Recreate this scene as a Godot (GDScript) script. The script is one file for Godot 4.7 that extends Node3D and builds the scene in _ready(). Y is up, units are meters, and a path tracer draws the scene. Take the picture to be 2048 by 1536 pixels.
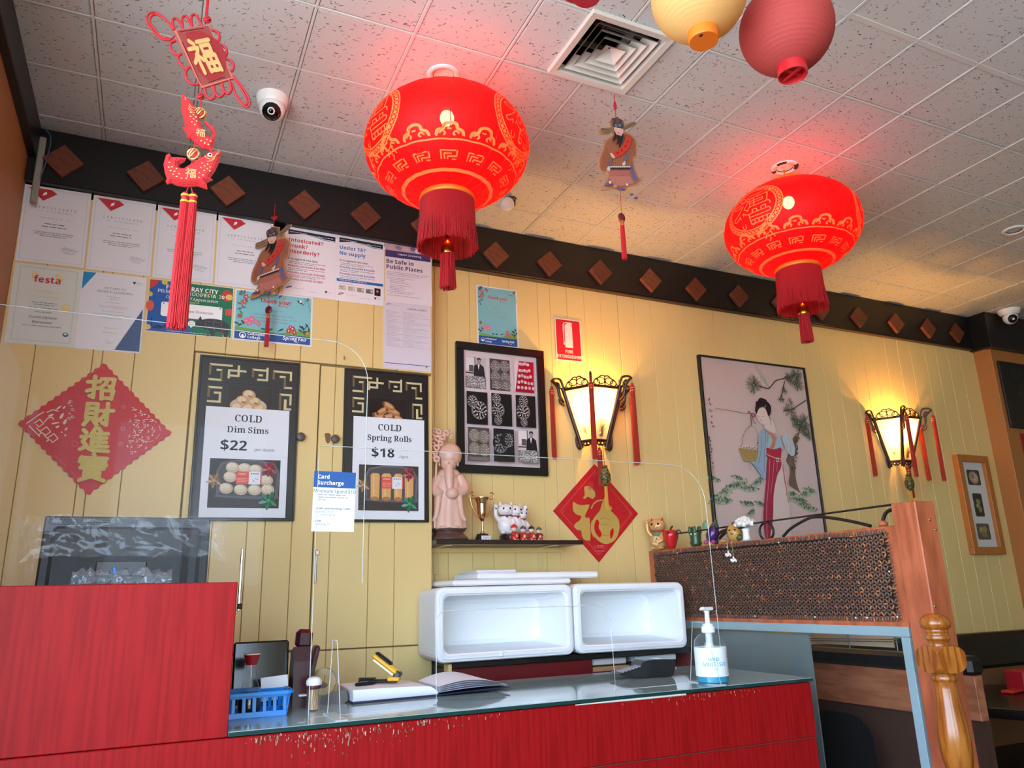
extends Node3D
# A take-away counter seen from a low seat: cream cupboard and boarded wall, red counter, lit lanterns, tiled ceiling.
const CEIL := 3.0        # ceiling height
const ZL := -0.1128      # face of the cupboard
const ZR := -0.2356      # face of the boarded wall
const TOP := 1.03        # counter top
var rng := RandomNumberGenerator.new()
var taken := {}
var fonts := {}
var caps := {}
var M := {}

# ---------------------------------------------------------------- shapes
class G:
	var v := PackedVector3Array()
	var n := PackedVector3Array()
	var c := PackedColorArray()
	var col := Color.WHITE
	var x := Transform3D()
	func tint(k: Color): col = k.srgb_to_linear(); return self
	func put(p: Vector3, q: Vector3): v.append(x * p); n.append((x.basis * q).normalized()); c.append(col)
	func tri(a: Vector3, b: Vector3, d: Vector3, na: Vector3, nb: Vector3, nd: Vector3):
		if (b - a).cross(d - a).dot(na + nb + nd) > 0.0:
			put(a, na); put(d, nd); put(b, nb)
		else:
			put(a, na); put(b, nb); put(d, nd)
	func flat(a: Vector3, b: Vector3, d: Vector3, out: Vector3):
		var k := (b - a).cross(d - a)
		if k.length_squared() < 1e-18: return
		k = k.normalized()
		if k.dot(out) < 0.0: k = -k
		tri(a, b, d, k, k, k)
	func quad(a: Vector3, b: Vector3, d: Vector3, e: Vector3, out: Vector3): flat(a, b, d, out); flat(a, d, e, out)
	func box(p: Vector3, s: Vector3, bev := 0.0, turn := Basis()):
		var h := s / 2.0
		bev = minf(bev, minf(h.x, minf(h.y, h.z)) * 0.98)
		if bev <= 0.0:
			for k in 3:
				for sg in [-1.0, 1.0]:
					var u := Vector3(); u[k] = sg
					var a := Vector3(); a[(k + 1) % 3] = 1.0
					var b := Vector3(); b[(k + 2) % 3] = 1.0
					quad(p + turn * (h * (u - a - b)), p + turn * (h * (u + a - b)), p + turn * (h * (u + a + b)), p + turn * (h * (u - a + b)), turn * u)
			return
		var i := h - Vector3.ONE * bev
		for k in 3:
			var k1 := (k + 1) % 3
			var k2 := (k + 2) % 3
			for sg in [-1.0, 1.0]:
				var q := []
				for w in [[-1, -1], [1, -1], [1, 1], [-1, 1]]:
					var r := Vector3(); r[k] = h[k] * sg; r[k1] = i[k1] * w[0]; r[k2] = i[k2] * w[1]
					q.append(p + turn * r)
				var u := Vector3(); u[k] = sg
				quad(q[0], q[1], q[2], q[3], turn * u)
			for s1 in [-1.0, 1.0]:
				for s2 in [-1.0, 1.0]:
					var q := []
					for w in [[-1, 0], [1, 0], [1, 1], [-1, 1]]:
						var r := Vector3(); r[k] = i[k] * w[0]
						r[k1] = s1 * (h[k1] if w[1] == 0 else i[k1]); r[k2] = s2 * (i[k2] if w[1] == 0 else h[k2])
						q.append(p + turn * r)
					var u := Vector3(); u[k1] = s1; u[k2] = s2
					quad(q[0], q[1], q[2], q[3], turn * u)
		for a in [-1.0, 1.0]:
			for b in [-1.0, 1.0]:
				for d in [-1.0, 1.0]:
					var s3 := Vector3(a, b, d)
					flat(p + turn * (s3 * Vector3(h.x, i.y, i.z)), p + turn * (s3 * Vector3(i.x, h.y, i.z)), p + turn * (s3 * Vector3(i.x, i.y, h.z)), turn * s3)
	func tube(pts: Array, r, sides := 8, closed := false, caps := true):
		var m := pts.size()
		var rings := []
		var side := Vector3.ZERO
		for k in m:
			var a: Vector3 = pts[(k - 1 + m) % m] if closed or k > 0 else pts[k]
			var b: Vector3 = pts[(k + 1) % m] if closed or k < m - 1 else pts[k]
			var t := (b - a).normalized()
			if side == Vector3.ZERO: side = t.cross(Vector3.UP if absf(t.y) < 0.9 else Vector3.RIGHT)
			side = (side - t * side.dot(t)).normalized()
			var up := side.cross(t)
			var rad: float = r[k] if r is Array else r
			var ring := []
			for j in sides:
				var d := side * cos(TAU * j / sides) + up * sin(TAU * j / sides)
				ring.append([pts[k] + d * rad, d])
			rings.append(ring)
		for k in (m if closed else m - 1):
			for j in sides:
				var a = rings[k][j]; var b = rings[k][(j + 1) % sides]; var d = rings[(k + 1) % m][(j + 1) % sides]; var e = rings[(k + 1) % m][j]
				tri(a[0], b[0], d[0], a[1], b[1], d[1]); tri(a[0], d[0], e[0], a[1], d[1], e[1])
		if caps and not closed:
			for k in [0, m - 1]:
				var out: Vector3 = pts[0] - pts[1] if k == 0 else pts[m - 1] - pts[m - 2]
				for j in sides: flat(pts[k], rings[k][j][0], rings[k][(j + 1) % sides][0], out)
	func lathe(prof: Array, segs := 24, at := Vector3.ZERO, lobes := 0, depth := 0.0, a0 := 0.0, a1 := TAU):
		# prof: Vector2(radius, height), from bottom to top; a point given twice makes an edge
		var m := prof.size()
		var ns := []
		for k in m:
			var a: Vector2 = prof[k - 1] if k > 0 and prof[k - 1] != prof[k] else prof[k]
			var b: Vector2 = prof[k + 1] if k < m - 1 and prof[k + 1] != prof[k] else prof[k]
			var t := (b - a).normalized()
			ns.append(Vector2(t.y, -t.x))
		for j in segs:
			var p0 := a0 + (a1 - a0) * j / segs
			var p1 := a0 + (a1 - a0) * (j + 1) / segs
			var f0 := 1.0 - depth * pow(absf(cos(p0 * lobes / 2.0)), 6.0) if lobes else 1.0
			var f1 := 1.0 - depth * pow(absf(cos(p1 * lobes / 2.0)), 6.0) if lobes else 1.0
			var d0 := Vector3(cos(p0), 0, sin(p0)); var d1 := Vector3(cos(p1), 0, sin(p1))
			for k in m - 1:
				var A: Vector2 = prof[k]; var B: Vector2 = prof[k + 1]
				if A == B: continue
				var a := at + d0 * A.x * f0 + Vector3.UP * A.y; var b := at + d1 * A.x * f1 + Vector3.UP * A.y
				var e := at + d1 * B.x * f1 + Vector3.UP * B.y; var g := at + d0 * B.x * f0 + Vector3.UP * B.y
				var na: Vector2 = ns[k]; var nb: Vector2 = ns[k + 1]
				var n0 := d0 * na.x + Vector3.UP * na.y; var n1 := d1 * na.x + Vector3.UP * na.y
				var n2 := d1 * nb.x + Vector3.UP * nb.y; var n3 := d0 * nb.x + Vector3.UP * nb.y
				if A.x > 0.0: tri(a, b, e, n0, n1, n2)
				if B.x > 0.0: tri(a, e, g, n0, n2, n3)
	func ball(p: Vector3, r: Vector3, segs := 14, turn := Basis()):
		var rows := maxi(4, segs / 2)
		for i in rows:
			for j in segs:
				var q := []
				for w in [[0, 0], [0, 1], [1, 1], [1, 0]]:
					var th: float = PI * (i + w[0]) / rows; var ph: float = TAU * (j + w[1]) / segs
					q.append(Vector3(sin(th) * cos(ph), cos(th), sin(th) * sin(ph)))
				var pp := q.map(func(d): return p + turn * (d * r))
				var nn := q.map(func(d): return (turn * (d / r)).normalized())
				if i > 0: tri(pp[0], pp[1], pp[2], nn[0], nn[1], nn[2])
				if i < rows - 1: tri(pp[0], pp[2], pp[3], nn[0], nn[2], nn[3])
	func prism(poly: PackedVector2Array, z0: float, z1: float, back := true, sides := true):
		var idx := Geometry2D.triangulate_polygon(poly)
		for k in range(0, idx.size(), 3):
			var a := poly[idx[k]]; var b := poly[idx[k + 1]]; var d := poly[idx[k + 2]]
			flat(Vector3(a.x, a.y, z1), Vector3(b.x, b.y, z1), Vector3(d.x, d.y, z1), Vector3.BACK)
			if back: flat(Vector3(a.x, a.y, z0), Vector3(b.x, b.y, z0), Vector3(d.x, d.y, z0), Vector3.FORWARD)
		if sides:
			var sg := -1.0 if Geometry2D.is_polygon_clockwise(poly) else 1.0
			for k in poly.size():
				var a := poly[k]; var b := poly[(k + 1) % poly.size()]
				var o := Vector3(b.y - a.y, a.x - b.x, 0) * sg
				quad(Vector3(a.x, a.y, z0), Vector3(b.x, b.y, z0), Vector3(b.x, b.y, z1), Vector3(a.x, a.y, z1), o)
	func surf(f: Callable, nu: int, nv: int, flip := 1.0):
		var P := []
		for i in nu + 1:
			var row := []
			for j in nv + 1: row.append(f.call(float(i) / nu, float(j) / nv))
			P.append(row)
		var N := []
		for i in nu + 1:
			var row := []
			for j in nv + 1:
				var du: Vector3 = P[mini(i + 1, nu)][j] - P[maxi(i - 1, 0)][j]
				var dv: Vector3 = P[i][mini(j + 1, nv)] - P[i][maxi(j - 1, 0)]
				row.append(du.cross(dv).normalized() * flip)
			N.append(row)
		for i in nu:
			for j in nv:
				tri(P[i][j], P[i + 1][j], P[i + 1][j + 1], N[i][j], N[i + 1][j], N[i + 1][j + 1])
				tri(P[i][j], P[i + 1][j + 1], P[i][j + 1], N[i][j], N[i + 1][j + 1], N[i][j + 1])
	func mesh() -> ArrayMesh:
		var a := []
		a.resize(Mesh.ARRAY_MAX)
		a[Mesh.ARRAY_VERTEX] = v; a[Mesh.ARRAY_NORMAL] = n; a[Mesh.ARRAY_COLOR] = c
		var m := ArrayMesh.new()
		if v.size(): m.add_surface_from_arrays(Mesh.PRIMITIVE_TRIANGLES, a)
		return m

# flat print on a sheet: every shape lies a hair above the one before
class Ink extends G:
	var host
	var size := Vector2.ONE     # metres
	var grid := Vector2(210, 297)   # units, from the top left corner
	var z := 0.0
	var step := 0.00004
	func at(px: float, py: float) -> Vector2: return Vector2((px / grid.x - 0.5) * size.x, (0.5 - py / grid.y) * size.y)
	func lay(p: Vector2) -> Vector3: return Vector3(p.x, p.y, z)
	func shape(pts: PackedVector2Array):
		var q := PackedVector2Array()
		for p in pts: q.append(at(p.x, p.y))
		raw(q)
	func raw(q: PackedVector2Array):
		z += step
		var idx := Geometry2D.triangulate_polygon(q)
		for k in range(0, idx.size(), 3): flat(lay(q[idx[k]]), lay(q[idx[k + 1]]), lay(q[idx[k + 2]]), Vector3.BACK)
	func poly(k: Color, s: String): tint(k); shape(host.pts(s))
	func rect(k: Color, px: float, py: float, w: float, h: float): tint(k); shape(PackedVector2Array([Vector2(px, py), Vector2(px + w, py), Vector2(px + w, py + h), Vector2(px, py + h)]))
	func ell(k: Color, px: float, py: float, rx: float, ry: float, turn := 0.0, sides := 20):
		tint(k)
		var q := PackedVector2Array()
		for j in sides: q.append(Vector2(px, py) + Vector2(cos(TAU * j / sides) * rx, sin(TAU * j / sides) * ry).rotated(turn))
		shape(q)
	func line(k: Color, s, w: float):
		tint(k)
		var p: PackedVector2Array = host.pts(s) if s is String else s
		for q in host.stroke(p, w):
			shape(q)
	func frame(k: Color, px: float, py: float, w: float, h: float, t: float):
		rect(k, px, py, w, t); rect(k, px, py + h - t, w, t); rect(k, px, py, t, h); rect(k, px + w - t, py, t, h)
	func text(k: Color, s: String, px: float, py: float, cap: float, font := "sans", align := 0, wide := 1.0, slant := 0.0, turn := 0.0):
		# px, py: the anchor on the baseline; cap: height of a capital, in grid units
		tint(k); z += step
		var t = host.letters(s, font)
		var unit := cap / grid.y * size.y
		var w: float = t[2] * unit * wide
		var o := at(px, py)
		var shift := -w / 2.0 if align == 0 else (0.0 if align < 0 else -w)
		for j in range(0, t[1].size(), 3):
			var q := []
			for e in 3:
				var a: Vector3 = t[0][t[1][j + e]]
				q.append(lay(o + Vector2(shift + (a.x * wide + a.y * slant) * unit, a.y * unit).rotated(-turn)))
			flat(q[0], q[1], q[2], Vector3.BACK)
	func spaced(k: Color, s: String, px: float, py: float, cap: float, pitch: float, font := "sans"):
		var x0 := px - pitch * (s.length() - 1) / 2.0
		for j in s.length():
			if s[j] != " ": text(k, s[j], x0 + pitch * j, py, cap, font)
	func small(k: Color, px: float, py: float, w: float, h: float, r: RandomNumberGenerator):
		# a line of print too small to read: word-long dashes
		tint(k.lerp(Color(0.9, 0.9, 0.92), 0.4)); z += step * 0.2
		var a := px
		while a < px + w - h:
			var l := minf(r.randf_range(1.6, 5.0) * h, px + w - a)
			var q := PackedVector2Array([at(a, py), at(a + l, py), at(a + l, py + h * 0.62), at(a, py + h * 0.62)])
			quad(lay(q[0]), lay(q[1]), lay(q[2]), lay(q[3]), Vector3.BACK)
			a += l + h * 0.7

# ---------------------------------------------------------------- small helpers
func pts(s: String) -> PackedVector2Array:
	var out := PackedVector2Array()
	for a in s.split(" ", false):
		var b := a.split(",")
		out.append(Vector2(b[0].to_float(), b[1].to_float()))
	return out
func stroke(p: PackedVector2Array, w: float) -> Array:
	var q := PackedVector2Array()
	for a in p: q.append(a * 100.0)
	var out := []
	for r in Geometry2D.offset_polyline(q, w * 50.0, Geometry2D.JOIN_ROUND, Geometry2D.END_ROUND):
		if Geometry2D.is_polygon_clockwise(r): continue
		var o := PackedVector2Array()
		var last := Vector2(1e9, 1e9)
		for a in r:
			if (a - last).length() > w * 6.0: o.append(a / 100.0); last = a
		if o.size() > 2: out.append(o)
	return out
func font(kind: String) -> SystemFont:
	if not fonts.has(kind):
		var f := SystemFont.new()
		f.font_names = PackedStringArray(["Droid Serif" if kind.begins_with("serif") else "Droid Sans Mono" if kind == "mono" else "Droid Sans"])
		f.font_weight = 700 if kind.ends_with("bold") else 400
		fonts[kind] = f
	return fonts[kind]
func letters(s: String, kind: String) -> Array:
	var key := kind + "|" + s
	if caps.has(key): return caps[key]
	var t := TextMesh.new()
	t.font = font(kind); t.font_size = 32; t.pixel_size = 1.0 / 32; t.depth = 0.0; t.curve_step = 4.0
	t.horizontal_alignment = HORIZONTAL_ALIGNMENT_LEFT
	if not caps.has(kind):
		t.text = "H"
		var b := t.get_aabb()
		caps[kind] = Vector2(b.position.y, b.size.y)
	t.text = s
	var a := t.get_mesh_arrays()
	var base: Vector2 = caps[kind]
	var p := PackedVector3Array()
	var lo := 1e9
	var hi := -1e9
	for q in a[Mesh.ARRAY_VERTEX]:
		var e: Vector3 = (q - Vector3(0, base.x, 0)) / base.y
		p.append(e); lo = minf(lo, e.x); hi = maxf(hi, e.x)
	for k in p.size(): p[k].x -= lo
	var idx = a[Mesh.ARRAY_INDEX]
	if idx == null or idx.size() == 0: idx = PackedInt32Array(range(p.size()))
	caps[key] = [p, idx, hi - lo]
	return caps[key]
func c8(r: int, g: int, b: int) -> Color: return Color8(r, g, b)
func mat(k: Color, rough := 0.6, metal := 0.0, more := {}) -> StandardMaterial3D:
	var m := StandardMaterial3D.new()
	m.albedo_color = k; m.roughness = rough; m.metallic = metal
	for e in more: m.set(e, more[e])
	return m
func noise_tex(seed_: int, freq: float, dark: Color, light: Color, w := 256, h := 256, lo := 0.25, hi := 0.75) -> NoiseTexture2D:
	var f := FastNoiseLite.new()
	f.seed = seed_; f.frequency = freq; f.noise_type = FastNoiseLite.TYPE_PERLIN; f.fractal_octaves = 4
	var t := NoiseTexture2D.new()
	t.width = w; t.height = h; t.seamless = true; t.noise = f
	var g := Gradient.new()
	g.offsets = PackedFloat32Array([lo, hi]); g.colors = PackedColorArray([dark, light])
	t.color_ramp = g
	return t
func numbered(called: String) -> String:
	var k: int = taken.get(called, -1) + 1
	taken[called] = k
	return called if k == 0 else "%s_%03d" % [called, k]
func put_in(o: Node, called: String, parent: Node):
	o.name = called if parent != self else numbered(called)
	if parent != self:
		var k := 0
		while parent.has_node(NodePath(o.name)):
			k += 1
			o.name = "%s_%03d" % [called, k]
	parent.add_child(o, true)
func tag(o: Node, label: String, category: String, group := ""):
	o.set_meta("label", label); o.set_meta("category", category)
	if group: o.set_meta("group", group)
func thing(called: String, label: String, category: String, at := Vector3.ZERO, turn := Basis(), group := "") -> Node3D:
	var o := Node3D.new()
	put_in(o, called, self)
	o.transform = Transform3D(turn, at)
	tag(o, label, category, group)
	return o
func part(called: String, g, m: Material, parent: Node = self, at := Vector3.ZERO, turn := Basis()) -> MeshInstance3D:
	var o := MeshInstance3D.new()
	o.mesh = g.mesh() if g is G else g
	o.material_override = m
	put_in(o, called, parent)
	o.transform = Transform3D(turn, at)
	return o
func struct(called: String, g, m: Material, at := Vector3.ZERO) -> MeshInstance3D:
	var o := part(called, g, m, self, at)
	o.set_meta("kind", "structure")
	return o
func bx(p: Vector3, s: Vector3, bev := 0.0, turn := Basis()) -> G:
	var g := G.new()
	g.box(p, s, bev, turn)
	return g
func wg(p: Vector3) -> G:      # geometry given in room coordinates for a thing that stands at p
	var g := G.new()
	g.x = Transform3D(Basis(), -p)
	return g
func loop_rect(w: float, h: float, r: float, z: float, n := 4) -> Array:
	var out := []
	for k in 4:
		var c := Vector2(w / 2 - r, h / 2 - r) * Vector2([1, -1, -1, 1][k], [1, 1, -1, -1][k])
		for j in n + 1: out.append(Vector3(c.x + cos(PI / 2 * (k + float(j) / n)) * r, c.y + sin(PI / 2 * (k + float(j) / n)) * r, z))
	return out
func band(g: G, a: Array, b: Array, out: float, face := Vector3.ZERO):
	# strip between two loops; faces away from (out 1) or towards (out -1) the loops' axis, or along `face`
	var mid := Vector3.ZERO
	for p in a: mid += p / a.size()
	for k in a.size():
		var k1 := (k + 1) % a.size()
		var m: Vector3 = (a[k] + a[k1] + b[k] + b[k1]) / 4.0 - mid
		m.z = 0
		g.quad(a[k], a[k1], b[k1], b[k], face if face != Vector3.ZERO else m * out)
func fill(g: G, a: Array, face: Vector3):
	var q := PackedVector2Array()
	for p in a: q.append(Vector2(p.x, p.y))
	var idx := Geometry2D.triangulate_polygon(q)
	for k in range(0, idx.size(), 3): g.flat(a[idx[k]], a[idx[k + 1]], a[idx[k + 2]], face)
func span(x0: float, x1: float, y0: float, y1: float, z0: float, z1: float, bev := 0.0) -> G:
	return bx(Vector3(x0 + x1, y0 + y1, z0 + z1) / 2.0, Vector3(x1 - x0, y1 - y0, z1 - z0), bev)
func ink(w: float, h: float, gx: float, gy: float, z := 0.0004) -> Ink:
	var k := Ink.new()
	k.host = self; k.size = Vector2(w, h); k.grid = Vector2(gx, gy); k.z = z
	return k
func rz(deg: float) -> Basis: return Basis(Vector3.BACK, deg_to_rad(deg))
func rx(deg: float) -> Basis: return Basis(Vector3.RIGHT, deg_to_rad(deg))
func ry(deg: float) -> Basis: return Basis(Vector3.UP, deg_to_rad(deg))
func smooth_pts(a: Array, per := 6, closed := false) -> Array:
	var out := []
	var m := a.size()
	for k in (m if closed else m - 1):
		var p0 = a[(k - 1 + m) % m] if closed or k > 0 else a[k]
		var p1 = a[k]
		var p2 = a[(k + 1) % m]
		var p3 = a[(k + 2) % m] if closed or k < m - 2 else a[(k + 1) % m]
		for j in per:
			var t := float(j) / per
			out.append(p1.cubic_interpolate(p2, p0, p3, t))
	if not closed: out.append(a[m - 1])
	return out
func curve2(s: String, per := 6, closed := true) -> PackedVector2Array:
	return PackedVector2Array(smooth_pts(Array(pts(s)), per, closed))
# brush characters on a 100 x 100 field, y down; strokes parted by |
const GLYPH := {
	"fu": "20,6 32,16|6,28 40,27 26,48 6,66|24,46 24,96|30,50 42,62|46,12 95,10|54,24 55,43|54,24 88,23 86,43|55,42 86,42|50,53 51,95|50,53 93,52 92,95|51,73 92,73|71,53 71,94|51,93 92,93",
	"zhao": "6,30 44,26|27,6 28,90 16,84|6,66 44,50|50,14 92,12 88,46 78,42|70,14 64,34 46,52|54,60 56,94|54,60 92,58 88,92|56,90 88,89",
	"cai": "12,10 12,68|12,10 44,9 43,68|12,28 43,28|12,47 43,46|12,67 43,66|20,70 6,94|34,70 48,92|50,36 97,32|78,6 79,90 66,82|76,38 66,60 50,76",
	"jin": "48,4 34,36|41,26 41,76|58,4 66,16|42,26 90,24|42,42 86,41|42,58 86,57|42,75 92,74|64,26 64,74|10,14 20,24|6,40 22,38 12,58 24,72 14,84|6,88 22,78 44,90 96,92",
	"bao": "50,0 54,11|13,14 8,30|11,16 93,15 84,28|16,30 45,29|18,41 43,40|13,53 47,51|30,30 30,52|58,24 53,33|56,32 90,31|51,43 93,42|73,28 73,55|59,45 59,55 87,55 88,46|28,61 28,87|28,61 74,60 74,87|28,69 74,69|28,78 74,77|28,87 74,86|40,89 14,100|60,89 90,100",
}
func glyph(name_: String) -> Array:
	var out := []
	for s in GLYPH[name_].split("|"): out.append(pts(s))
	return out
# raised character: strokes as flat-topped bars
func raise(g: G, name_: String, at: Vector2, size: float, w: float, z0: float, z1: float, sx := 1.0):
	var k := 0
	for s in glyph(name_):
		for q in stroke(s, w):
			var o := PackedVector2Array()
			for p in q: o.append(at + Vector2((p.x / 100.0 - 0.5) * size * sx, (0.5 - p.y / 100.0) * size))
			g.prism(o, z0, z1 + 0.00005 * k)
		k += 1
# a tassel: cap and hanging threads as fine tubes, from the top at p downwards
func threads(p: Vector3, r: float, length: float, count: int, seed_: int, flare := 1.0, thick := 0.0011) -> G:
	var g := G.new()
	var q := RandomNumberGenerator.new()
	q.seed = seed_
	for k in count:
		var a := TAU * k * 0.618
		var d := r * sqrt((k + 0.5) / count)
		var o := Vector3(cos(a), 0, sin(a)) * d
		var e := o * flare + Vector3(q.randf_range(-1, 1), 0, q.randf_range(-1, 1)) * r * 0.12
		var l := length * q.randf_range(0.955, 1.0)
		g.tube([p + o, p + o.lerp(e, 0.6) + Vector3.DOWN * l * 0.5, p + e + Vector3.DOWN * l], thick, 4, false, true)
	return g

func _ready():
	rng.seed = 7
	# ---- camera, sky, exposure
	var cam = Camera3D.new()
	cam.name = "camera"
	cam.fov = 53.4563
	cam.near = 0.05
	cam.transform = Transform3D(Basis(Vector3(0.9081511, -0.0269721, 0.4177728), Vector3(-0.0877303, 0.9635032, 0.2529128), Vector3(-0.409347, -0.2663344, 0.8726403)).orthonormalized(), Vector3(0.5995, 1.3119, 2.8245))
	add_child(cam)
	cam.current = true
	var env = Environment.new()
	env.background_mode = Environment.BG_SKY
	var skm = ProceduralSkyMaterial.new()
	skm.sky_top_color = Color(0.72, 0.85, 1.0); skm.sky_horizon_color = Color(0.84, 0.93, 1.0)
	skm.ground_horizon_color = Color(0.84, 0.88, 0.9); skm.ground_bottom_color = Color(0.8, 0.83, 0.85)
	skm.energy_multiplier = 8.0
	var sky = Sky.new()
	sky.sky_material = skm
	env.sky = sky
	env.tonemap_mode = Environment.TONE_MAPPER_LINEAR
	env.tonemap_exposure = 1.3
	env.sdfgi_enabled = true; env.ssao_enabled = true; env.ssil_enabled = true
	var we = WorldEnvironment.new()
	we.name = "surroundings"
	we.environment = env
	add_child(we)
	materials()
	room()
	ceiling()
	cupboard()
	counter()
	back_counter()
	partition()
	seating()
	papers()
	posters()
	wall_pictures()
	sconces()
	lanterns()
	hangings()
	ceiling_fittings()
	counter_things()
	shelf_things()
	partition_things()

func materials():
	M.cream = mat(c8(228, 200, 134), 0.42)
	M.cream_dark = mat(c8(222, 198, 138), 0.45)
	M.joint = mat(c8(150, 126, 84), 0.9)
	M.orange = mat(c8(172, 112, 60), 0.55)
	M.black = mat(c8(16, 15, 16), 0.38)
	M.tile_back = mat(c8(70, 66, 62), 0.9)
	M.grid = mat(c8(214, 212, 206), 0.5)
	M.ink = mat(Color.WHITE, 0.55, 0.0, {"vertex_color_use_as_albedo": true})
	M.ink_gloss = mat(Color.WHITE, 0.18, 0.0, {"vertex_color_use_as_albedo": true})
	M.paper = mat(c8(232, 233, 238), 0.6)
	M.laminate_paper = mat(c8(232, 232, 236), 0.2)
	M.card = mat(c8(60, 40, 30), 0.7)
	M.gold = mat(c8(214, 168, 84), 0.3, 0.8)
	M.gilt = mat(c8(226, 196, 110), 0.35, 0.55)
	M.red_thread = mat(c8(196, 22, 30), 0.55, 0.0, {"rim_enabled": true, "rim": 0.5, "rim_tint": 0.6})
	M.red_cord = mat(c8(178, 20, 34), 0.6, 0.0, {"rim_enabled": true, "rim": 0.4, "rim_tint": 0.6})
	M.brown_wood = mat(c8(124, 68, 42), 0.5, 0.0, {"albedo_texture": noise_tex(3, 0.02, c8(190, 180, 170), Color.WHITE), "uv1_triplanar": true, "uv1_scale": Vector3(18, 3, 18)})
	M.dark_wood = mat(c8(44, 24, 20), 0.3)
	M.terracotta = mat(c8(192, 104, 66), 0.45, 0.0, {"albedo_texture": noise_tex(4, 0.015, c8(215, 205, 200), Color.WHITE), "uv1_triplanar": true, "uv1_scale": Vector3(6, 1.2, 6)})
	M.pine = mat(c8(176, 108, 40), 0.25, 0.0, {"albedo_texture": noise_tex(5, 0.02, c8(205, 170, 140), Color.WHITE, 256, 256, 0.3, 0.65), "uv1_triplanar": true, "uv1_scale": Vector3(14, 1.4, 14), "clearcoat_enabled": true, "clearcoat": 0.6, "clearcoat_roughness": 0.15})
	M.red_laminate = mat(c8(158, 18, 20), 0.45, 0.0, {"metallic_specular": 0.3, "albedo_texture": noise_tex(6, 0.03, c8(228, 206, 206), Color.WHITE, 512, 512, 0.25, 0.65), "uv1_triplanar": true, "uv1_scale": Vector3(7.0, 0.3, 7.0)})
	M.maroon = mat(c8(104, 22, 26), 0.4)
	M.white_plastic = mat(c8(236, 236, 234), 0.3)
	M.foam = mat(c8(238, 241, 244), 0.7, 0.0, {"subsurf_scatter_enabled": false})
	M.black_plastic = mat(c8(16, 16, 18), 0.4, 0.0, {"metallic_specular": 0.35})
	M.acrylic = mat(Color(0.7, 0.75, 0.75, 0.004), 0.02, 0.0, {"transparency": BaseMaterial3D.TRANSPARENCY_ALPHA, "metallic_specular": 0.12})
	M.acrylic_edge = mat(c8(226, 232, 232), 0.15, 0.0, {"transparency": BaseMaterial3D.TRANSPARENCY_ALPHA, "albedo_color": Color(0.9, 0.93, 0.93, 0.55)})
	M.glass_green = mat(c8(18, 58, 56), 0.08)
	M.film = mat(Color(0.9, 0.95, 1, 0.035), 0.14, 0.0, {"transparency": BaseMaterial3D.TRANSPARENCY_ALPHA, "metallic_specular": 0.4})
	M.chrome = mat(c8(200, 200, 200), 0.2, 1.0)
	M.ivory = mat(c8(214, 190, 172), 0.4)

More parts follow.
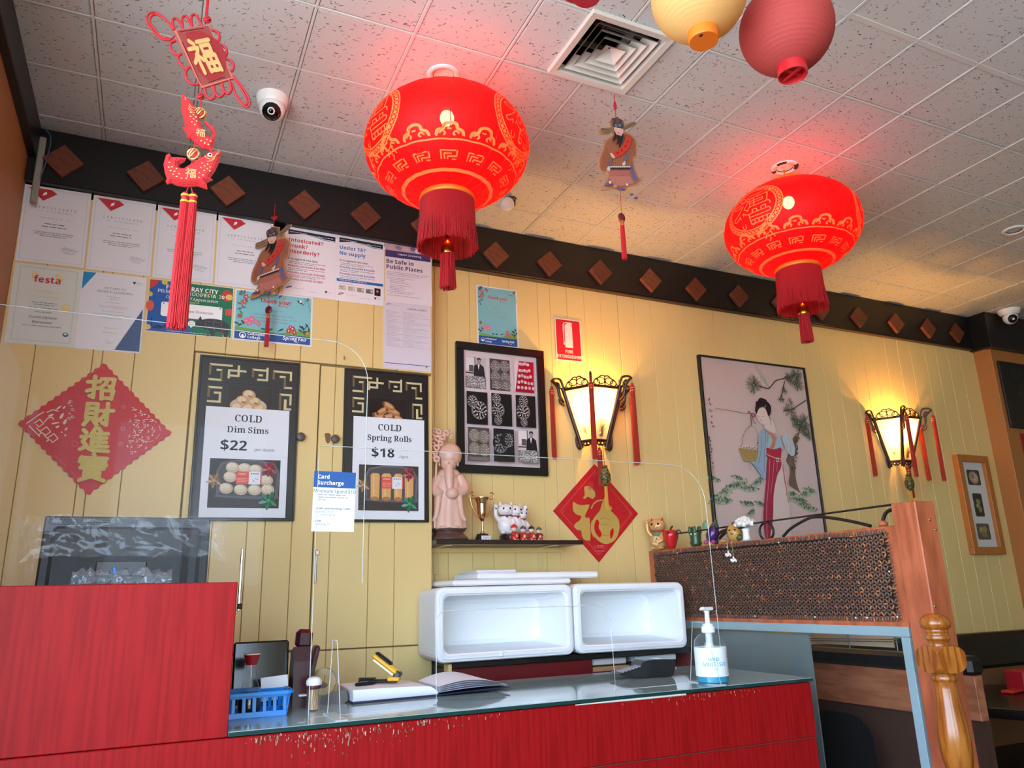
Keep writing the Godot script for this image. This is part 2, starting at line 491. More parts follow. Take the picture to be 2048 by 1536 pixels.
func room():
	# floor and walls; the shop window fills the left wall from the cupboard to the street
	struct("floor", span(-0.3, 9.2, -0.1, 0.0, -0.6, 5.6), mat(c8(70, 48, 40), 0.7))
	var wb = struct("wall_back", span(-0.3, 9.2, 0.0, CEIL + 0.3, -0.6, ZR - 0.014), M.joint)
	var xs = [1.607, 1.66, 1.72, 1.83, 1.928, 2.03, 2.183, 2.25, 2.344, 2.443, 2.54, 2.64, 2.739, 2.843, 2.95, 3.05, 3.15, 3.25, 3.35, 3.446, 3.568, 3.67, 3.77, 3.88, 4.017, 4.13, 4.262, 4.36, 4.46, 4.557, 4.67, 4.78, 4.914, 5.02, 5.13, 5.25, 5.395]
	for k in xs.size() - 1:
		var gap = 0.0022 if k == 11 else 0.0006
		part("board", span(xs[k] + gap, xs[k + 1] - 0.0006, 0.0, 2.99, ZR - 0.013, ZR, 0.0014), M.cream, wb)
	var wl = struct("wall_left", span(-0.3, 0.07, 0.0, 0.7, -0.3, 5.6), M.orange)
	for s in [[0.7, 2.85, -0.3, 1.2], [0.7, 2.85, 5.2, 5.6], [2.85, CEIL + 0.3, -0.3, 5.6]]:
		part("wall_piece", span(-0.3, 0.07, s[0], s[1], s[2], s[3]), M.orange, wl)
	var w1 = struct("window_1", span(-0.12, -0.06, 0.7, 0.76, 1.2, 5.2), M.grid)
	for s in [[2.79, 2.85, 1.2, 5.2], [0.76, 2.79, 1.2, 1.26], [0.76, 2.79, 3.1, 3.16], [0.76, 2.79, 5.14, 5.2]]:
		part("window_frame", span(-0.12, -0.06, s[0], s[1], s[2], s[3]), M.grid, w1)
	var wf = struct("wall_front", span(-0.3, 9.2, 0.0, 0.7, 5.3, 5.6), M.cream_dark)
	for s in [[-0.3, 0.2, 0.7, 2.85], [1.5, 9.2, 0.7, 2.85], [-0.3, 9.2, 2.85, CEIL + 0.3]]:
		part("wall_piece", span(s[0], s[1], s[2], s[3], 5.3, 5.6), M.cream_dark, wf)
	var w2 = struct("window_2", span(0.2, 1.5, 0.7, 0.76, 5.4, 5.46), M.grid)
	for s in [[0.2, 1.5, 2.79, 2.85], [0.2, 0.26, 0.76, 2.79], [0.82, 0.88, 0.76, 2.79], [1.44, 1.5, 0.76, 2.79]]:
		part("window_frame", span(s[0], s[1], s[2], s[3], 5.4, 5.46), M.grid, w2)
	struct("wall_right", span(9.0, 9.3, 0.0, CEIL + 0.3, -0.6, 5.6), M.cream_dark)
	struct("wall_side", span(5.395, 9.0, 0.0, 2.99, -0.6, -0.125, 0.004), M.orange)
	# black beam under the ceiling with wooden squares set on their corners
	var wood = [mat(c8(128, 66, 42), 0.5), mat(c8(138, 76, 48), 0.5), mat(c8(118, 60, 40), 0.5)]
	for m in wood:
		m.albedo_texture = M.brown_wood.albedo_texture; m.uv1_triplanar = true; m.uv1_scale = Vector3(30, 4, 30)
	var b1 = struct("trim_1", span(0.07, 1.607, 2.785, 2.999, -0.3, -0.083, 0.003), M.black)
	var b2 = struct("trim_2", span(1.607, 5.36, 2.778, 2.999, -0.3, -0.204, 0.003), M.black)
	var b3 = struct("trim_3", span(5.36, 9.0, 2.765, 2.999, -0.3, -0.092, 0.003), M.black)
	struct("trim_4", span(0.03, 0.098, 2.875, 2.999, -0.082, 5.3, 0.003), M.black)
	for b in [[b2, 1.61, 5.36, 2.778, -0.204], [b3, 5.37, 9.0, 2.765, -0.092]]:
		part("lower_lip", span(b[1], b[2], b[3] - 0.007, b[3], b[4] - 0.05, b[4] - 0.006, 0.002), mat(c8(70, 52, 36), 0.5), b[0])
	var dx = [[0.182, 0.454, 0.746, 1.042, 1.297, 1.56], [1.95, 2.235, 2.523, 2.826, 3.116, 3.408, 3.71, 4.012, 4.322, 4.64, 4.93, 5.2], [5.84, 6.13, 6.42, 6.7]]
	for k in 3:
		for j in dx[k].size():
			var z: float = [-0.083, -0.204, -0.092][k]
			var y = 2.873 if k == 0 else 2.859 + 0.002 * (j % 4)
			part("wood_block", bx(Vector3.ZERO, Vector3(0.094, 0.094, 0.02), 0.002), wood[(j * 2 + k) % 3], [b1, b2, b3][k], Vector3(dx[k][j], y, z + 0.01), rz(45.0 + [1.5, -2.0, 0.5, 3.0][j % 4]))
	# pale cable cover and loose cable in the corner
	var cc = thing("cable_cover", "pale translucent cable cover with loose blue cable in the corner by the beam", "cable cover", Vector3(0.105, 2.72, -0.06))
	part("cover", span(-0.006, 0.016, -0.03, 0.235, -0.02, -0.004, 0.004), mat(c8(150, 148, 140), 0.35), cc)
	var g = G.new()
	g.tube(smooth_pts([Vector3(0.004, 0.27, 0), Vector3(0.03, 0.23, 0.004), Vector3(0.028, 0.15, 0.0), Vector3(0.016, 0.07, -0.004)], 6), 0.0022, 6)
	part("cable", g, mat(c8(70, 90, 130), 0.4), cc)

func tile_texture() -> ImageTexture:
	var q = RandomNumberGenerator.new()
	q.seed = 11
	var im = Image.create(1024, 1024, false, Image.FORMAT_RGB8)
	im.fill(c8(208, 206, 203))
	for k in 2000:
		var p = Vector2(q.randf() * 1024, q.randf() * 1024)
		var d = Vector2.from_angle(q.randf_range(-0.5, 1.1) if q.randf() < 0.7 else q.randf() * TAU)
		var l = q.randi_range(2, 5) if q.randf() < 0.6 else q.randi_range(6, 13)
		var shade = q.randf_range(0.15, 0.6)
		var wide = 3 if q.randf() < 0.3 else 2
		for j in l:
			var a = p + d * j
			for w in wide: im.set_pixel(posmod(int(a.x), 1024), posmod(int(a.y) + w, 1024), Color(0.88, 0.87, 0.85) * shade)
	return ImageTexture.create_from_image(im)

func ceiling():
	var cl = struct("ceiling", span(-0.3, 9.2, CEIL + 0.21, CEIL + 0.3, -0.6, 5.6), M.tile_back)
	# beyond the tiles that can be told apart the grid goes on as one slab
	var tm = mat(Color.WHITE, 0.85, 0.0, {"albedo_texture": tile_texture(), "uv1_triplanar": true, "uv1_world_triplanar": true, "uv1_scale": Vector3(0.95, 0.95, 0.95)})
	part("outer_tiles", span(0.0, 9.0, CEIL, CEIL + 0.02, 2.4, 5.3), tm, cl)
	part("outer_tiles", span(6.3, 9.0, CEIL, CEIL + 0.02, -0.4, 2.4), tm, cl)
	var base = bx(Vector3.ZERO, Vector3(0.2882, 0.014, 0.2882), 0.0025).mesh()
	for j in range(-1, 8):
		for i in range(0, 21):
			var c = Vector3(0.3 * i + 0.15, CEIL + 0.0072 + rng.randf_range(0, 0.0012), 0.3 * j + 0.15)
			if j == 3 and (i == 5 or i == 6):
				var x0 = 1.507 if i == 5 else 1.955
				var x1 = 1.667 if i == 5 else 2.093
				part("ceiling_tile", span(x0, x1, CEIL, CEIL + 0.014, 0.907, 1.193, 0.003), tm, cl)
				continue
			part("ceiling_tile", base, tm, cl, c, rz(rng.randf_range(-0.15, 0.15)))
	for i in range(0, 22):
		var w = 0.011 if i in [4, 8, 12, 16] else 0.0085
		if i == 6:
			for s in [[-0.3, 0.91], [1.215, 2.4]]: part("grid_bar", span(1.8 - w / 2, 1.8 + w / 2, CEIL - 0.001, CEIL + 0.012, s[0], s[1], 0.0012), M.grid, cl)
		else: part("grid_bar", span(0.3 * i - w / 2, 0.3 * i + w / 2, CEIL - 0.0012, CEIL + 0.012, -0.3, 2.4, 0.0012), M.grid, cl)
	for j in range(-1, 9):
		var w = 0.02 if j == 5 else 0.008
		part("grid_bar", span(0.0, 6.3, CEIL - 0.0006, CEIL + 0.011, 0.3 * j - w / 2, 0.3 * j + w / 2, 0.001), M.grid, cl)

func boards(g_name: String, x0: float, x1: float, y0: float, y1: float, z1: float, cuts: Array, parent: Node, m: Material, thick := 0.014):
	var e = [x0] + cuts.filter(func(a): return a > x0 + 0.01 and a < x1 - 0.01) + [x1]
	for k in e.size() - 1:
		part(g_name, span(e[k] + (0.0 if k == 0 else 0.0008), e[k + 1] - (0.0 if k == e.size() - 2 else 0.0008), y0, y1, z1 - thick, z1, 0.0018), m, parent)

func cupboard():
	var z = ZL
	var cuts = [0.174, 0.349, 0.379, 0.481, 0.785, 0.904, 0.966, 1.062, 1.203, 1.352, 1.454]
	var c = thing("cupboard", "cream built-in cupboard with grooved doors, papers pinned on its upper front", "cupboard", Vector3(0.07, 0, 0))
	var off = -0.07
	var k = cuts.map(func(a): return a + off)
	part("carcass", span(0.0, 1.534, 0.0, 2.76, ZR + 0.001, z - 0.016), M.joint, c)
	part("side_panel", span(1.534, 1.536, 0.0, 2.76, ZR, z - 0.001), M.cream, c)
	boards("front_board", 0.0, 0.606, 0.0, 2.762, z, k, c, M.cream)
	boards("header_board", 0.608, 1.534, 2.219, 2.762, z, k, c, M.cream)
	for d in [[0.612, 1.0695, 1.143, 2.213, -1], [1.0745, 1.534, 1.139, 2.208, 1]]:
		var door = part("door", span(d[0], d[1], d[2], d[3], z - 0.015, z - 0.012), M.joint, c)
		boards("door_board", d[0], d[1], d[2], d[3], z, k, door, M.cream, 0.0118)
		var g = G.new()
		g.lathe([Vector2(0, 0.031), Vector2(0.013, 0.03), Vector2(0.0165, 0.026), Vector2(0.0165, 0.02), Vector2(0.009, 0.014), Vector2(0.007, 0.0)], 20)
		var kb = part("knob", g, mat(c8(92, 78, 70), 0.4), door, Vector3(1.075 + off if d[4] < 0 else 1.205 + off, 1.912, z), rx(90))
	var stain = G.new()
	stain.prism(curve2("-0.02,0.016 -0.006,0.02 0.004,0.012 0.002,-0.012 -0.006,-0.022 -0.014,-0.014 -0.017,-0.002", 3), z - 0.001, z + 0.0003)
	part("stain", stain, mat(c8(128, 88, 58), 0.7), c, Vector3(1.188 + off, 1.918, 0))
	boards("lower_board", 0.608, 1.534, 0.0, 1.134, z, k, c, M.cream)
	# two brass cup hooks in the header
	for h in [[0.716, 2.29], [1.232, 2.252]]:
		var g = G.new()
		g.tube(smooth_pts([Vector3(0, 0, 0), Vector3(0, 0, 0.012), Vector3(0, -0.006, 0.02), Vector3(0, -0.012, 0.012), Vector3(0, -0.009, 0.006)], 4), 0.0016, 6)
		part("cup_hook", g, mat(c8(150, 126, 70), 0.3, 0.8), c, Vector3(h[0] + off, h[1], z))

func counter():
	var c = thing("counter", "long red wood-grain laminate counter with green-edged glass top and worn front edge", "counter", Vector3(0.07, 0, 0.85))
	part("carcass", span(0.03, 2.47, 0.0, TOP - 0.014, -0.56, -0.02), M.red_laminate, c)
	part("upper_front", span(0.03, 2.482, 0.856, TOP - 0.013, -0.02, 0.0, 0.002), M.red_laminate, c)
	part("lower_front", span(0.03, 2.482, 0.0, 0.852, -0.02, -0.003, 0.002), M.red_laminate, c)
	part("seam_strip", span(0.03, 2.482, 0.8522, 0.8558, -0.02, -0.006), mat(c8(120, 60, 50), 0.6), c)
	var glass = part("glass_top", span(0.722, 2.488, TOP - 0.0105, TOP, -0.58, 0.004, 0.0015), mat(c8(150, 172, 170), 0.06, 0.0, {"metallic_specular": 0.9}), c)
	part("glass_edge", span(0.722, 2.488, TOP - 0.0102, TOP - 0.0012, 0.0041, 0.0052), M.glass_green, glass)
	# chips along the top edge where the laminate has worn through
	var k = ink(2.482, 0.16, 2482, 160, 0.0)
	var q = RandomNumberGenerator.new()
	q.seed = 5
	var tones = [c8(176, 132, 104), c8(120, 84, 70), c8(150, 108, 88), c8(206, 170, 140)]
	for j in 330:
		var a = q.randf()
		var px = 0.0
		if a < 0.62: px = 1010 + q.randfn(0.0, 1.0) * 190
		elif a < 0.8: px = q.randf_range(780, 1000)
		else: px = 2040 + q.randfn(0.0, 1.0) * 110
		if px < 760 or px > 2440: continue
		var py = absf(q.randfn(0.0, 1.0)) * (22.0 if absf(px - 1010) < 150 else 8.0)
		var s = q.randf_range(0.5, 2.6)
		var tall = q.randf_range(1.0, 4.5)
		k.rect(tones[q.randi() % 4], px, py, s, minf(s * tall, 14.0))
	part("worn_edge", k, M.ink, c, Vector3(1.241, TOP - 0.013 - 0.08, 0.0004)).set_meta("kind", "stuff")
	var g = G.new()
	g.tube([Vector3(1.62, 1.016, 0.0015), Vector3(1.8, 1.0165, 0.0015), Vector3(1.99, 1.0165, 0.0018)], [0.0016, 0.0038, 0.0032], 6)
	part("torn_tape", g, mat(c8(225, 215, 205), 0.6), c)
	var h = thing("till_hutch", "tall red wood-grain hutch standing on the counter in front of the till screen", "till stand", Vector3(0.07, TOP, 0.85))
	part("front_panel", span(0.03, 0.721, -0.0115, 0.329, -0.02, 0.0, 0.002), M.red_laminate, h)
	part("end_panel", span(0.703, 0.7205, 0.0, 0.327, -0.42, -0.02, 0.002), M.maroon, h)
	part("shelf_top", span(0.03, 0.703, 0.20, 0.215, -0.42, -0.02), M.maroon, h)

func back_counter():
	var c = thing("back_counter", "low dark-topped counter with a maroon front against the wall under the foam boxes", "counter", Vector3(1.61, 0, 0.1))
	part("worktop", span(0.0, 1.06, 1.062, 1.082, ZR - 0.1 + 0.002, 0.0, 0.002), M.black, c)
	part("front_panel", span(0.0, 0.585, 0.0, 1.062, -0.03, -0.012, 0.001), M.maroon, c)
	part("end_panel", span(0.57, 0.585, 0.0, 1.06, -0.33, -0.031), M.maroon, c)
	part("far_panel", span(1.045, 1.06, 0.0, 1.06, -0.33, -0.02), M.maroon, c)
	part("inner_shelf", span(0.586, 1.044, 1.0, 1.012, -0.33, -0.02), M.maroon, c)
	part("post_cap", span(-0.014, 0.0, 1.05, 1.078, -0.05, 0.0, 0.002), M.cream, c)
	var t = part("foam_tray", span(2.205, 2.36, 1.036, 1.06, -0.1, 0.075, 0.003), mat(c8(206, 200, 198), 0.7))
	tag(t, "flat pale foam tray on a timber board in the open shelf under the foam boxes", "tray")
	t = part("foam_tray", span(2.40, 2.60, 1.038, 1.06, -0.1, 0.08, 0.003), mat(c8(196, 204, 204), 0.7))
	tag(t, "flat pale foam tray in the open shelf directly behind the payment terminal", "tray")
	t = part("timber_board", span(2.20, 2.37, 1.0125, 1.03, -0.15, 0.082, 0.002), mat(c8(176, 132, 92), 0.6))
	tag(t, "bare timber board lying under a pale tray in the open shelf", "board")
	# two polystyrene boxes on their sides, open to the room
	var labels = ["white foam box on its side beside the cupboard, a small notch in its lower rim", "white foam box on its side behind the clear screen's opening, next to the seed screen"]
	for k in 2:
		var w = [0.566, 0.53][k] as float
		var h = 0.262
		var b = thing("foam_box", labels[k], "foam box", Vector3([1.823, 2.373][k], 1.083 + h / 2 + 0.001, -0.10), rz(0.2 - 0.5 * k), "open foam boxes on the back counter")
		var g = G.new()
		var d = 0.22
		var o0 = loop_rect(w - 0.016, h - 0.012, 0.03, 0.0)
		var o1 = loop_rect(w - 0.004, h, 0.03, d - 0.012)
		var o2 = loop_rect(w - 0.012, h - 0.008, 0.027, d - 0.002)
		var r1 = loop_rect(w - 0.05, h - 0.046, 0.026, d)
		var i1 = loop_rect(w - 0.066, h - 0.062, 0.024, d - 0.004)
		var i2 = loop_rect(w - 0.12, h - 0.098, 0.03, 0.04)
		var i3 = loop_rect(w - 0.16, h - 0.13, 0.03, 0.026)
		band(g, o0, o1, 1.0); band(g, o1, o2, 1.0); band(g, o2, r1, 0.0, Vector3.BACK); band(g, r1, i1, 0.0, Vector3.BACK)
		band(g, i1, i2, -1.0); band(g, i2, i3, 0.0, Vector3.BACK); fill(g, i3, Vector3.BACK); fill(g, o0, Vector3.FORWARD)
		part("shell", g, M.foam, b)
		var lip = G.new()
		var l0 = loop_rect(w - 0.03, h - 0.026, 0.024, d - 0.0005)
		var l1 = loop_rect(w - 0.03, h - 0.026, 0.024, d + 0.004)
		var l2 = loop_rect(w - 0.052, h - 0.048, 0.022, d + 0.004)
		var l3 = loop_rect(w - 0.055, h - 0.051, 0.022, d - 0.002)
		band(lip, l0, l1, 1.0); band(lip, l1, l2, 0.0, Vector3.BACK); band(lip, l2, l3, -1.0)
		part("rim", lip, M.foam, b)
		part("notch", bx(Vector3([-0.03, -0.1][k], -h / 2 + 0.02, d + 0.003), Vector3(0.014, 0.018, 0.008), 0.003), mat(c8(250, 251, 252), 0.6), b)
	var lids = [[1.618, 2.118, 1.3495, 1.3695, -0.2, 0.09, "white foam lid lying flat on the foam boxes, lowest of the stack", 0.5], [1.735, 2.275, 1.371, 1.396, -0.21, 0.04, "white foam lid jutting out over the right box, upper thick one of the stack", 1.3], [1.752, 1.925, 1.3975, 1.408, -0.2, 0.0, "small thin white foam slab lying on top of the lids", -1.0]]
	for l in lids:
		var p = Vector3(l[0] + l[1], 0, l[4] + l[5]) / 2.0
		p.y = l[2]
		var o = thing("foam_lid", l[6], "foam lid", p, ry(l[7]), "foam lids")
		part("slab", span(-(l[1] - l[0]) / 2, (l[1] - l[0]) / 2, 0, l[3] - l[2], -(l[5] - l[4]) / 2, (l[5] - l[4]) / 2, 0.006), M.foam, o)
		part("rim_step", span(-(l[1] - l[0]) / 2 + 0.02, (l[1] - l[0]) / 2 - 0.02, -0.0008, 0.002, -(l[5] - l[4]) / 2 + 0.02, (l[5] - l[4]) / 2 - 0.02), M.foam, o)

func partition():
	var P = Vector3(2.714, 0, 0.45)
	var c = thing("partition", "terracotta timber screen with a panel of brown seeds above a blue framed glass", "partition", P)
	var g = wg(P); g.box(Vector3(2.755, 0.7785, 1.1635), Vector3(0.088, 1.557, 0.087), 0.003)
	part("post", g, M.terracotta, c)
	g = wg(P); g.box(Vector3(2.728, 1.338, 0.445), Vector3(0.024, 0.306, 1.35), 0.002)
	part("panel", g, M.terracotta, c)
	g = wg(P); g.box(Vector3(2.7135, 1.19, 0.55), Vector3(0.006, 0.018, 1.136), 0.001)
	part("rail", g, M.terracotta, c)
	for s in [[1.17, 0.45, 0.03, 1.332]]:
		g = wg(P); g.box(Vector3(2.722, s[0], s[1]), Vector3(0.03, s[2], s[3]), 0.002)
		part("frame_bar", g, mat(c8(146, 172, 178), 0.4), c)
	for zz in [1.1, -0.2]:
		g = wg(P); g.box(Vector3(2.722, 0.577, zz), Vector3(0.03, 1.155, 0.03), 0.002)
		part("frame_bar", g, mat(c8(146, 172, 178), 0.4), c)
	g = wg(P); g.box(Vector3(2.722, 0.59, 0.45), Vector3(0.005, 1.12, 1.26))
	part("glass_pane", g, M.acrylic, c)
	g = wg(P); g.box(Vector3(2.732, 0.59, 0.26), Vector3(0.005, 1.12, 0.86))
	part("smoked_pane", g, mat(Color(0.45, 0.5, 0.49, 0.72), 0.3, 0.0, {"transparency": BaseMaterial3D.TRANSPARENCY_ALPHA, "metallic_specular": 0.6}), c)
	for s in [[1.5, 1.18], [1.47, 1.195], [1.245, 1.145]]:
		var q = G.new(); q.lathe([Vector2(0, 0.002), Vector2(0.003, 0.0015), Vector2(0.0045, 0)], 10)
		part("screw", q, M.chrome, c, Vector3(2.755 + (s[1] - 1.17) * 1.2, s[0], 1.2071) - P, rx(90))
	g = wg(P); g.lathe([Vector2(0, 1.492), Vector2(0.013, 1.492), Vector2(0.015, 1.499), Vector2(0.01, 1.508), Vector2(0, 1.511)], 14, Vector3(2.728, 0, 1.068))
	part("knob", g, M.terracotta, c)
	g = G.new(); g.lathe([Vector2(0, 0.026), Vector2(0.012, 0.026), Vector2(0.019, 0.02), Vector2(0.019, 0.004), Vector2(0.012, 0)], 14)
	part("black_stopper", g, M.black_plastic, c, Vector3(2.799, 1.38, 1.165) - P, rz(-90))
	# seed mat: oval seeds threaded in six-pointed stars
	var mp = Vector3(2.713, 1.342, 0.45)
	var mt = thing("seed_mat", "brown mat of oval wooden seeds threaded in star pattern, tacked to the terracotta panel", "seed mat", mp)
	g = wg(mp); g.box(Vector3(2.7145, 1.342, 0.45), Vector3(0.002, 0.262, 1.27), 0.0)
	part("backing", g, mat(c8(16, 10, 8), 0.9), mt)
	var seed_g = G.new(); seed_g.ball(Vector3.ZERO, Vector3(0.0026, 0.0091, 0.0037), 8)
	var seed = seed_g.mesh()
	var tones = [mat(c8(114, 80, 62), 0.4), mat(c8(100, 74, 60), 0.4), mat(c8(122, 84, 62), 0.38), mat(c8(176, 108, 66), 0.4)]
	var L = 0.0213
	var rows = 13
	var spots = []
	for r in rows + 1:
		var y = 1.212 + r * 0.256 / rows
		for k in 60:
			var zz = 1.077 - (k + (0.5 if r % 2 else 0.0)) * L
			if zz < -0.185: continue
			for a in [[L / 2, 0.0, 90.0], [L / 4, 0.256 / rows / 2, -30.0], [-L / 4, 0.256 / rows / 2, 30.0]]:
				var z1 = zz - a[0] as float
				if (r == rows and a[1] > 0.0) or z1 > 1.083 or z1 < -0.19: continue
				spots.append(Vector3(y + a[1], z1, a[2]))
	# rim of upright seeds along the edges
	for k in 118:
		spots.append(Vector3(1.2055, 1.08 - k * 0.0108, 12.0 if k % 2 else -12.0)); spots.append(Vector3(1.474, 1.08 - k * 0.0108, 12.0 if k % 2 else -12.0))
	for k in 24: spots.append(Vector3(1.208 + k * 0.0112, 1.0875, 78.0 if k % 2 else 102.0))
	spots.sort_custom(func(a, b): return a.y > b.y)
	var q = RandomNumberGenerator.new(); q.seed = 3
	var many = MultiMesh.new()
	many.transform_format = MultiMesh.TRANSFORM_3D
	many.use_colors = true
	many.mesh = seed
	many.instance_count = spots.size() - 298
	for k in spots.size():
		var s: Vector3 = spots[k]
		var wave = 0.0012 * sin(s.y * 31.0)
		var turn = rx(s.z + q.randf_range(-3, 3)) * ry(q.randf_range(-5, 5))
		var pos = Vector3(2.7115 + q.randf_range(-0.0006, 0.0006), s.x + wave + (0.006 * sin((1.08 - s.y) * 2.4) if s.x > 1.46 else 0.0), s.y) - mp
		var pale = q.randf() < (0.05 if s.y < 0.75 else 0.07)
		if k < 298: part("seed", seed, tones[3] if pale else tones[q.randi() % 3], mt, pos, turn)
		else:
			many.set_instance_transform(k - 298, Transform3D(turn, pos))
			var t = (c8(160, 96, 60) if pale else c8(104, 72, 55) if q.randf() < 0.6 else c8(92, 64, 52)).srgb_to_linear()
			many.set_instance_color(k - 298, t)
	var mi = MultiMeshInstance3D.new()
	mi.multimesh = many
	mi.material_override = mat(Color.WHITE, 0.4, 0.0, {"vertex_color_use_as_albedo": true})
	put_in(mi, "far_seeds", mt)
	mi.set_meta("kind", "stuff")
	for s in [[1.21, 0.97], [1.209, 0.925], [1.209, 0.75], [1.208, 0.45], [1.214, 1.084], [1.35, 1.08], [1.47, 0.86], [1.472, 0.62], [1.474, 0.33], [1.475, 0.27], [1.47, 0.0]]:
		var p = G.new(); p.ball(Vector3.ZERO, Vector3(0.0025, 0.0036, 0.0036), 8)
		part("tack", p, mat(c8(225, 225, 225), 0.2, 0.3), mt, Vector3(2.708, s[0], s[1]) - mp)
	# wrought iron scroll standing on the screen
	var ip = Vector3(2.728, 1.492, 0.6)
	var iron = thing("iron_scroll", "black wrought iron scroll rail with rings and arches along the top of the seed screen", "iron scroll", ip)
	var m = mat(c8(22, 20, 20), 0.45)
	g = wg(ip); g.tube([Vector3(2.728, 1.556, -0.2), Vector3(2.728, 1.556, 1.12)], 0.0035, 8)
	part("rail", g, m, iron)
	var ring = []
	for k in 20: ring.append(Vector3(2.728, 1.519 + 0.0335 * sin(TAU * k / 20), 0.542 + 0.037 * cos(TAU * k / 20)))
	g = wg(ip); g.tube(ring, 0.0045, 8, true)
	part("ring", g, m, iron)
	g = wg(ip); g.tube(smooth_pts([Vector3(2.728, 1.493, 0.625), Vector3(2.728, 1.52, 0.67), Vector3(2.728, 1.545, 0.75), Vector3(2.728, 1.549, 0.80), Vector3(2.728, 1.535, 0.88), Vector3(2.728, 1.515, 0.96), Vector3(2.728, 1.497, 1.02)], 5), 0.0055, 8)
	part("arch", g, m, iron)
	g = wg(ip); g.tube(smooth_pts([Vector3(2.728, 1.5, 1.068), Vector3(2.728, 1.515, 1.072), Vector3(2.728, 1.535, 1.088), Vector3(2.728, 1.543, 1.12)], 5), 0.006, 8)
	part("quarter_arch", g, m, iron)
	for d in [0, 1]:
		g = wg(ip); g.tube(smooth_pts([Vector3(2.728, 1.543, 0.42), Vector3(2.728, 1.545, 0.34), Vector3(2.728, 1.535 - 0.02 * d, 0.27), Vector3(2.728, 1.50, 0.24 + 0.05 * d)], 5), [0.003, 0.0033, 0.004, 0.0045, 0.005, 0.006, 0.007, 0.007, 0.007, 0.0065, 0.006, 0.005, 0.004, 0.003, 0.002, 0.001], 8)
		part("leaf", g, m, iron)
	# turned newel post in front of the screen's end
	var n = thing("newel_post", "glossy turned pine newel post with a mushroom cap and square block", "newel post", Vector3(2.632, 0, 1.268))
	g = G.new()
	var cap = [[0, 1.229], [0.012, 1.2288], [0.026, 1.224], [0.0365, 1.2145], [0.0405, 1.203], [0.038, 1.192], [0.03, 1.186], [0.0285, 1.1845], [0.031, 1.182], [0.0285, 1.178], [0.027, 1.172], [0.0305, 1.170], [0.0335, 1.167], [0.031, 1.1645], [0.0335, 1.162], [0.031, 1.158], [0.027, 1.156], [0.0255, 1.147], [0.026, 1.139], [0.031, 1.137], [0.034, 1.133]].map(func(a): return Vector2(a[0], a[1]))
	cap.reverse()
	g.lathe(cap, 32)
	part("cap", g, M.pine, n)
	var block = CSGBox3D.new()
	put_in(block, "block", n)
	block.size = Vector3(0.088, 0.07, 0.088); block.transform = Transform3D(ry(-14), Vector3(0, 1.107, 0)); block.material = M.pine
	var round_ = CSGSphere3D.new()
	put_in(round_, "rounding", block)
	round_.radius = 0.066; round_.radial_segments = 32; round_.rings = 20; round_.scale = Vector3(1, 0.74, 1); round_.operation = CSGShape3D.OPERATION_INTERSECTION; round_.material = M.pine
	g = G.new()
	var shaft = [[0.033, 1.08], [0.031, 1.074], [0.0335, 1.0715], [0.031, 1.069], [0.029, 1.067], [0.032, 1.064], [0.034, 1.061], [0.0315, 1.058], [0.035, 1.055], [0.031, 1.05], [0.0285, 1.046], [0.028, 1.03], [0.03, 1.0], [0.034, 0.965], [0.038, 0.935], [0.0405, 0.905], [0.0405, 0.875], [0.037, 0.845], [0.031, 0.815], [0.0265, 0.79], [0.024, 0.76], [0.023, 0.7], [0.03, 0.66], [0.045, 0.65], [0.045, 0.0]].map(func(a): return Vector2(a[0], a[1]))
	shaft.reverse()
	g.lathe(shaft, 32)
	part("shaft", g, M.pine, n)

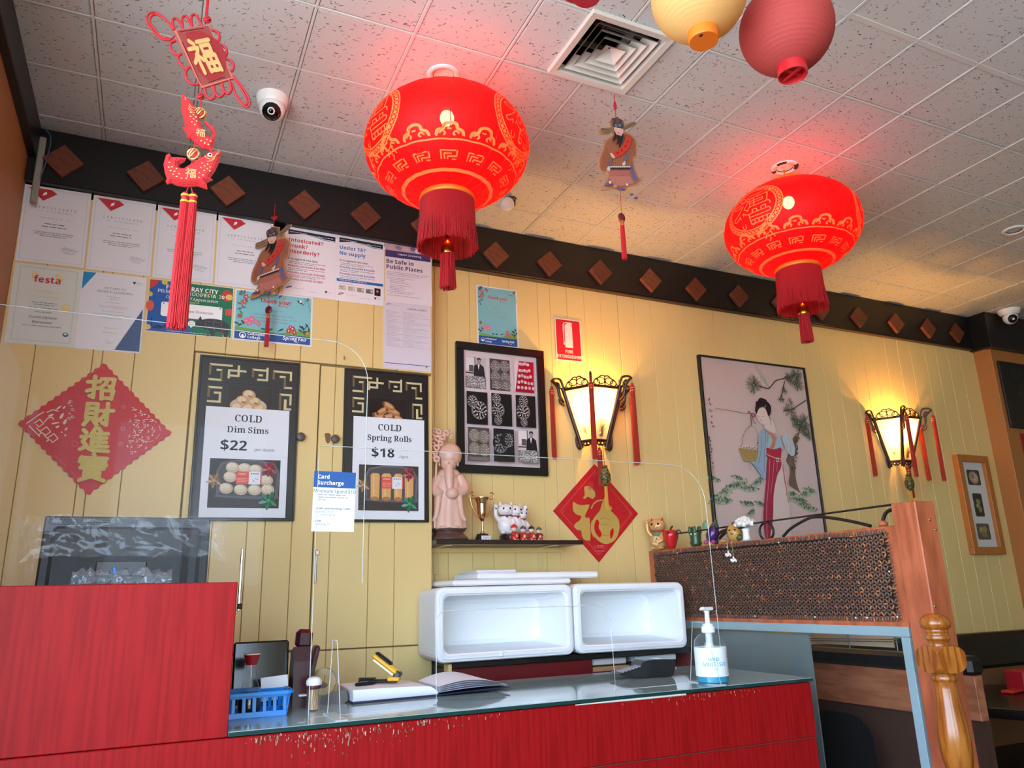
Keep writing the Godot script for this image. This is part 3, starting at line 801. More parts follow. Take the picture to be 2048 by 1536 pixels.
func seating():
	# booth back beyond the screen, running away from the street
	var b = thing("booth_back", "booth back of bare orange timber with black padded top, seen through the screen's glass", "bench", Vector3(3.12, 0, 0.9))
	var wd = mat(c8(176, 112, 78), 0.5, 0.0, {"albedo_texture": noise_tex(8, 0.015, c8(222, 208, 198), Color.WHITE), "uv1_triplanar": true, "uv1_scale": Vector3(9, 9, 1.2)})
	part("timber_back", span(-0.02, 0.02, 0.872, 1.012, -0.6, 0.12, 0.002), wd, b)
	part("padded_top", span(-0.03, 0.045, 1.01, 1.072, -0.6, 0.12, 0.014), mat(c8(18, 18, 20), 0.4), b)
	part("seat_base", span(0.0, 0.02, 0.0, 0.872, -0.6, 0.12), mat(c8(70, 44, 30), 0.6), b)
	part("seat", span(0.02, 0.48, 0.38, 0.46, -0.6, 0.12, 0.02), mat(c8(18, 18, 20), 0.4), b)
	var ch = thing("folding_chair", "folded black chair leaning behind the counter's end, its curved back showing through glass", "chair", Vector3(2.93, 0, 0.5))
	var g = G.new()
	g.surf(func(u, v):
		var w = lerpf(0.25, 0.175, smoothstep(0.3, 1.0, v))
		var y = 0.30 + 0.55 * v - 0.06 * pow(absf(u * 2 - 1), 4.0) * smoothstep(0.6, 1.0, v)
		return Vector3(0.03 * cos((u - 0.5) * PI) + 0.06 * v, y, (u - 0.5) * 2 * w), 16, 14)
	part("backrest", g, mat(c8(20, 20, 21), 0.35), ch)
	part("seat", bx(Vector3(0.06, 0.33, 0), Vector3(0.02, 0.42, 0.4), 0.008, rz(-5)), mat(c8(20, 20, 21), 0.35), ch)
	for s in [[-0.01, -0.21], [-0.01, 0.21], [0.085, -0.19], [0.085, 0.19]]: part("leg", bx(Vector3(s[0], 0.3, s[1]), Vector3(0.016, 0.6, 0.016), 0.003, rz(-6)), M.black_plastic, ch)
	var r = thing("wire_rack", "small blue-grey wire rack holding cream papers on the black padded booth top", "rack", Vector3(3.125, 1.0725, 0.5))
	g = G.new()
	for zz in [-0.22, 0.0, 0.22]: g.tube([Vector3(0, 0.0, zz), Vector3(0, 0.07, zz), Vector3(0.04, 0.075, zz)], 0.0025, 6)
	for y in [0.022, 0.03]: g.tube([Vector3(0, y, -0.22), Vector3(0, y + 0.012, 0.23)], 0.0018, 6)
	part("wire", g, mat(c8(110, 140, 150), 0.3, 0.5), r)
	part("papers", span(0.004, 0.012, 0.012, 0.07, -0.2, 0.2), mat(c8(210, 190, 160), 0.6), r)
	# bench along the back wall on the far side, table and napkin box
	var w = thing("padded_bench", "long black padded bench back against the far cream wall behind the newel post", "bench", Vector3(4.9, 0, -0.12))
	part("padded_back", span(-1.4, 0.48, 0.85, 1.035, -0.1, 0.0, 0.02), mat(c8(14, 14, 15), 0.45), w)
	part("timber_band", span(-1.4, 0.48, 0.46, 0.85, -0.11, -0.02), mat(c8(120, 78, 52), 0.5), w)
	part("seat", span(-1.4, 0.48, 0.38, 0.46, -0.1, 0.38, 0.02), mat(c8(14, 14, 15), 0.45), w)
	part("base", span(-1.4, 0.48, 0.0, 0.38, -0.1, 0.33), mat(c8(60, 40, 30), 0.6), w)
	var t = thing("dining_table", "round black-topped dining table on a slim black leg beyond the newel post", "table", Vector3(4.56, 0, 0.3))
	g = G.new(); g.lathe([Vector2(0, 0.725), Vector2(0.5, 0.725), Vector2(0.505, 0.73), Vector2(0.505, 0.765), Vector2(0.5, 0.77), Vector2(0, 0.77)], 48)
	part("table_top", g, mat(c8(24, 21, 22), 0.25), t)
	g = G.new(); g.lathe([Vector2(0.22, 0), Vector2(0.22, 0.015), Vector2(0.04, 0.04), Vector2(0.028, 0.06), Vector2(0.028, 0.726)], 24)
	part("leg", g, M.black_plastic, t)
	var nb = thing("napkin_box", "red folded napkin holder standing on the black dining table", "napkin holder", Vector3(4.75, 0.7705, 0.12))
	part("holder", span(-0.1, 0.12, 0.0, 0.1, -0.05, 0.05, 0.006), mat(c8(168, 26, 34), 0.5), nb)
	part("napkin", bx(Vector3(-0.16, 0.008, 0.02), Vector3(0.14, 0.014, 0.06), 0.005, ry(12)), mat(c8(190, 40, 40), 0.6), nb)

func sheet(called: String, label: String, cat: String, p: Vector3, w: float, h: float, deg: float, gx: float, gy: float, m: Material, thick := 0.0006, group := "") -> Array:
	var o = thing(called, label, cat, p, rz(deg), group)
	part("paper", bx(Vector3(0, 0, thick / 2.0), Vector3(w, h, thick)), m, o)
	return [o, ink(w, h, gx, gy, thick + 0.0002)]
func bow(k: Ink, col: Color, px: float, py: float, r: float):
	for j in 11:
		var a = TAU * j / 11.0
		var l = r * (1.0 if j % 2 else 0.72)
		k.ell(col.lightened(0.18 * (j % 3)) if j % 2 else col.darkened(0.25), px + cos(a) * l * 0.55, py + sin(a) * l * 0.55, l * 0.5, r * 0.17, a, 10)
	k.ell(col.lightened(0.2), px, py, r * 0.22, r * 0.2)
func flower(k: Ink, col: Color, px: float, py: float, r: float, heart: Color, n := 6):
	for j in n: k.ell(col, px + cos(TAU * j / n) * r * 0.6, py + sin(TAU * j / n) * r * 0.6, r * 0.45, r * 0.3, TAU * j / n, 9)
	k.ell(heart, px, py, r * 0.28, r * 0.28, 0, 8)
func bird(k: Ink, col: Color, px: float, py: float, s: float, flip := 1.0):
	k.ell(col, px, py, s, s * 0.42, 0.5 * flip, 12)
	k.ell(col, px - s * 0.8 * flip, py - s * 0.55, s * 0.36, s * 0.33, 0, 10)
	k.line(col, PackedVector2Array([Vector2(px + s * 0.6 * flip, py + s * 0.3), Vector2(px + s * 1.7 * flip, py + s * 1.1)]), s * 0.25)

func papers():
	var z = ZL + 0.0004
	var q = RandomNumberGenerator.new(); q.seed = 21
	var red = c8(204, 44, 58)
	var grey = c8(86, 92, 108)
	var cl = ["white certificate with red angular mark, in the corner under the beam", "white certificate with red angular mark, directly above the return-to-work sheet", "white certificate with red angular mark, partly behind the long red fish tassel", "white certificate with red angular mark, half hidden behind the bearded hanging figure"]
	var cp = [[0.178, 2.634, 1.2], [0.395, 2.636, 0.9], [0.612, 2.639, 1.1], [0.829, 2.641, 1.2]]
	for i in 4:
		var s = sheet("certificate", cl[i], "certificate", Vector3(cp[i][0], cp[i][1], z), 0.21, 0.296, cp[i][2], 210, 297, M.paper, 0.0006, "certificates of the top row")
		var k: Ink = s[1]
		k.frame(c8(176, 190, 206), 9, 9, 192, 279, 0.8)
		k.frame(c8(200, 208, 218), 11.5, 11.5, 187, 274, 0.4)
		k.poly(red, "13,9 84,9 103,23 61,56")
		k.line(c8(226, 140, 146), "14,14 59,58", 0.8)
		k.poly(Color.WHITE, "58,34 60,25 69,19 71,27 66,33 62,34 57,38")
		k.spaced(grey, "CERTIFICATE", 103, 86, 8.5, 12.4)
		k.spaced(c8(120, 126, 140), "OF APPRECIATION" if i == 2 else "OF ATTENDANCE", 103, 98, 5.2, 7.0 if i == 2 else 8.2)
		k.spaced(c8(120, 126, 140), "PRESENTED TO", 105, 124, 4.6, 8.2)
		for l in [[143, 62], [154, 76]]: k.small(c8(60, 62, 70), 105 - l[1] / 2.0, l[0], l[1], 4.6, q)
		for l in [[177, 126], [184, 118], [191, 84]]: k.small(c8(90, 94, 104), 105 - l[1] / 2.0, l[0], l[1], 3.6, q)
		k.line(c8(70, 84, 96), "138,236 144,228 147,238 152,229 156,238 162,230 166,238 173,231 180,238 188,234", 0.9)
		k.line(c8(70, 84, 96), "136,241 186,240", 0.7)
		k.small(c8(130, 140, 146), 142, 246, 40, 2.4, q); k.small(c8(130, 140, 146), 148, 251, 28, 2.4, q)
		part("print", k, M.ink, s[0])
	# festa certificate
	var s = sheet("festa_certificate", "pale framed certificate headed with red word festa, lower left of the pinned papers", "certificate", Vector3(0.183, 2.331, z), 0.206, 0.294, 0.8, 210, 297, mat(c8(222, 226, 220), 0.55))
	var k: Ink = s[1]
	k.frame(c8(168, 184, 178), 17, 10, 180, 274, 1.0); k.frame(c8(186, 198, 192), 20, 13, 174, 268, 0.6)
	for f in [[62, 40, 8], [70, 32, 5], [135, 38, 9], [146, 46, 6], [60, 50, 5]]: flower(k, c8(236, 216, 120), f[0], f[1], f[2], c8(240, 226, 160), 7)
	k.text(c8(204, 50, 62), "festa", 104, 66, 24, "bold", 0, 1.05)
	k.text(c8(226, 216, 178), "Certificate of", 104, 104, 10, "serif", 0, 1.0, 0.3)
	k.text(c8(226, 216, 178), "Appreciation", 104, 122, 10, "serif", 0, 1.0, 0.3)
	for l in [[140, 78], [148, 62], [160, 96], [175, 52]]: k.small(c8(96, 100, 100), 104 - l[1] / 2.0, l[0], l[1], 4.4, q)
	flower(k, c8(238, 222, 150), 172, 152, 15, c8(240, 226, 160), 8)
	k.text(c8(50, 54, 60), "Ponois Chinese", 104, 200, 9, "serif", 0, 1.0, 0.25)
	k.text(c8(50, 54, 60), "Restaurant", 104, 218, 9, "serif", 0, 1.0, 0.25)
	k.small(c8(96, 100, 100), 46, 227, 118, 4.0, q)
	k.ell(c8(72, 104, 134), 180, 252, 9, 8); k.ell(c8(214, 222, 222), 180, 250, 5, 4)
	part("print", k, M.ink, s[0])
	# e-learning certificate
	s = sheet("training_certificate", "white return-to-work certificate with blue corner triangles, beside the festa certificate", "certificate", Vector3(0.391, 2.333, z), 0.209, 0.294, 0.9, 210, 297, M.paper)
	k = s[1]
	k.poly(c8(26, 140, 196), "3,3 44,3 3,72"); k.poly(c8(64, 96, 142), "206,125 206,291 126,291")
	k.poly(c8(40, 44, 56), "164,22 176,22 170,34"); k.small(c8(120, 124, 132), 177, 26, 20, 3, q); k.small(c8(120, 124, 132), 177, 32, 14, 2.4, q)
	k.text(c8(118, 124, 138), "RETURN TO", 110, 62, 8.2, "sans", 0, 1.25); k.text(c8(118, 124, 138), "WORK E-LEARNING", 110, 76, 8.2, "sans", 0, 1.25)
	for l in [[90, 44], [99, 26], [112, 50], [126, 96], [132, 84], [146, 70], [158, 120], [165, 126], [172, 60], [210, 42], [228, 50], [262, 22], [267, 26]]: k.small(c8(170, 176, 190) if l[0] > 100 else c8(140, 146, 160), 108 - l[1] / 2.0, l[0], l[1], 3.4, q)
	part("print", k, M.ink, s[0])
	# school fete certificate, blue and green
	s = sheet("fete_certificate", "blue and green landscape certificate with a rhinoceros, behind the fish tassel's end", "certificate", Vector3(0.652, 2.381, z), 0.295, 0.205, 1.1, 297, 210, M.paper)
	k = s[1]
	k.rect(c8(20, 118, 84), 2, 2, 293, 206); k.poly(c8(24, 92, 172), "2,2 104,2 118,60 110,120 138,170 150,208 2,208")
	k.poly(c8(20, 108, 128), "104,2 130,2 150,60 138,130 166,208 150,208 138,170 110,120 118,60")
	k.poly(c8(206, 58, 56), "2,2 32,2 26,20 12,34 2,38"); k.ell(c8(226, 96, 64), 8, 108, 14, 21); k.ell(c8(206, 58, 56), 274, 36, 20, 24)
	k.poly(c8(214, 84, 62), "270,92 295,88 295,116 272,118"); k.ell(c8(206, 58, 56), 268, 178, 17, 17)
	for f in [[52, 8, 11], [5, 62, 10], [6, 194, 11], [282, 42, 13], [276, 204, 11]]: flower(k, c8(236, 206, 96), f[0], f[1], f[2], c8(200, 150, 40), 8)
	k.text(Color.WHITE, "FOOTSCRAY CiTY", 150, 34, 17, "bold", 0, 1.0); k.text(Color.WHITE, "PRiMARY SCHOOL", 108, 52, 14, "sans", 0, 1.05)
	var fl = "FESTA 2011"
	for j in fl.length(): k.text([c8(236, 206, 96), Color.WHITE, c8(240, 226, 180)][j % 3], fl[j], 186 + j * 10.6, 52, 14, "bold")
	k.text(Color.WHITE, "Certificate of Appreciation", 150, 72, 12, "sans", 0, 1.0, 0.2); k.text(c8(210, 220, 120), "AWARDED TO", 150, 84, 6, "bold")
	k.poly(Color.WHITE, "46,92 52,88 254,88 260,92 260,140 254,146 52,146 46,140")
	for d in [[54, 94], [252, 94]]: k.ell(c8(60, 60, 60), d[0], d[1], 2.4, 2.4)
	k.text(c8(50, 60, 80), "Ponois Chinese Restaurant", 152, 122, 10, "serif", 0, 0.9, 0.25)
	var rh = c8(58, 62, 68)
	k.shape(curve2("168,160 176,148 184,132 190,146 206,140 236,138 262,142 284,156 290,178 284,190 284,206 270,206 266,190 240,188 236,206 222,206 218,186 200,184 190,176 172,174 164,168", 4)); k.tint(rh)
	k.shape(curve2("168,160 176,148 184,132 190,146 206,140 236,138 262,142 284,156 290,178 284,190 284,206 270,206 266,190 240,188 236,206 222,206 218,186 200,184 190,176 172,174 164,168", 4))
	for l in ["206,144 202,160 208,182", "236,140 230,162 236,186", "262,144 258,164 264,186", "176,156 188,156", "210,152 256,150", "212,168 252,170"]: k.line(c8(110, 114, 122), l, 1.4)
	k.ell(c8(20, 20, 24), 178, 157, 1.6, 1.6)
	k.ell(Color.WHITE, 154, 166, 13, 12); k.poly(Color.WHITE, "150,176 160,176 152,184"); k.small(c8(90, 100, 130), 146, 162, 16, 3, q); k.small(c8(90, 100, 130), 147, 168, 14, 3, q)
	k.line(c8(16, 40, 90), "18,158 16,178 24,194 46,196 62,186 68,164", 3.5); k.ell(c8(16, 40, 90), 42, 188, 14, 6)
	k.small(c8(200, 220, 220), 72, 202, 150, 3.4, q)
	part("print", k, M.ink, s[0])
	# spring fair thank-you sheets
	for i in 2:
		var W = [297.0, 210.0][i] as float
		var Hh = [210.0, 297.0][i] as float
		s = sheet("thank_you_sheet", ["pale teal landscape thank-you sheet with flowers and blue foot band, on the cupboard", "pale teal upright thank-you sheet hung above the black framed photographs"][i], "thank-you sheet", [Vector3(0.953, 2.384, z), Vector3(1.969, 2.566, ZR + 0.0008)][i], [0.297, 0.207][i], [0.209, 0.291][i], [0.8, 0.6][i], W, Hh, M.paper)
		k = s[1]
		var sky = [c8(132, 198, 206), c8(126, 190, 200)][i] as Color
		k.rect(sky, 6, 6, W - 12, Hh - 12)
		var fy = Hh - [40.0, 44.0][i] as float
		k.tint(c8(112, 176, 84))
		k.shape(PackedVector2Array([Vector2(6, fy - 16), Vector2(W * 0.3, fy - 9), Vector2(W * 0.55, fy - 3), Vector2(W * 0.75, fy - 14), Vector2(W - 6, fy - 26), Vector2(W - 6, fy + 1), Vector2(6, fy + 1)]))
		k.rect(c8(28, 82, 154), 6, fy, W - 12, Hh - 6 - fy)
		var fx = W / 297.0
		k.ell(Color.WHITE, 34 * fx + 2, fy + 18, 13 * fx, 12 * fx); k.ell(c8(28, 82, 154), 34 * fx + 2, fy + 17, 9.5 * fx, 8.5 * fx); k.ell(Color.WHITE, 34 * fx + 2, fy + 21, 5 * fx, 7 * fx)
		k.text(Color.WHITE, "Collingwood", 54 * fx, fy + 15, 10 * fx, "bold", -1); k.text(Color.WHITE, "College", 54 * fx, fy + 29, 10 * fx, "bold", -1)
		k.text(Color.WHITE, "Spring Fair", W - 22, fy + 21, 14 * fx, "bold", 1, 0.9, 0.15); k.text(Color.WHITE, "2021", W - 58 * fx, fy + 30, 5 * fx, "sans")
		var ty = [46.0, 62.0][i] as float
		k.text(c8(206, 48, 60), "Thank you!", W / 2 + 2, ty, 17 * (fx + 1) / 2, "bold", 0, 0.95, 0.1); k.line(c8(206, 48, 60), PackedVector2Array([Vector2(W * 0.55, ty + 9), Vector2(W * 0.62, ty + 7), Vector2(W * 0.67, ty + 10)]), 2.0)
		var yy = [74.0, 108.0][i] as float
		for l in [[0, 60], [20, 150], [34, 172], [47, 124]]: k.small(c8(80, 122, 134), W / 2 - l[1] * fx / 2.0, yy + l[0] * [1.0, 0.95][i], l[1] * fx, 6.5 * fx, q)
		# flowers, vines and birds round the edge
		var f: float = fx
		for v in [[18, 20], [30, 34], [16, 44]]: k.line(c8(70, 100, 96), PackedVector2Array([Vector2(v[0] * f + 6, v[1]), Vector2(v[0] * f + 16, v[1] + 16), Vector2(v[0] * f + 8, v[1] + 40)]), 1.6)
		for v in [[14, 60, 0.4], [26, 52, -0.6], [30, 74, 0.2], [16, 82, -0.3], [22, 96, 0.8], [40, 44, 0.9]]: k.ell(c8(78, 116, 108), v[0] * f + 4, v[1], 9 * f, 3.2, v[2], 10)
		for v in [[42, 30, 10], [36, 50, 8], [28, 58, 7]]: flower(k, c8(200, 78, 90), v[0] * f, v[1], v[2] * f + 2, c8(240, 200, 120), 5)
		for v in [[46, 128, 12], [66, 120, 13], [82, 130, 10], [92, 136, 9], [58, 138, 10]]: flower(k, c8(226, 122, 150), v[0] * f, fy - 170 + v[1], v[2] * f + 1, c8(236, 180, 190), 6)
		for v in [[12, -28, 0.3], [24, -22, -0.5], [34, -34, 0.9], [110, -14, 0.2], [136, -14, -0.3], [260, -34, 1.2], [276, -46, 0.9], [284, -28, 1.6], [250, -22, 0.4], [268, -18, -0.5]]: k.ell(c8(52, 92, 70), v[0] * f, fy + v[1], 10 * f, 3.6, v[2], 10)
		for v in [[206, -16, 10], [220, -26, 11], [228, -12, 9], [212, -32, 7]]: flower(k, c8(206, 52, 66), v[0] * f, fy + v[1], v[2] * f + 1, c8(250, 236, 190), 6)
		k.line(c8(70, 60, 48), PackedVector2Array([Vector2(W - 30 * f, fy - 4), Vector2(W - 34 * f, fy - 26), Vector2(W - 22 * f, fy - 44)]), 2.4)
		bird(k, c8(30, 34, 40), 176 * f, fy - 16, 8 * f, -1.0); bird(k, c8(30, 34, 44), 246 * f, 30, 9 * f, 1.0); bird(k, c8(40, 50, 60), W - 44 * f, fy - 36, 7 * f, 1.0)
		k.ell(c8(240, 240, 236), 248 * f, 26, 4 * f, 6 * f, 0.4); k.ell(c8(204, 150, 60), W - 18 * f, fy - 12, 6 * f, 7)
		for v in [[66, 18, -0.4], [74, 24, 0.5]]: k.ell(c8(196, 66, 60), v[0] * f, v[1], 9 * f, 4, v[2], 10)
		for v in [[262, 18, 0.5], [276, 34, 1.0], [282, 54, 1.4]]: k.line(c8(86, 120, 116), PackedVector2Array([Vector2(v[0] * f, v[1] - 8), Vector2(v[0] * f + 6, v[1] + 4), Vector2(v[0] * f + 2, v[1] + 14)]), 1.5)
		for v in [[18, 14, 12], [30, 10, 9], [272, 12, 9]]: k.ell(c8(74, 84, 130) if i == 1 else c8(90, 130, 126), v[0] * f + 3, v[1] + 3, v[2] * f * 0.5, v[2], 0.3, 10)
		k.ell(c8(150, 112, 60), 22 * f, 112 if i == 0 else 190, 9 * f, 8)
		part("print", k, M.ink, s[0])

func posters():
	var z = ZL + 0.0004
	var q = RandomNumberGenerator.new(); q.seed = 33
	var heads = [["Intoxicated?", "Drunk?", "Disorderly?"], ["Under 18?", "No supply"]]
	for i in 2:
		var col = [c8(196, 44, 66), c8(34, 112, 178)][i] as Color
		var sub = [c8(196, 60, 80), c8(60, 92, 160)][i] as Color
		var s = sheet("liquor_notice", ["laminated white notice with red heading about drunkenness, right of the bearded hanging figure", "laminated white notice with blue heading about under-age supply, between two other notices"][i], "notice", [Vector3(1.083, 2.640, z + 0.0008), Vector3(1.289, 2.642, z)][i], [0.208, 0.203][i], 0.297, [0.6, 0.7][i], 210, 297, M.laminate_paper)
		var k: Ink = s[1]
		k.shape(curve2("12,14 60,20 110,32 150,42 200,44 200,22 12,14", 3))
		k.tint(c8(22, 52, 70)); k.shape(pts("12,13 205,18 205,38 160,36 120,28 70,26 12,36"))
		k.tint(c8(90, 158, 170)); k.shape(pts("70,27 120,29.5 160,38 205,40 205,43 158,42 118,33"))
		k.small(c8(150, 180, 190), 18, 22, 70, 4, q); k.small(c8(150, 180, 190), 132, 27, 64, 4, q)
		var y = 66.0
		for t in heads[i]: k.text(col, t, 14, y, 16, "bold", -1, 1.05); y += 25
		y += 4
		k.text(c8(50, 56, 66), "It is against the law:", 14, y, 7.5, "bold", -1, 1.2); y += 11
		var fees = [["$18,000", "$18,000", "$7,000"], ["$18,000", "$18,000", "$700"]]
		for t in fees[i]:
			k.small(c8(110, 116, 126), 18, y - 4, 150, 4.5, q); k.small(c8(110, 116, 126), 18, y + 3, q.randf_range(60, 150), 4.5, q)
			k.text(sub, "Penalty exceeds " + t, 16, y + 19, 8, "bold", -1, 1.15); y += 29
		if i == 1:
			k.rect(c8(28, 110, 176), 4, 199, 202, 12); k.small(c8(160, 200, 224), 14, 203, 120, 5, q)
			k.small(c8(140, 146, 152), 16, 219, 60, 3.4, q)
			for j in 4: k.rect([c8(176, 190, 176), c8(186, 184, 160), c8(150, 150, 140), c8(90, 104, 104)][j], 14 + j * 39, 228 + j, 30, 19); k.small(c8(90, 90, 90), 17 + j * 39, 233 + j, 22, 3, q); k.rect(c8(214, 210, 200), 34 + j * 39, 231 + j, 8, 11)
			k.rect(c8(24, 26, 40), 168, 222, 27, 34); k.ell(c8(150, 140, 100), 181, 236, 5, 6)
		k.line(c8(30, 34, 40), "14,268 22,262 34,262", 2.6); k.line(c8(30, 34, 40), "12,270 20,270 32,264", 2.0)
		k.small(c8(150, 154, 160), 44, 266, 44, 3, q); k.small(c8(150, 154, 160), 104, 274, 44, 3, q)
		k.poly(c8(30, 34, 44), "166,264 178,264 172,275"); k.small(c8(120, 124, 130), 180, 268, 16, 3, q)
		part("print", k, M.ink_gloss, s[0])
	var s = sheet("safety_notice", "white notice titled Be Safe in Public Places, partly behind the first lantern's fringe", "notice", Vector3(1.498, 2.655, z + 0.0006), 0.209, 0.272, 1.4, 210, 272, mat(c8(226, 220, 226), 0.5))
	var k: Ink = s[1]
	k.rect(c8(190, 168, 176), 3, 3, 204, 32)
	for f in [[30, 22, 22, 14, c8(206, 172, 170)], [62, 18, 18, 12, c8(150, 128, 150)], [96, 22, 20, 14, c8(214, 184, 176)], [128, 16, 16, 12, c8(108, 104, 140)], [150, 24, 18, 10, c8(226, 220, 226)], [178, 18, 20, 12, c8(120, 112, 140)]]: k.ell(f[4], f[0], f[1], f[2] * 0.8, f[3] * 0.8, 0.2)
	k.rect(c8(62, 54, 108), 3, 35, 204, 31); k.text(c8(226, 222, 236), "Liquor Licensing", 112, 52, 8.5, "bold", 0, 1.15)
	k.text(c8(46, 38, 84), "Be Safe in", 8, 95, 18, "bold", -1, 1.05); k.text(c8(46, 38, 84), "Public Places", 8, 121, 18, "bold", -1, 1.05)
	var y = 134.0
	for l in [190, 176, 150, 0, 120, 70, 64, 88, 0, 96, 60, 72, 66, 120, 90, 0, 150]:
		if l: k.small(c8(118, 110, 124), 10 if l > 118 else 22, y, l, 3.6, q)
		y += 7.2 if l else 4.0
	part("print", k, M.ink, s[0])
	s = sheet("licence_sheet", "long wavy printed licence sheet hanging beside the recess below the safety notice", "licence", Vector3(1.496, 2.372, z + 0.0002), 0.208, 0.293, 0.9, 210, 297, mat(c8(216, 208, 218), 0.5))
	k = s[1]
	k.line(c8(60, 56, 70), "14,14 24,9 34,10", 2.4); k.small(c8(150, 146, 156), 40, 12, 36, 3, q)
	k.rect(c8(190, 182, 196), 118, 6, 88, 1.2); k.text(c8(92, 84, 100), "LIQUOR LICENCE", 150, 26, 7, "bold", 0, 1.1)
	y = 40.0
	for j in 30:
		if j % 5 == 4: k.small(c8(130, 110, 124), 14, y, 190, 2.6, q)
		else:
			k.small(c8(150, 134, 146), 14, y, q.randf_range(24, 60), 3.0, q)
			k.small(c8(160, 146, 156), 88, y, q.randf_range(30, 110), 3.0, q)
		y += 5.4
	k.rect(c8(70, 92, 160), 6, 272, 198, 3.0); k.poly(c8(40, 40, 50), "184,276 192,276 188,284")
	part("print", k, M.ink, s[0])
	# framed food posters with price sheets
	for i in 2:
		var nm = ["dumpling", "spring roll"][i] as String
		var b = thing("food_poster", "black framed lattice poster of a %s pile, %s" % [nm, ["left of the two cupboard doors' knobs", "on the door by the recess"][i]], "poster", [Vector3(0.882, 1.9, z), Vector3(1.413, 1.902, z)][i], rz(0.5))
		var w = [0.363, 0.349][i] as float
		var h = 0.61
		part("board", bx(Vector3(0, 0, 0.005), Vector3(w, h, 0.010), 0.001), mat(c8(24, 19, 18), 0.35), b)
		for e in [[-w / 2 + 0.004, 0.0, 0.008, h], [w / 2 - 0.004, 0.0, 0.008, h], [0.0, h / 2 - 0.004, w - 0.016, 0.008], [0.0, -h / 2 + 0.004, w - 0.016, 0.008]]:
			part("frame_edge", bx(Vector3(e[0], e[1], 0.0065), Vector3(e[2], e[3], 0.013), 0.001), mat(c8(30, 24, 22), 0.3), b)
		k = ink(w, h, 363, 610, 0.0102)
		var cr = c8(206, 196, 150)
		var sh = c8(122, 100, 66)
		# meander lattice: pale gaps between black laths
		var keys = ["34,30 116,30 116,38 42,38 42,74 34,74", "60,50 82,50 82,96 34,96 34,88 74,88 74,58 60,58", "100,48 166,48 166,56 108,56 108,84 100,84", "134,30 142,30 142,76 104,76 104,68 134,68", "186,38 238,38 238,30 246,30 246,84 206,84 206,76 238,76 238,46 194,46 194,72 186,72", "210,58 226,58 226,66 210,66", "262,38 334,38 334,76 326,76 326,46 270,46 270,74 262,74", "288,58 312,58 312,100 336,100 336,108 304,108 304,66 288,66", "34,118 84,118 84,126 42,126 42,160 34,160", "56,138 82,138 82,180 34,180 34,172 74,172 74,146 56,146", "290,128 336,128 336,172 328,172 328,136 298,136 298,190 290,190", "308,150 318,150 318,184 336,184 336,192 308,192"]
		for e in keys:
			k.poly(cr, e)
		for e in ["34,30 42,38 42,74 34,74", "74,58 82,50 82,96 74,88", "186,38 194,46 194,72 186,72", "262,38 270,46 270,74 262,74", "304,66 312,58 312,100 304,108", "34,118 42,126 42,160 34,160", "290,128 298,136 298,190 290,190"]: k.poly(sh, e)
		k.frame(c8(52, 44, 38), 92, 100, 184, 120, 2); k.rect(c8(34, 27, 26), 106, 116, 156, 104)
		if i == 0:
			k.ell(c8(186, 182, 170), 180, 186, 66, 34)
			for e in [[140, 192, 24, 18], [180, 194, 24, 18], [220, 192, 24, 18], [158, 166, 24, 19], [202, 168, 24, 19], [180, 142, 24, 19]]:
				k.ell(c8(196, 160, 116), e[0], e[1], e[2], e[3], 0.2, 12); k.ell(c8(222, 194, 156), e[0] - 3, e[1] - 4, e[2] * 0.66, e[3] * 0.6, -0.2, 10); k.ell(c8(136, 100, 66), e[0] + 4, e[1] + 6, e[2] * 0.4, 3, 0.3, 8)
		else:
			for e in [[150, 192, 34, 15, 0.3], [196, 190, 36, 15, -0.2], [230, 196, 28, 13, 0.4], [164, 168, 32, 14, -0.5], [206, 168, 34, 14, 0.35], [188, 146, 30, 14, 0.5]]:
				k.ell(c8(166, 112, 72), e[0], e[1], e[2], e[3], e[4], 14); k.ell(c8(204, 152, 106), e[0] - 2, e[1] - 4, e[2] * 0.8, e[3] * 0.45, e[4], 12); k.ell(c8(112, 70, 44), e[0] - e[2] * 0.75, e[1] - e[2] * 0.7 * e[4], 6, 8, 0, 10)
		part("print", k, M.ink_gloss, b)
		# white price sheets held to the poster
		var pz = z + 0.0125
		var pp = sheet("price_sheet", ["white price sheet for cold dim sims taped over the dumpling poster", "white price sheet for cold spring rolls taped over its lattice poster"][i], "price sheet", [Vector3(0.883, 1.808, pz), Vector3(1.423, 1.809, pz)][i], [0.297, 0.292][i], [0.404, 0.404][i], [0.6, 0.3][i], 297, 404, mat(c8(226, 230, 236), 0.55))
		k = pp[1]
		k.text(c8(36, 36, 40), "COLD", 150, 52, 26, "serifbold", 0, 1.0)
		k.text(c8(36, 36, 40), ["Dim Sims", "Spring Rolls"][i], 150, 94, 23, "serifbold", 0, [1.02, 0.98][i])
		k.text(c8(24, 24, 26), ["$22", "$18"][i], 58 if i == 0 else 76, 160, 37, "bold", -1, 1.15)
		k.text(c8(44, 44, 48), ["per dozen", "/4pcs"][i], 176 if i == 0 else 190, 160, 11, "serif", -1, 1.05)
		k.rect(c8(208, 212, 218), 0, 181, 297, 0.8)
		k.rect(c8(54, 44, 42), 26, 192, 246, 178)
		for j in 5: k.rect(c8(64, 52, 48), 26, 200 + j * 34, 246, 3)
		k.tint(c8(96, 94, 100)); k.shape(curve2("66,206 250,204 266,316 250,336 64,332 54,316", 3)); k.tint(c8(76, 68, 68)); k.shape(curve2("72,212 244,210 256,312 244,326 70,324 62,312", 3))
		bow(k, c8(160, 120, 66), 44, 272, 28)
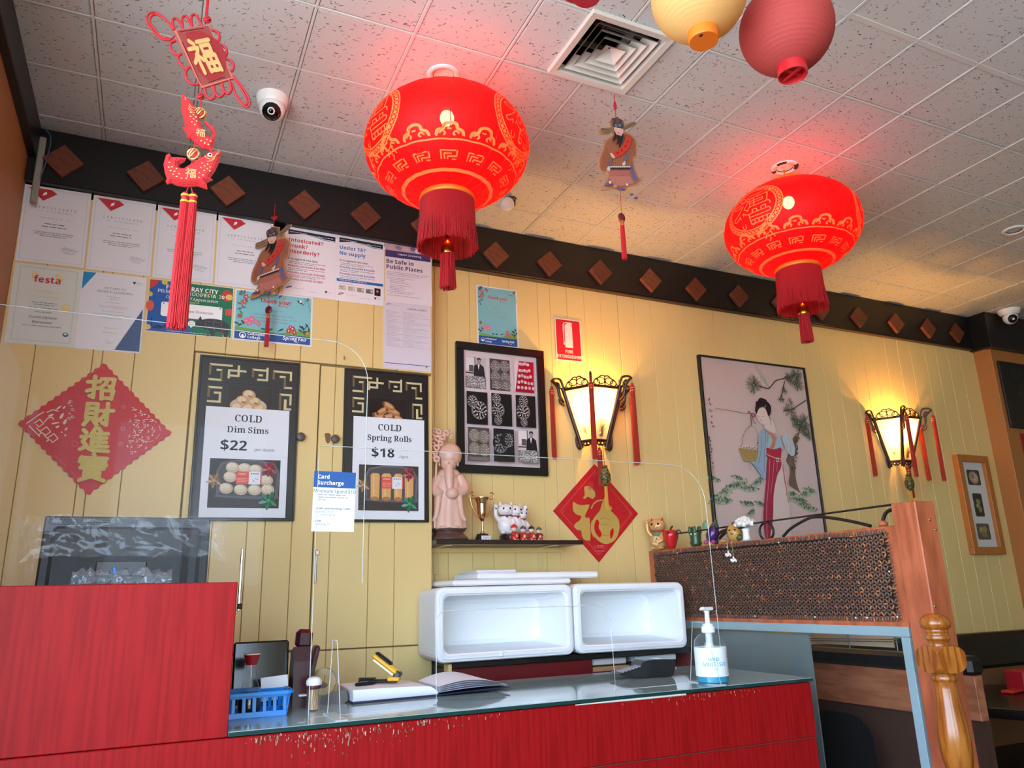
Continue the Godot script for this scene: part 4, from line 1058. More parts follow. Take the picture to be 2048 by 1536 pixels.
		if i == 0:
			for e in [[104, 224], [146, 226], [184, 230], [98, 258], [224, 268], [86, 300], [136, 304], [184, 304], [230, 302], [106, 300]].slice(0, 9):
				k.ell(c8(190, 174, 146), e[0], e[1], 24, 20, 0.1, 14); k.ell(c8(220, 208, 184), e[0] - 3, e[1] - 4, 18, 13, 0.2, 12); k.line(c8(170, 150, 120), PackedVector2Array([Vector2(e[0] - 10, e[1]), Vector2(e[0], e[1] + 5), Vector2(e[0] + 11, e[1] - 2)]), 1.6)
		else:
			for e in [[92, 34], [138, 36], [186, 32], [232, 34]]:
				k.tint(c8(214, 162, 98)); k.shape(PackedVector2Array([Vector2(e[0] - e[1] * 0.55, 232), Vector2(e[0] - e[1] * 0.3, 224), Vector2(e[0] + e[1] * 0.35, 224), Vector2(e[0] + e[1] * 0.55, 232), Vector2(e[0] + e[1] * 0.5, 324), Vector2(e[0] - e[1] * 0.5, 324)])); k.ell(c8(170, 112, 60), e[0], 324, e[1] * 0.48, 8); k.line(c8(228, 184, 128), PackedVector2Array([Vector2(e[0] - 6, 232), Vector2(e[0] - 5, 312)]), 5)
		k.rect(c8(222, 84, 66), 118, 238, 44, 46); k.rect(c8(222, 228, 234), 162, 238, 40, 46); k.rect(c8(222, 84, 66), 202, 238, 5, 46)
		k.text(c8(250, 220, 210), "PONOI'S", 139, 249, 4.6, "bold"); k.small(c8(244, 170, 156), 122, 262, 34, 2.6, q); k.small(c8(244, 170, 156), 122, 268, 36, 2.6, q); k.small(c8(244, 170, 156), 122, 274, 30, 2.6, q)
		for j in 4: k.rect(c8(70, 76, 90), 168 + j * 8, 243, 4.6, 4.2)
		k.line(c8(200, 60, 60), "176,268 182,274", 2.0); k.line(c8(200, 60, 60), "184,262 194,266", 2.0)
		bow(k, c8(150, 26, 40), 232, 224, 30); bow(k, c8(20, 116, 76), 234, 342, 34)
		part("print", k, M.ink, pp[0])

func mm(s: String, closed := true) -> PackedVector2Array:     # "x,y x,y" in millimetres -> metres
	var out = PackedVector2Array()
	for p in pts(s): out.append(p / 1000.0)
	return out
func food_ring(k: Ink, x: float, y: float, w: float, h: float, cx: float, cy: float, r: float, rings: int, pale: Color):
	# a round tray of dumplings seen at an angle, kept inside the cell x, y, w, h
	for j in rings:
		var rr = r * (1.0 - float(j) / rings)
		var n = maxi(5, int(13.0 * (1.0 - float(j) / rings)))
		for m in n:
			var a = TAU * (m + 0.3 * j) / n
			var px = cx + cos(a) * rr * 0.82
			var py = cy + sin(a) * rr
			var e = r / rings * 0.46
			if px - e < x or px + e > x + w or py - e < y or py + e > y + h: continue
			k.ell(pale.darkened(0.12 * (m % 3)), px, py, e, e * 0.9, a, 9)
func cook(k: Ink, x: float, y: float):
	# a man in a dark jacket behind trays, in grey tones
	k.rect(c8(196, 190, 192), x, y, 100, 148); k.rect(c8(224, 218, 220), x + 4, y + 4, 40, 60); k.rect(c8(120, 114, 116), x + 44, y, 6, 80)
	k.tint(c8(40, 38, 40)); k.shape(PackedVector2Array([Vector2(x + 40, y + 90), Vector2(x + 42, y + 44), Vector2(x + 58, y + 32), Vector2(x + 74, y + 32), Vector2(x + 90, y + 44), Vector2(x + 96, y + 92)]))
	k.tint(c8(226, 222, 222)); k.shape(PackedVector2Array([Vector2(x + 60, y + 34), Vector2(x + 70, y + 34), Vector2(x + 64, y + 60)]))
	k.ell(c8(150, 142, 140), x + 66, y + 20, 10, 13); k.tint(c8(50, 46, 46)); k.shape(PackedVector2Array([Vector2(x + 55, y + 16), Vector2(x + 58, y + 5), Vector2(x + 68, y + 2), Vector2(x + 77, y + 8), Vector2(x + 77, y + 15), Vector2(x + 66, y + 10)]))
	k.rect(c8(90, 84, 86), x + 18, y + 40, 22, 30); k.rect(c8(66, 62, 62), x, y + 74, 42, 6)
	k.rect(c8(120, 114, 116), x, y + 92, 100, 56)
	for e in [[24, 122, 26], [66, 118, 30], [86, 138, 16]]: food_ring(k, x, y + 88, 100, 60, x + e[0], y + e[1], e[2], 3, c8(212, 206, 206))

func wall_pictures():
	var z = ZR + 0.0004
	# black framed set of nine photographs
	var f = thing("photo_frame", "wide black frame with nine small black-and-white food photographs in pale mount", "picture frame", Vector3(1.975, 2.12, z))
	for e in [[0, 0.279, 0.44, 0.036], [0, -0.279, 0.44, 0.036], [-0.202, 0, 0.036, 0.522], [0.202, 0, 0.036, 0.522]]:
		part("frame_bar", bx(Vector3(e[0], e[1], 0.011), Vector3(e[2], e[3], 0.022), 0.002), mat(c8(18, 15, 16), 0.25), f)
	part("mount", bx(Vector3(0, 0, 0.004), Vector3(0.37, 0.524, 0.008)), mat(c8(214, 198, 200), 0.6), f)
	var k = ink(0.44, 0.594, 440, 594, 0.0083)
	var q = RandomNumberGenerator.new(); q.seed = 8
	for r in 3:
		for c in 3:
			var x = [47.0, 165.0, 283.0][c] as float
			var y = [63.0, 229.0, 394.0][r] as float
			var i = r * 3 + c
			if i == 0 or i == 8:
				cook(k, x, y)
				continue
			var dark = [c8(70, 62, 62), c8(74, 66, 66), c8(176, 26, 52), c8(28, 24, 25), c8(26, 22, 23), c8(30, 25, 26), c8(84, 74, 70), c8(36, 34, 38), c8(0, 0, 0)][i] as Color
			k.rect(dark, x, y, 100, 148)
			var pale = c8(196, 186, 184) if i in [1, 6] else c8(206, 200, 200)
			if i == 1:
				for e in [[28, 34], [74, 32], [26, 86], [76, 88], [30, 132], [76, 134]]: k.ell(c8(110, 102, 100), x + clampf(e[0], 26, 74), y + clampf(e[1], 28, 120), 25, 27); food_ring(k, x, y, 100, 148, x + e[0], y + e[1], 24, 4, pale)
			elif i == 2:
				k.tint(c8(226, 206, 208)); k.shape(PackedVector2Array([Vector2(x, y), Vector2(x + 26, y), Vector2(x + 4, y + 148), Vector2(x, y + 148)]))
				for b in 5:
					for m in 5: k.ell(c8(226, 190, 194).darkened(0.1 * (m % 2)), x + 32 - b * 3 + m * (10 + b * 2.2), y + 14 + b * 29 + q.randf_range(-4, 4), 7, 8, 0, 9)
					k.rect(c8(120, 16, 36), x + 28 - b * 4, y + 24 + b * 29, 50 + b * 9, 3)
			elif i == 6:
				for e in [[30, 36], [82, 40], [28, 96], [80, 100]]: k.ell(c8(126, 116, 108), x + clampf(e[0], 27, 73), y + e[1], 26, 29); food_ring(k, x, y, 100, 148, x + e[0], y + e[1], 25, 5, c8(206, 192, 180))
				k.rect(c8(120, 110, 106), x, y + 132, 100, 16)
			elif i == 7:
				for e in [[32, 66, 40], [80, 52, 30]]: k.ell(c8(110, 116, 132), x + minf(e[0], 62) , y + e[1], minf(e[2], 36), e[2] * 1.1); k.ell(c8(44, 40, 42), x + minf(e[0], 60) - 2, y + e[1] - 2, minf(e[2], 34), e[2]); food_ring(k, x, y, 100, 148, x + e[0] - 2, y + e[1] - 2, e[2] * 0.86, 3, c8(150, 146, 146))
			else:
				var sets = [[[76, 84, 42], [24, 46, 28]], [[26, 76, 34], [24, 22, 24], [30, 124, 22]], [[34, 76, 38], [38, 26, 26], [38, 128, 20]]]
				for e in sets[i - 3]:
					k.ell(c8(120, 112, 110), x + clampf(e[0], 2 + e[2] * 0.9, 98 - e[2] * 0.9), y + clampf(e[1], e[2] + 1, 147 - e[2]), e[2] * 0.9, e[2]); k.ell(c8(36, 30, 31), x + clampf(e[0], 2 + e[2] * 0.82, 98 - e[2] * 0.82), y + clampf(e[1], e[2] + 1, 147 - e[2]), e[2] * 0.8, e[2] * 0.9)
					food_ring(k, x, y, 100, 148, x + clampf(e[0], 2 + e[2] * 0.82, 98 - e[2] * 0.82), y + clampf(e[1], e[2] + 1, 147 - e[2]), e[2] * 0.84, 4, pale)
	part("photographs", k, M.ink_gloss, f)
	part("glass", bx(Vector3(0, 0, 0.0155), Vector3(0.37, 0.524, 0.001)), M.acrylic, f)
	# fire extinguisher sign
	var s = sheet("fire_sign", "red fire extinguisher sign above the first wall lamp", "sign", Vector3(2.343, 2.494, z), 0.142, 0.214, 0.5, 142, 214, mat(c8(226, 214, 212), 0.4), 0.002)
	k = s[1]
	k.tint(c8(204, 28, 40)); k.shape(curve2("8,5 134,5 137,8 137,206 134,209 8,209 5,206 5,8", 1))
	var w = c8(232, 216, 214)
	k.tint(w); k.shape(curve2("52,40 56,30 66,26 84,26 92,32 94,40 94,146 52,146", 1)); k.ell(w, 73, 33, 20, 12)
	k.tint(w); k.shape(pts("66,16 82,16 82,28 66,28")); k.shape(pts("78,14 96,20 95,25 78,22")); k.line(w, "68,18 52,20 45,30 44,60 46,126", 4.5); k.line(w, "46,120 47,130", 7)
	k.line(c8(204, 28, 40), "56,28 66,22", 2.4)
	k.text(w, "FIRE", 71, 174, 16, "bold", 0, 0.95); k.text(w, "EXTINGUISHER", 71, 199, 15.5, "bold", 0, 0.86)
	part("print", k, M.ink, s[0])
	lady()
	# narrow wooden frame with three small pictures
	f = thing("triple_frame", "narrow orange wooden frame with three small pictures in a pale mount", "picture frame", Vector3(5.135, 1.766, z))
	for e in [[0, 0.277, 0.29, 0.042], [0, -0.277, 0.29, 0.042], [-0.124, 0, 0.042, 0.512], [0.124, 0, 0.042, 0.512]]: part("frame_bar", bx(Vector3(e[0], e[1], 0.018), Vector3(e[2], e[3], 0.036), 0.002), mat(c8(178, 108, 46), 0.35), f)
	part("mount", bx(Vector3(0, 0, 0.01), Vector3(0.208, 0.514, 0.008)), mat(c8(206, 206, 204), 0.6), f)
	k = ink(0.206, 0.512, 206, 512, 0.0143)
	for e in [[48, 46, 118, 94, c8(62, 52, 44)], [62, 190, 84, 140, c8(44, 42, 34)], [46, 372, 118, 96, c8(88, 80, 62)]]:
		k.tint(e[4]); k.shape(curve2("%d,%d %d,%d %d,%d %d,%d %d,%d %d,%d %d,%d %d,%d" % [e[0] + 8, e[1], e[0] + e[2] - 8, e[1], e[0] + e[2], e[1] + 8, e[0] + e[2], e[1] + e[3] - 8, e[0] + e[2] - 8, e[1] + e[3], e[0] + 8, e[1] + e[3], e[0], e[1] + e[3] - 8, e[0], e[1] + 8], 1))
	for e in [[106, 94, 44, 38, c8(160, 130, 116)], [112, 92, 30, 26, c8(190, 160, 146)], [100, 86, 14, 16, c8(140, 108, 96)], [106, 240, 20, 16, c8(130, 130, 90)], [98, 266, 18, 14, c8(150, 148, 108)], [112, 286, 18, 20, c8(120, 120, 84)], [88, 412, 22, 20, c8(150, 140, 96)], [118, 408, 20, 22, c8(140, 128, 90)], [106, 436, 30, 16, c8(120, 112, 76)]]: k.ell(e[4], e[0], e[1], e[2], e[3], 0.3, 14)
	part("pictures", k, M.ink_gloss, f)
	# black picture and red poster on the side wall
	f = thing("black_picture", "black rounded panel with a pale bare tree drawn on it, on the orange side wall", "picture", Vector3(5.76, 2.46, -0.1246))
	part("panel", bx(Vector3(0, 0, 0.008), Vector3(0.66, 0.44, 0.016), 0.004), mat(c8(20, 20, 22), 0.45), f)
	k = ink(0.66, 0.44, 660, 440, 0.0164)
	var gr = c8(104, 104, 100)
	k.line(gr, "330,430 300,330 250,250", 5); k.line(gr, "300,330 340,240 350,150", 4)
	for j in 70:
		var a = Vector2(q.randf_range(130, 400), q.randf_range(60, 300))
		var d = Vector2.from_angle(q.randf_range(-2.6, -0.6)) * q.randf_range(18, 46)
		k.line(gr.darkened(q.randf() * 0.4), PackedVector2Array([a, a + d * 0.5 + Vector2(q.randf_range(-6, 6), 0), a + d]), 2.2)
	part("drawing", k, M.ink, f)
	s = sheet("red_poster", "red poster with white script letters below the black tree picture", "poster", Vector3(5.73, 1.9, -0.1246), 0.42, 0.62, 0.0, 420, 620, mat(c8(150, 30, 38), 0.5), 0.003)
	k = s[1]
	k.text(c8(220, 200, 200), "Specials", 60, 100, 64, "serif", -1, 1.0, 0.3); k.rect(c8(70, 70, 76), 40, 170, 340, 400)
	k.tint(c8(110, 112, 120)); k.shape(curve2("70,230 110,200 130,250 110,330 130,400 100,440 80,380 90,300", 4))
	part("print", k, M.ink, s[0])
	# lucky diamond with raised gilt characters
	var d = thing("lucky_diamond", "large red scalloped diamond with four raised gold Chinese characters, left of the cupboard doors", "wall decoration", Vector3(0.392, 1.905, ZL + 0.0006))
	var edge = PackedVector2Array()
	var cs = [Vector2(-0.004, 0.237), Vector2(0.237, -0.004), Vector2(-0.006, -0.234), Vector2(-0.239, 0.001)]
	for j in 4:
		for m in 26:
			var t = m / 26.0
			var p: Vector2 = cs[j].lerp(cs[(j + 1) % 4], t)
			var o: Vector2 = (cs[(j + 1) % 4] - cs[j]).orthogonal().normalized()
			edge.append(p + o * (0.0 if m % 2 else 0.006))
	var g = G.new()
	g.prism(edge, 0.0, 0.006)
	part("board", g, mat(c8(200, 16, 34), 0.45, 0.0, {"rim_enabled": true, "rim": 0.25}), d)
	g = G.new()
	var names = ["zhao", "cai", "jin", "bao"]
	for j in 4: raise(g, names[j], Vector2([-0.005, -0.003, -0.004, -0.002][j], [0.142, 0.047, -0.043, -0.137][j]), 0.09, 15.0, 0.006, 0.0105, 1.04)
	part("characters", g, mat(c8(226, 212, 134), 0.4, 0.1, {"normal_enabled": true, "normal_texture": glitter(), "uv1_triplanar": true, "uv1_scale": Vector3(14, 14, 14), "normal_scale": 1.2}), d)
	k = ink(0.48, 0.48, 480, 480, 0.0064)
	var cut = c8(236, 216, 188)
	# cut-out corner ornaments
	for e in ["30,238 62,206", "38,246 72,280", "52,236 66,222 78,236 66,248 58,240", "72,262 88,246 102,262 88,276 80,268", "96,284 112,268 126,284 112,298 104,290", "60,252 76,268 70,274", "84,274 100,290 94,296", "62,206 74,196", "80,230 88,216 100,212 106,220", "84,196 100,186 116,190"]: k.line(cut, e, 3.4)
	for e in [[116, 178, 14, 4, -0.8], [96, 206, 12, 5, -0.5], [128, 206, 16, 6, -1.2], [112, 232, 18, 4, -0.3], [140, 226, 7, 14, 0.3], [120, 244, 5, 9, 0.9], [146, 250, 4, 9, 0.5], [150, 196, 6, 3, 0.4], [132, 176, 4, 8, 0.6], [152, 168, 5, 4, 0], [144, 160, 4, 6, 0.8], [134, 262, 5, 3, 0.6], [146, 272, 4, 6, -0.6]]: k.ell(cut, e[0], e[1], e[2] * 0.7, e[3] * 0.7, e[4], 12)
	for e in [[148, 152], [158, 180], [150, 212], [160, 206]]:
		var ring = PackedVector2Array()
		for m in 9: ring.append(Vector2(e[0] + cos(m * 0.75) * (6.0 - m * 0.45), e[1] + sin(m * 0.75) * (6.0 - m * 0.45)))
		k.line(cut, ring, 2.0)
	for r in 9:
		for c in 6:
			var p = Vector2(336 + c * 15 + q.randf_range(-3, 3), 164 + r * 19 + q.randf_range(-4, 4))
			if absf(p.x - 240) + absf(p.y - 240) > 212 or p.x < 336: continue
			if (r + c) % 3 == 0: k.line(cut, PackedVector2Array([p, p + Vector2(8, 0), p + Vector2(8, 8), p + Vector2(2, 8)]), 1.8)
			elif (r + c) % 3 == 1: k.ell(cut, p.x, p.y, 4.6, 2.2, q.randf() * 3.0, 9)
			else: k.line(cut, PackedVector2Array([p, p + Vector2(4, 6), p + Vector2(-2, 10)]), 1.8)
	for m in 24:
		var a = TAU * m / 24
		if m % 3: k.line(cut, PackedVector2Array([Vector2(396 + cos(a) * 40, 240 + sin(a) * 40), Vector2(396 + cos(a + 0.2) * 40, 240 + sin(a + 0.2) * 40)]), 1.8)
	for e in [[312, 160, 5], [318, 238, 6], [178, 300, 9], [316, 292, 5]]:
		for m in 7: k.ell(c8(226, 120, 120), e[0] + cos(m * 0.9) * e[2], e[1] + sin(m * 0.9) * e[2], 1.7, 3.2, m * 0.9, 8)
	for m in 9: k.line(c8(212, 70, 76), PackedVector2Array([Vector2(166 - m * 6, 124 + m * 22), Vector2(174 - m * 6, 128 + m * 22), Vector2(172 - m * 6, 138 + m * 22), Vector2(164 - m * 6, 138 + m * 22)]), 1.4)
	for e in ["236,22 226,30", "216,36 176,76", "164,88 150,100", "248,22 262,36", "128,346 160,378", "176,394 214,432"]: k.line(c8(226, 110, 110), e, 1.6)
	part("cut_pattern", k, M.ink, d)
	# smaller luck diamond behind the shelf end
	d = thing("fu_diamond", "smooth red diamond banner with flat gold luck sign below the first wall lamp", "wall decoration", Vector3(2.447, 1.668, ZR + 0.0006), rz(-0.6))
	g = G.new()
	g.prism(mm("0,225 227,0 0,-225 -227,0"), 0.0, 0.0025)
	part("board", g, mat(c8(196, 22, 30), 0.35), d)
	k = ink(0.46, 0.46, 460, 460, 0.0028)
	var rim = c8(212, 84, 74)
	for e in ["230,38 422,230", "422,230 230,422", "230,422 38,230", "38,230 230,38"]: k.line(rim, e, 3.2)
	for e in [[52, 230], [408, 230], [230, 408], [230, 54]]:
		for m in 4: k.line(rim, PackedVector2Array([Vector2(e[0] - 10 + m * 4, e[1] - 12 + m * 2), Vector2(e[0] + 8 - m * 3, e[1] - 2), Vector2(e[0] - 8 + m * 3, e[1] + 12 - m * 2)]), 1.2)
	var gd = c8(196, 162, 84)
	k.tint(gd); k.shape(curve2("168,118 186,110 206,116 222,132 226,152 214,168 196,164 184,160 170,170 160,166 170,152", 3))
	k.tint(gd); k.shape(curve2("108,186 124,194 150,200 190,196 184,216 166,248 176,258 190,262 190,350 178,358 160,356 148,344 142,316 124,312 108,298 116,282 136,270 146,250 124,244 106,228 104,204", 3))
	k.tint(gd); k.shape(curve2("268,172 282,150 292,172 300,196 314,208 306,220 324,236 346,262 348,300 330,344 296,368 258,372 222,352 200,318 202,276 222,246 246,222 256,196", 3))
	k.tint(c8(196, 22, 30)); k.shape(curve2("216,280 228,262 240,276 236,300 250,326 240,344 222,330 212,306", 3)); k.shape(curve2("296,318 312,300 316,318 306,342 296,346", 3))
	k.line(gd, "202,212 214,192 234,178 262,172", 6); k.line(gd, "204,268 196,286 196,318 208,344", 4)
	k.line(c8(150, 112, 44), "250,330 270,336 292,330", 2); k.line(c8(150, 112, 44), "246,262 270,254 296,262", 2); k.line(c8(150, 112, 44), "252,286 272,282 292,288", 2)
	k.text(rim, "QS", 204, 108, 16, "bold"); k.text(rim, "NE", 204, 128, 16, "bold")
	k.ell(rim, 212, 388, 6, 8); k.small(rim, 224, 380, 34, 5, q); k.small(rim, 224, 388, 30, 3, q); k.small(rim, 206, 404, 30, 3, q); k.small(rim, 240, 404, 22, 3, q)
	part("print", k, M.ink_gloss, d)

func glitter() -> ImageTexture:
	var im = Image.create(128, 128, false, Image.FORMAT_RGB8)
	var q = RandomNumberGenerator.new(); q.seed = 2
	for y in 128:
		for x in 128: im.set_pixel(x, y, Color(q.randf_range(0.2, 0.8), q.randf_range(0.2, 0.8), 0.9))
	return ImageTexture.create_from_image(im)

func lady():
	var f = thing("lady_painting", "tall glazed painting of a lady in blue robe with basket under pine", "painting", Vector3(3.481, 2.0, ZR + 0.0004))
	var W = 0.742
	var Hh = 1.0
	for e in [[0, Hh / 2 - 0.004, W, 0.008], [0, -Hh / 2 + 0.004, W, 0.008], [-W / 2 + 0.005, 0, 0.010, Hh - 0.016], [W / 2 - 0.004, 0, 0.008, Hh - 0.016]]: part("frame_bar", bx(Vector3(e[0], e[1], 0.011), Vector3(e[2], e[3], 0.022), 0.001), mat(c8(20, 18, 18), 0.3), f)
	part("silk", bx(Vector3(0, 0, 0.005), Vector3(W - 0.012, Hh - 0.012, 0.008)), mat(c8(206, 184, 178), 0.7), f)
	var k = ink(W, Hh, 742, 1000, 0.0093)
	k.step = 0.00001
	var q = RandomNumberGenerator.new(); q.seed = 77
	# distant washes and grassy banks
	for e in [[420, 60, 60, 22, 0.9], [445, 110, 50, 16, 0.8]]: k.ell(c8(176, 178, 164), e[0], e[1], e[2], e[3] * 0.6, e[4], 18)
	var hill = [[30, 648, 36, 10, 0.3], [60, 735, 60, 16, -0.25], [100, 705, 56, 14, -0.5], [170, 676, 70, 13, -0.25], [240, 690, 56, 13, 0.1], [310, 655, 46, 12, -0.4], [70, 760, 60, 12, -0.1], [225, 768, 44, 10, 0.1], [310, 770, 26, 8, 0.2], [240, 820, 30, 9, -0.5], [570, 740, 60, 12, 0.1], [640, 705, 46, 12, -0.4], [630, 775, 60, 12, 0.3], [670, 690, 40, 10, 0.2], [540, 712, 36, 9, 0.1], [180, 640, 30, 7, 0.2]]
	for e in hill:
		k.ell(c8(170, 172, 150), e[0], e[1] + 6, e[2] * 1.1, e[3] * 1.5, e[4], 18)
		for j in int(e[2] * 0.85):
			var a = Vector2(q.randfn(0, 0.5) * e[2], q.randfn(0, 0.5) * e[3]).rotated(e[4]) + Vector2(e[0], e[1])
			k.ell([c8(78, 106, 84), c8(104, 128, 96), c8(58, 84, 78), c8(128, 146, 112)][q.randi() % 4], a.x, a.y, q.randf_range(3, 9), q.randf_range(2, 5), q.randf() * 3, 8)
	# trunk and boughs
	k.tint(c8(112, 94, 80)); k.shape(curve2("644,372 630,400 606,452 588,500 578,540 574,640 590,700 610,716 560,690 520,664 536,600 534,560 520,540 540,500 570,440 600,400", 4))
	for j in 60:
		var t = q.randf()
		var c = Vector2(625, 390).lerp(Vector2(556, 600), t) + Vector2(q.randf_range(-16, 16), 0)
		k.ell([c8(70, 58, 50), c8(146, 124, 104), c8(90, 78, 66)][j % 3], c.x, c.y, q.randf_range(2, 6), q.randf_range(4, 12), 0.4, 8)
	for b in ["720,190 660,222 600,253 545,264", "398,137 430,142 458,143 490,118 509,99 540,86 565,80 620,60 680,40", "581,93 566,126 553,159 540,184 528,203", "700,300 660,330 640,372"]: k.line(c8(74, 56, 50), PackedVector2Array(smooth_pts(Array(pts(b)), 4)), 6)
	for n in [[355, 134, 62, 60], [629, 74, 46, 50], [672, 50, 50, 70], [672, 104, 46, 50], [606, 66, 30, 30], [536, 196, 28, 26], [588, 262, 52, 40], [640, 326, 60, 60], [690, 310, 50, 50], [668, 356, 50, 50], [704, 390, 36, 40], [612, 304, 40, 30], [566, 150, 26, 24], [600, 210, 26, 20]]:
		for j in n[3]:
			var a = q.randf() * TAU
			var p = Vector2(n[0], n[1])
			var e = p + Vector2.from_angle(a) * n[2] * q.randf_range(0.6, 1.0)
			if e.x > 726 or e.y < 8: continue
			k.line([c8(70, 88, 72), c8(96, 112, 92), c8(54, 66, 58)][j % 3], PackedVector2Array([p + Vector2.from_angle(a) * n[2] * 0.1, e]), 1.8)
	# robe
	k.tint(c8(214, 196, 188)); k.shape(curve2("484,540 500,700 490,880 470,960 360,960 342,862 390,708 427,576", 4))
	k.tint(c8(160, 44, 70)); k.shape(curve2("381,520 473,528 470,580 440,620 400,720 372,860 330,960 316,960 310,856 344,709 372,600", 4))
	for e in [["400,540 380,640 340,800 322,950", 5], ["430,540 410,620 380,720", 4], ["474,530 486,600 492,690 494,760", 6], ["452,540 440,600", 4]]: k.line(c8(196, 110, 122), PackedVector2Array(smooth_pts(Array(pts(e[0])), 4)), e[1])
	k.line(c8(170, 60, 84), PackedVector2Array(smooth_pts(Array(pts("492,560 484,640 492,700 480,730")), 4)), 3)
	k.tint(c8(150, 172, 190)); k.shape(curve2("385,368 420,362 439,382 424,430 410,464 392,520 380,545 366,600 358,640 340,640 319,620 296,590 272,560 300,548 315,535 330,470 345,414", 4))
	for e in ["396,380 384,450 366,520 352,610", "360,420 346,500 322,560", "290,570 330,600 350,634", "410,400 396,470"]: k.line(c8(98, 122, 150), PackedVector2Array(smooth_pts(Array(pts(e)), 4)), 3)
	k.line(c8(50, 54, 66), "274,562 296,586 330,626", 3)
	k.tint(c8(160, 184, 200)); k.shape(curve2("418,398 440,400 450,440 490,400 500,470 470,482 396,478 404,440", 4))
	k.tint(c8(184, 196, 200)); k.shape(curve2("539,385 560,396 576,420 587,468 580,500 560,512 540,500 520,470 510,440 507,418", 4))
	for e in ["545,392 556,440 556,500", "528,420 534,470", "566,410 574,460"]: k.line(c8(120, 140, 160), e, 2.5)
	k.tint(c8(170, 44, 66)); k.shape(curve2("390,476 440,482 488,470 486,500 473,530 430,534 379,526 384,500", 3))
	k.tint(c8(188, 128, 98)); k.shape(curve2("386,372 410,384 440,400 456,420 452,452 440,474 424,480 404,482 424,456 434,430 420,404 396,388", 4))
	k.line(c8(216, 190, 170), "380,510 410,520 446,530 470,532", 4); k.frame(c8(220, 206, 200), 444, 526, 20, 22, 3)
	# head and hands
	k.tint(c8(222, 200, 190)); k.shape(curve2("350,290 372,266 398,258 418,272 424,300 434,330 446,350 420,366 402,352 384,352 366,346 352,330 346,310", 4)); k.shape(curve2("390,360 424,330 446,320 462,346 466,382 452,396 430,388 404,376", 4))
	k.tint(c8(36, 28, 32)); k.shape(curve2("396,204 376,208 364,224 352,228 346,252 338,276 344,296 352,288 362,268 382,256 406,252 418,276 426,300 440,292 450,270 452,246 440,228 430,222 424,212", 4))
	k.ell(c8(120, 110, 112), 414, 248, 5, 8, 0.4); k.line(c8(60, 40, 44), "358,308 366,310", 2); k.line(c8(60, 40, 44), "384,306 392,306", 2); k.line(c8(180, 70, 80), "366,328 374,330", 3); k.line(c8(36, 28, 32), "434,300 440,330 436,350", 2)
	# basket on its stick
	k.line(c8(128, 104, 92), "73,285 160,290 281,299", 2.4)
	k.line(c8(140, 60, 64), PackedVector2Array(smooth_pts(Array(pts("286,294 296,286 304,300 318,296 336,300 324,312 306,306 303,330 302,364")), 4)), 5); k.line(c8(140, 60, 64), "312,310 322,340 330,352", 4)
	k.line(c8(150, 130, 110), PackedVector2Array(smooth_pts(Array(pts("228,488 232,440 250,400 276,374 301,365 326,376 338,410 334,450 328,488")), 4)), 3)
	k.tint(c8(164, 140, 84)); k.shape(pts("197,488 329,493 318,530 304,554 230,556 212,530"))
	for j in 7: k.line(c8(112, 92, 50), PackedVector2Array([Vector2(202 + j * 3, 496 + j * 9), Vector2(326 - j * 4, 500 + j * 8)]), 1.4)
	for j in 9: k.line(c8(190, 168, 110), PackedVector2Array([Vector2(212 + j * 13, 492), Vector2(232 + j * 8.5, 552)]), 1.4)
	for e in [[244, 480], [262, 474], [282, 480], [300, 476], [318, 482], [228, 478], [322, 448], [210, 470]]: k.ell(c8(226, 206, 196), e[0], e[1], 8, 6, 0.3, 9); k.ell(c8(80, 84, 70), e[0] + 6, e[1] + 4, 5, 3, 0.7, 8)
	k.line(c8(150, 100, 80), "262,556 258,580 264,600", 2)
	# a column of brush writing and a seal
	var ink_ = c8(52, 36, 34)
	for e in [[36, 236], [42, 262], [42, 295], [42, 326], [42, 355], [46, 380], [13, 441], [16, 460], [17, 479], [18, 498], [17, 521], [18, 540], [19, 566]]:
		for j in 3:
			var a = Vector2(e[0] + q.randf_range(-6, 6), e[1] + q.randf_range(-7, 7))
			k.line(ink_, PackedVector2Array([a, a + Vector2(q.randf_range(-7, 9), q.randf_range(-6, 8)), a + Vector2(q.randf_range(-4, 6), q.randf_range(2, 10))]), 2.2)
	k.frame(c8(150, 70, 64), 12, 590, 14, 14, 2.4); k.frame(c8(170, 120, 110), 12, 612, 14, 16, 1.6)
	part("painting", k, M.ink, f)
	part("glass", bx(Vector3(0, 0, 0.0165), Vector3(W - 0.016, Hh - 0.016, 0.001)), M.acrylic, f)

func tassel(parent: Node, p: Vector3, r: float, length: float, seed_: int, thread: Material, cord := 0.03):
	var t = part("tassel", threads(Vector3.ZERO, r, length, 46, seed_, 1.15), thread, parent, p)
	var g = G.new()
	g.lathe([Vector2(0, 0.022), Vector2(r * 0.7, 0.021), Vector2(r * 1.05, 0.014), Vector2(r * 1.1, -0.012), Vector2(r * 1.12, -0.014)], 14)
	part("tassel_cap", g, M.red_cord, t)
	g = G.new()
	for y in [0.008, -0.004]: g.lathe([Vector2(r * 1.08, y - 0.002), Vector2(r * 1.2, y - 0.001), Vector2(r * 1.2, y + 0.001), Vector2(r * 1.08, y + 0.002)], 14)
	part("gold_ring", g, M.gold, t)
	g = G.new()
	g.tube([Vector3(0, 0.02, 0), Vector3(0, 0.02 + cord, 0)], 0.0014, 6)
	g.ball(Vector3(0, 0.026, 0), Vector3(0.007, 0.006, 0.007), 8)
	part("cord", g, M.red_cord, t)

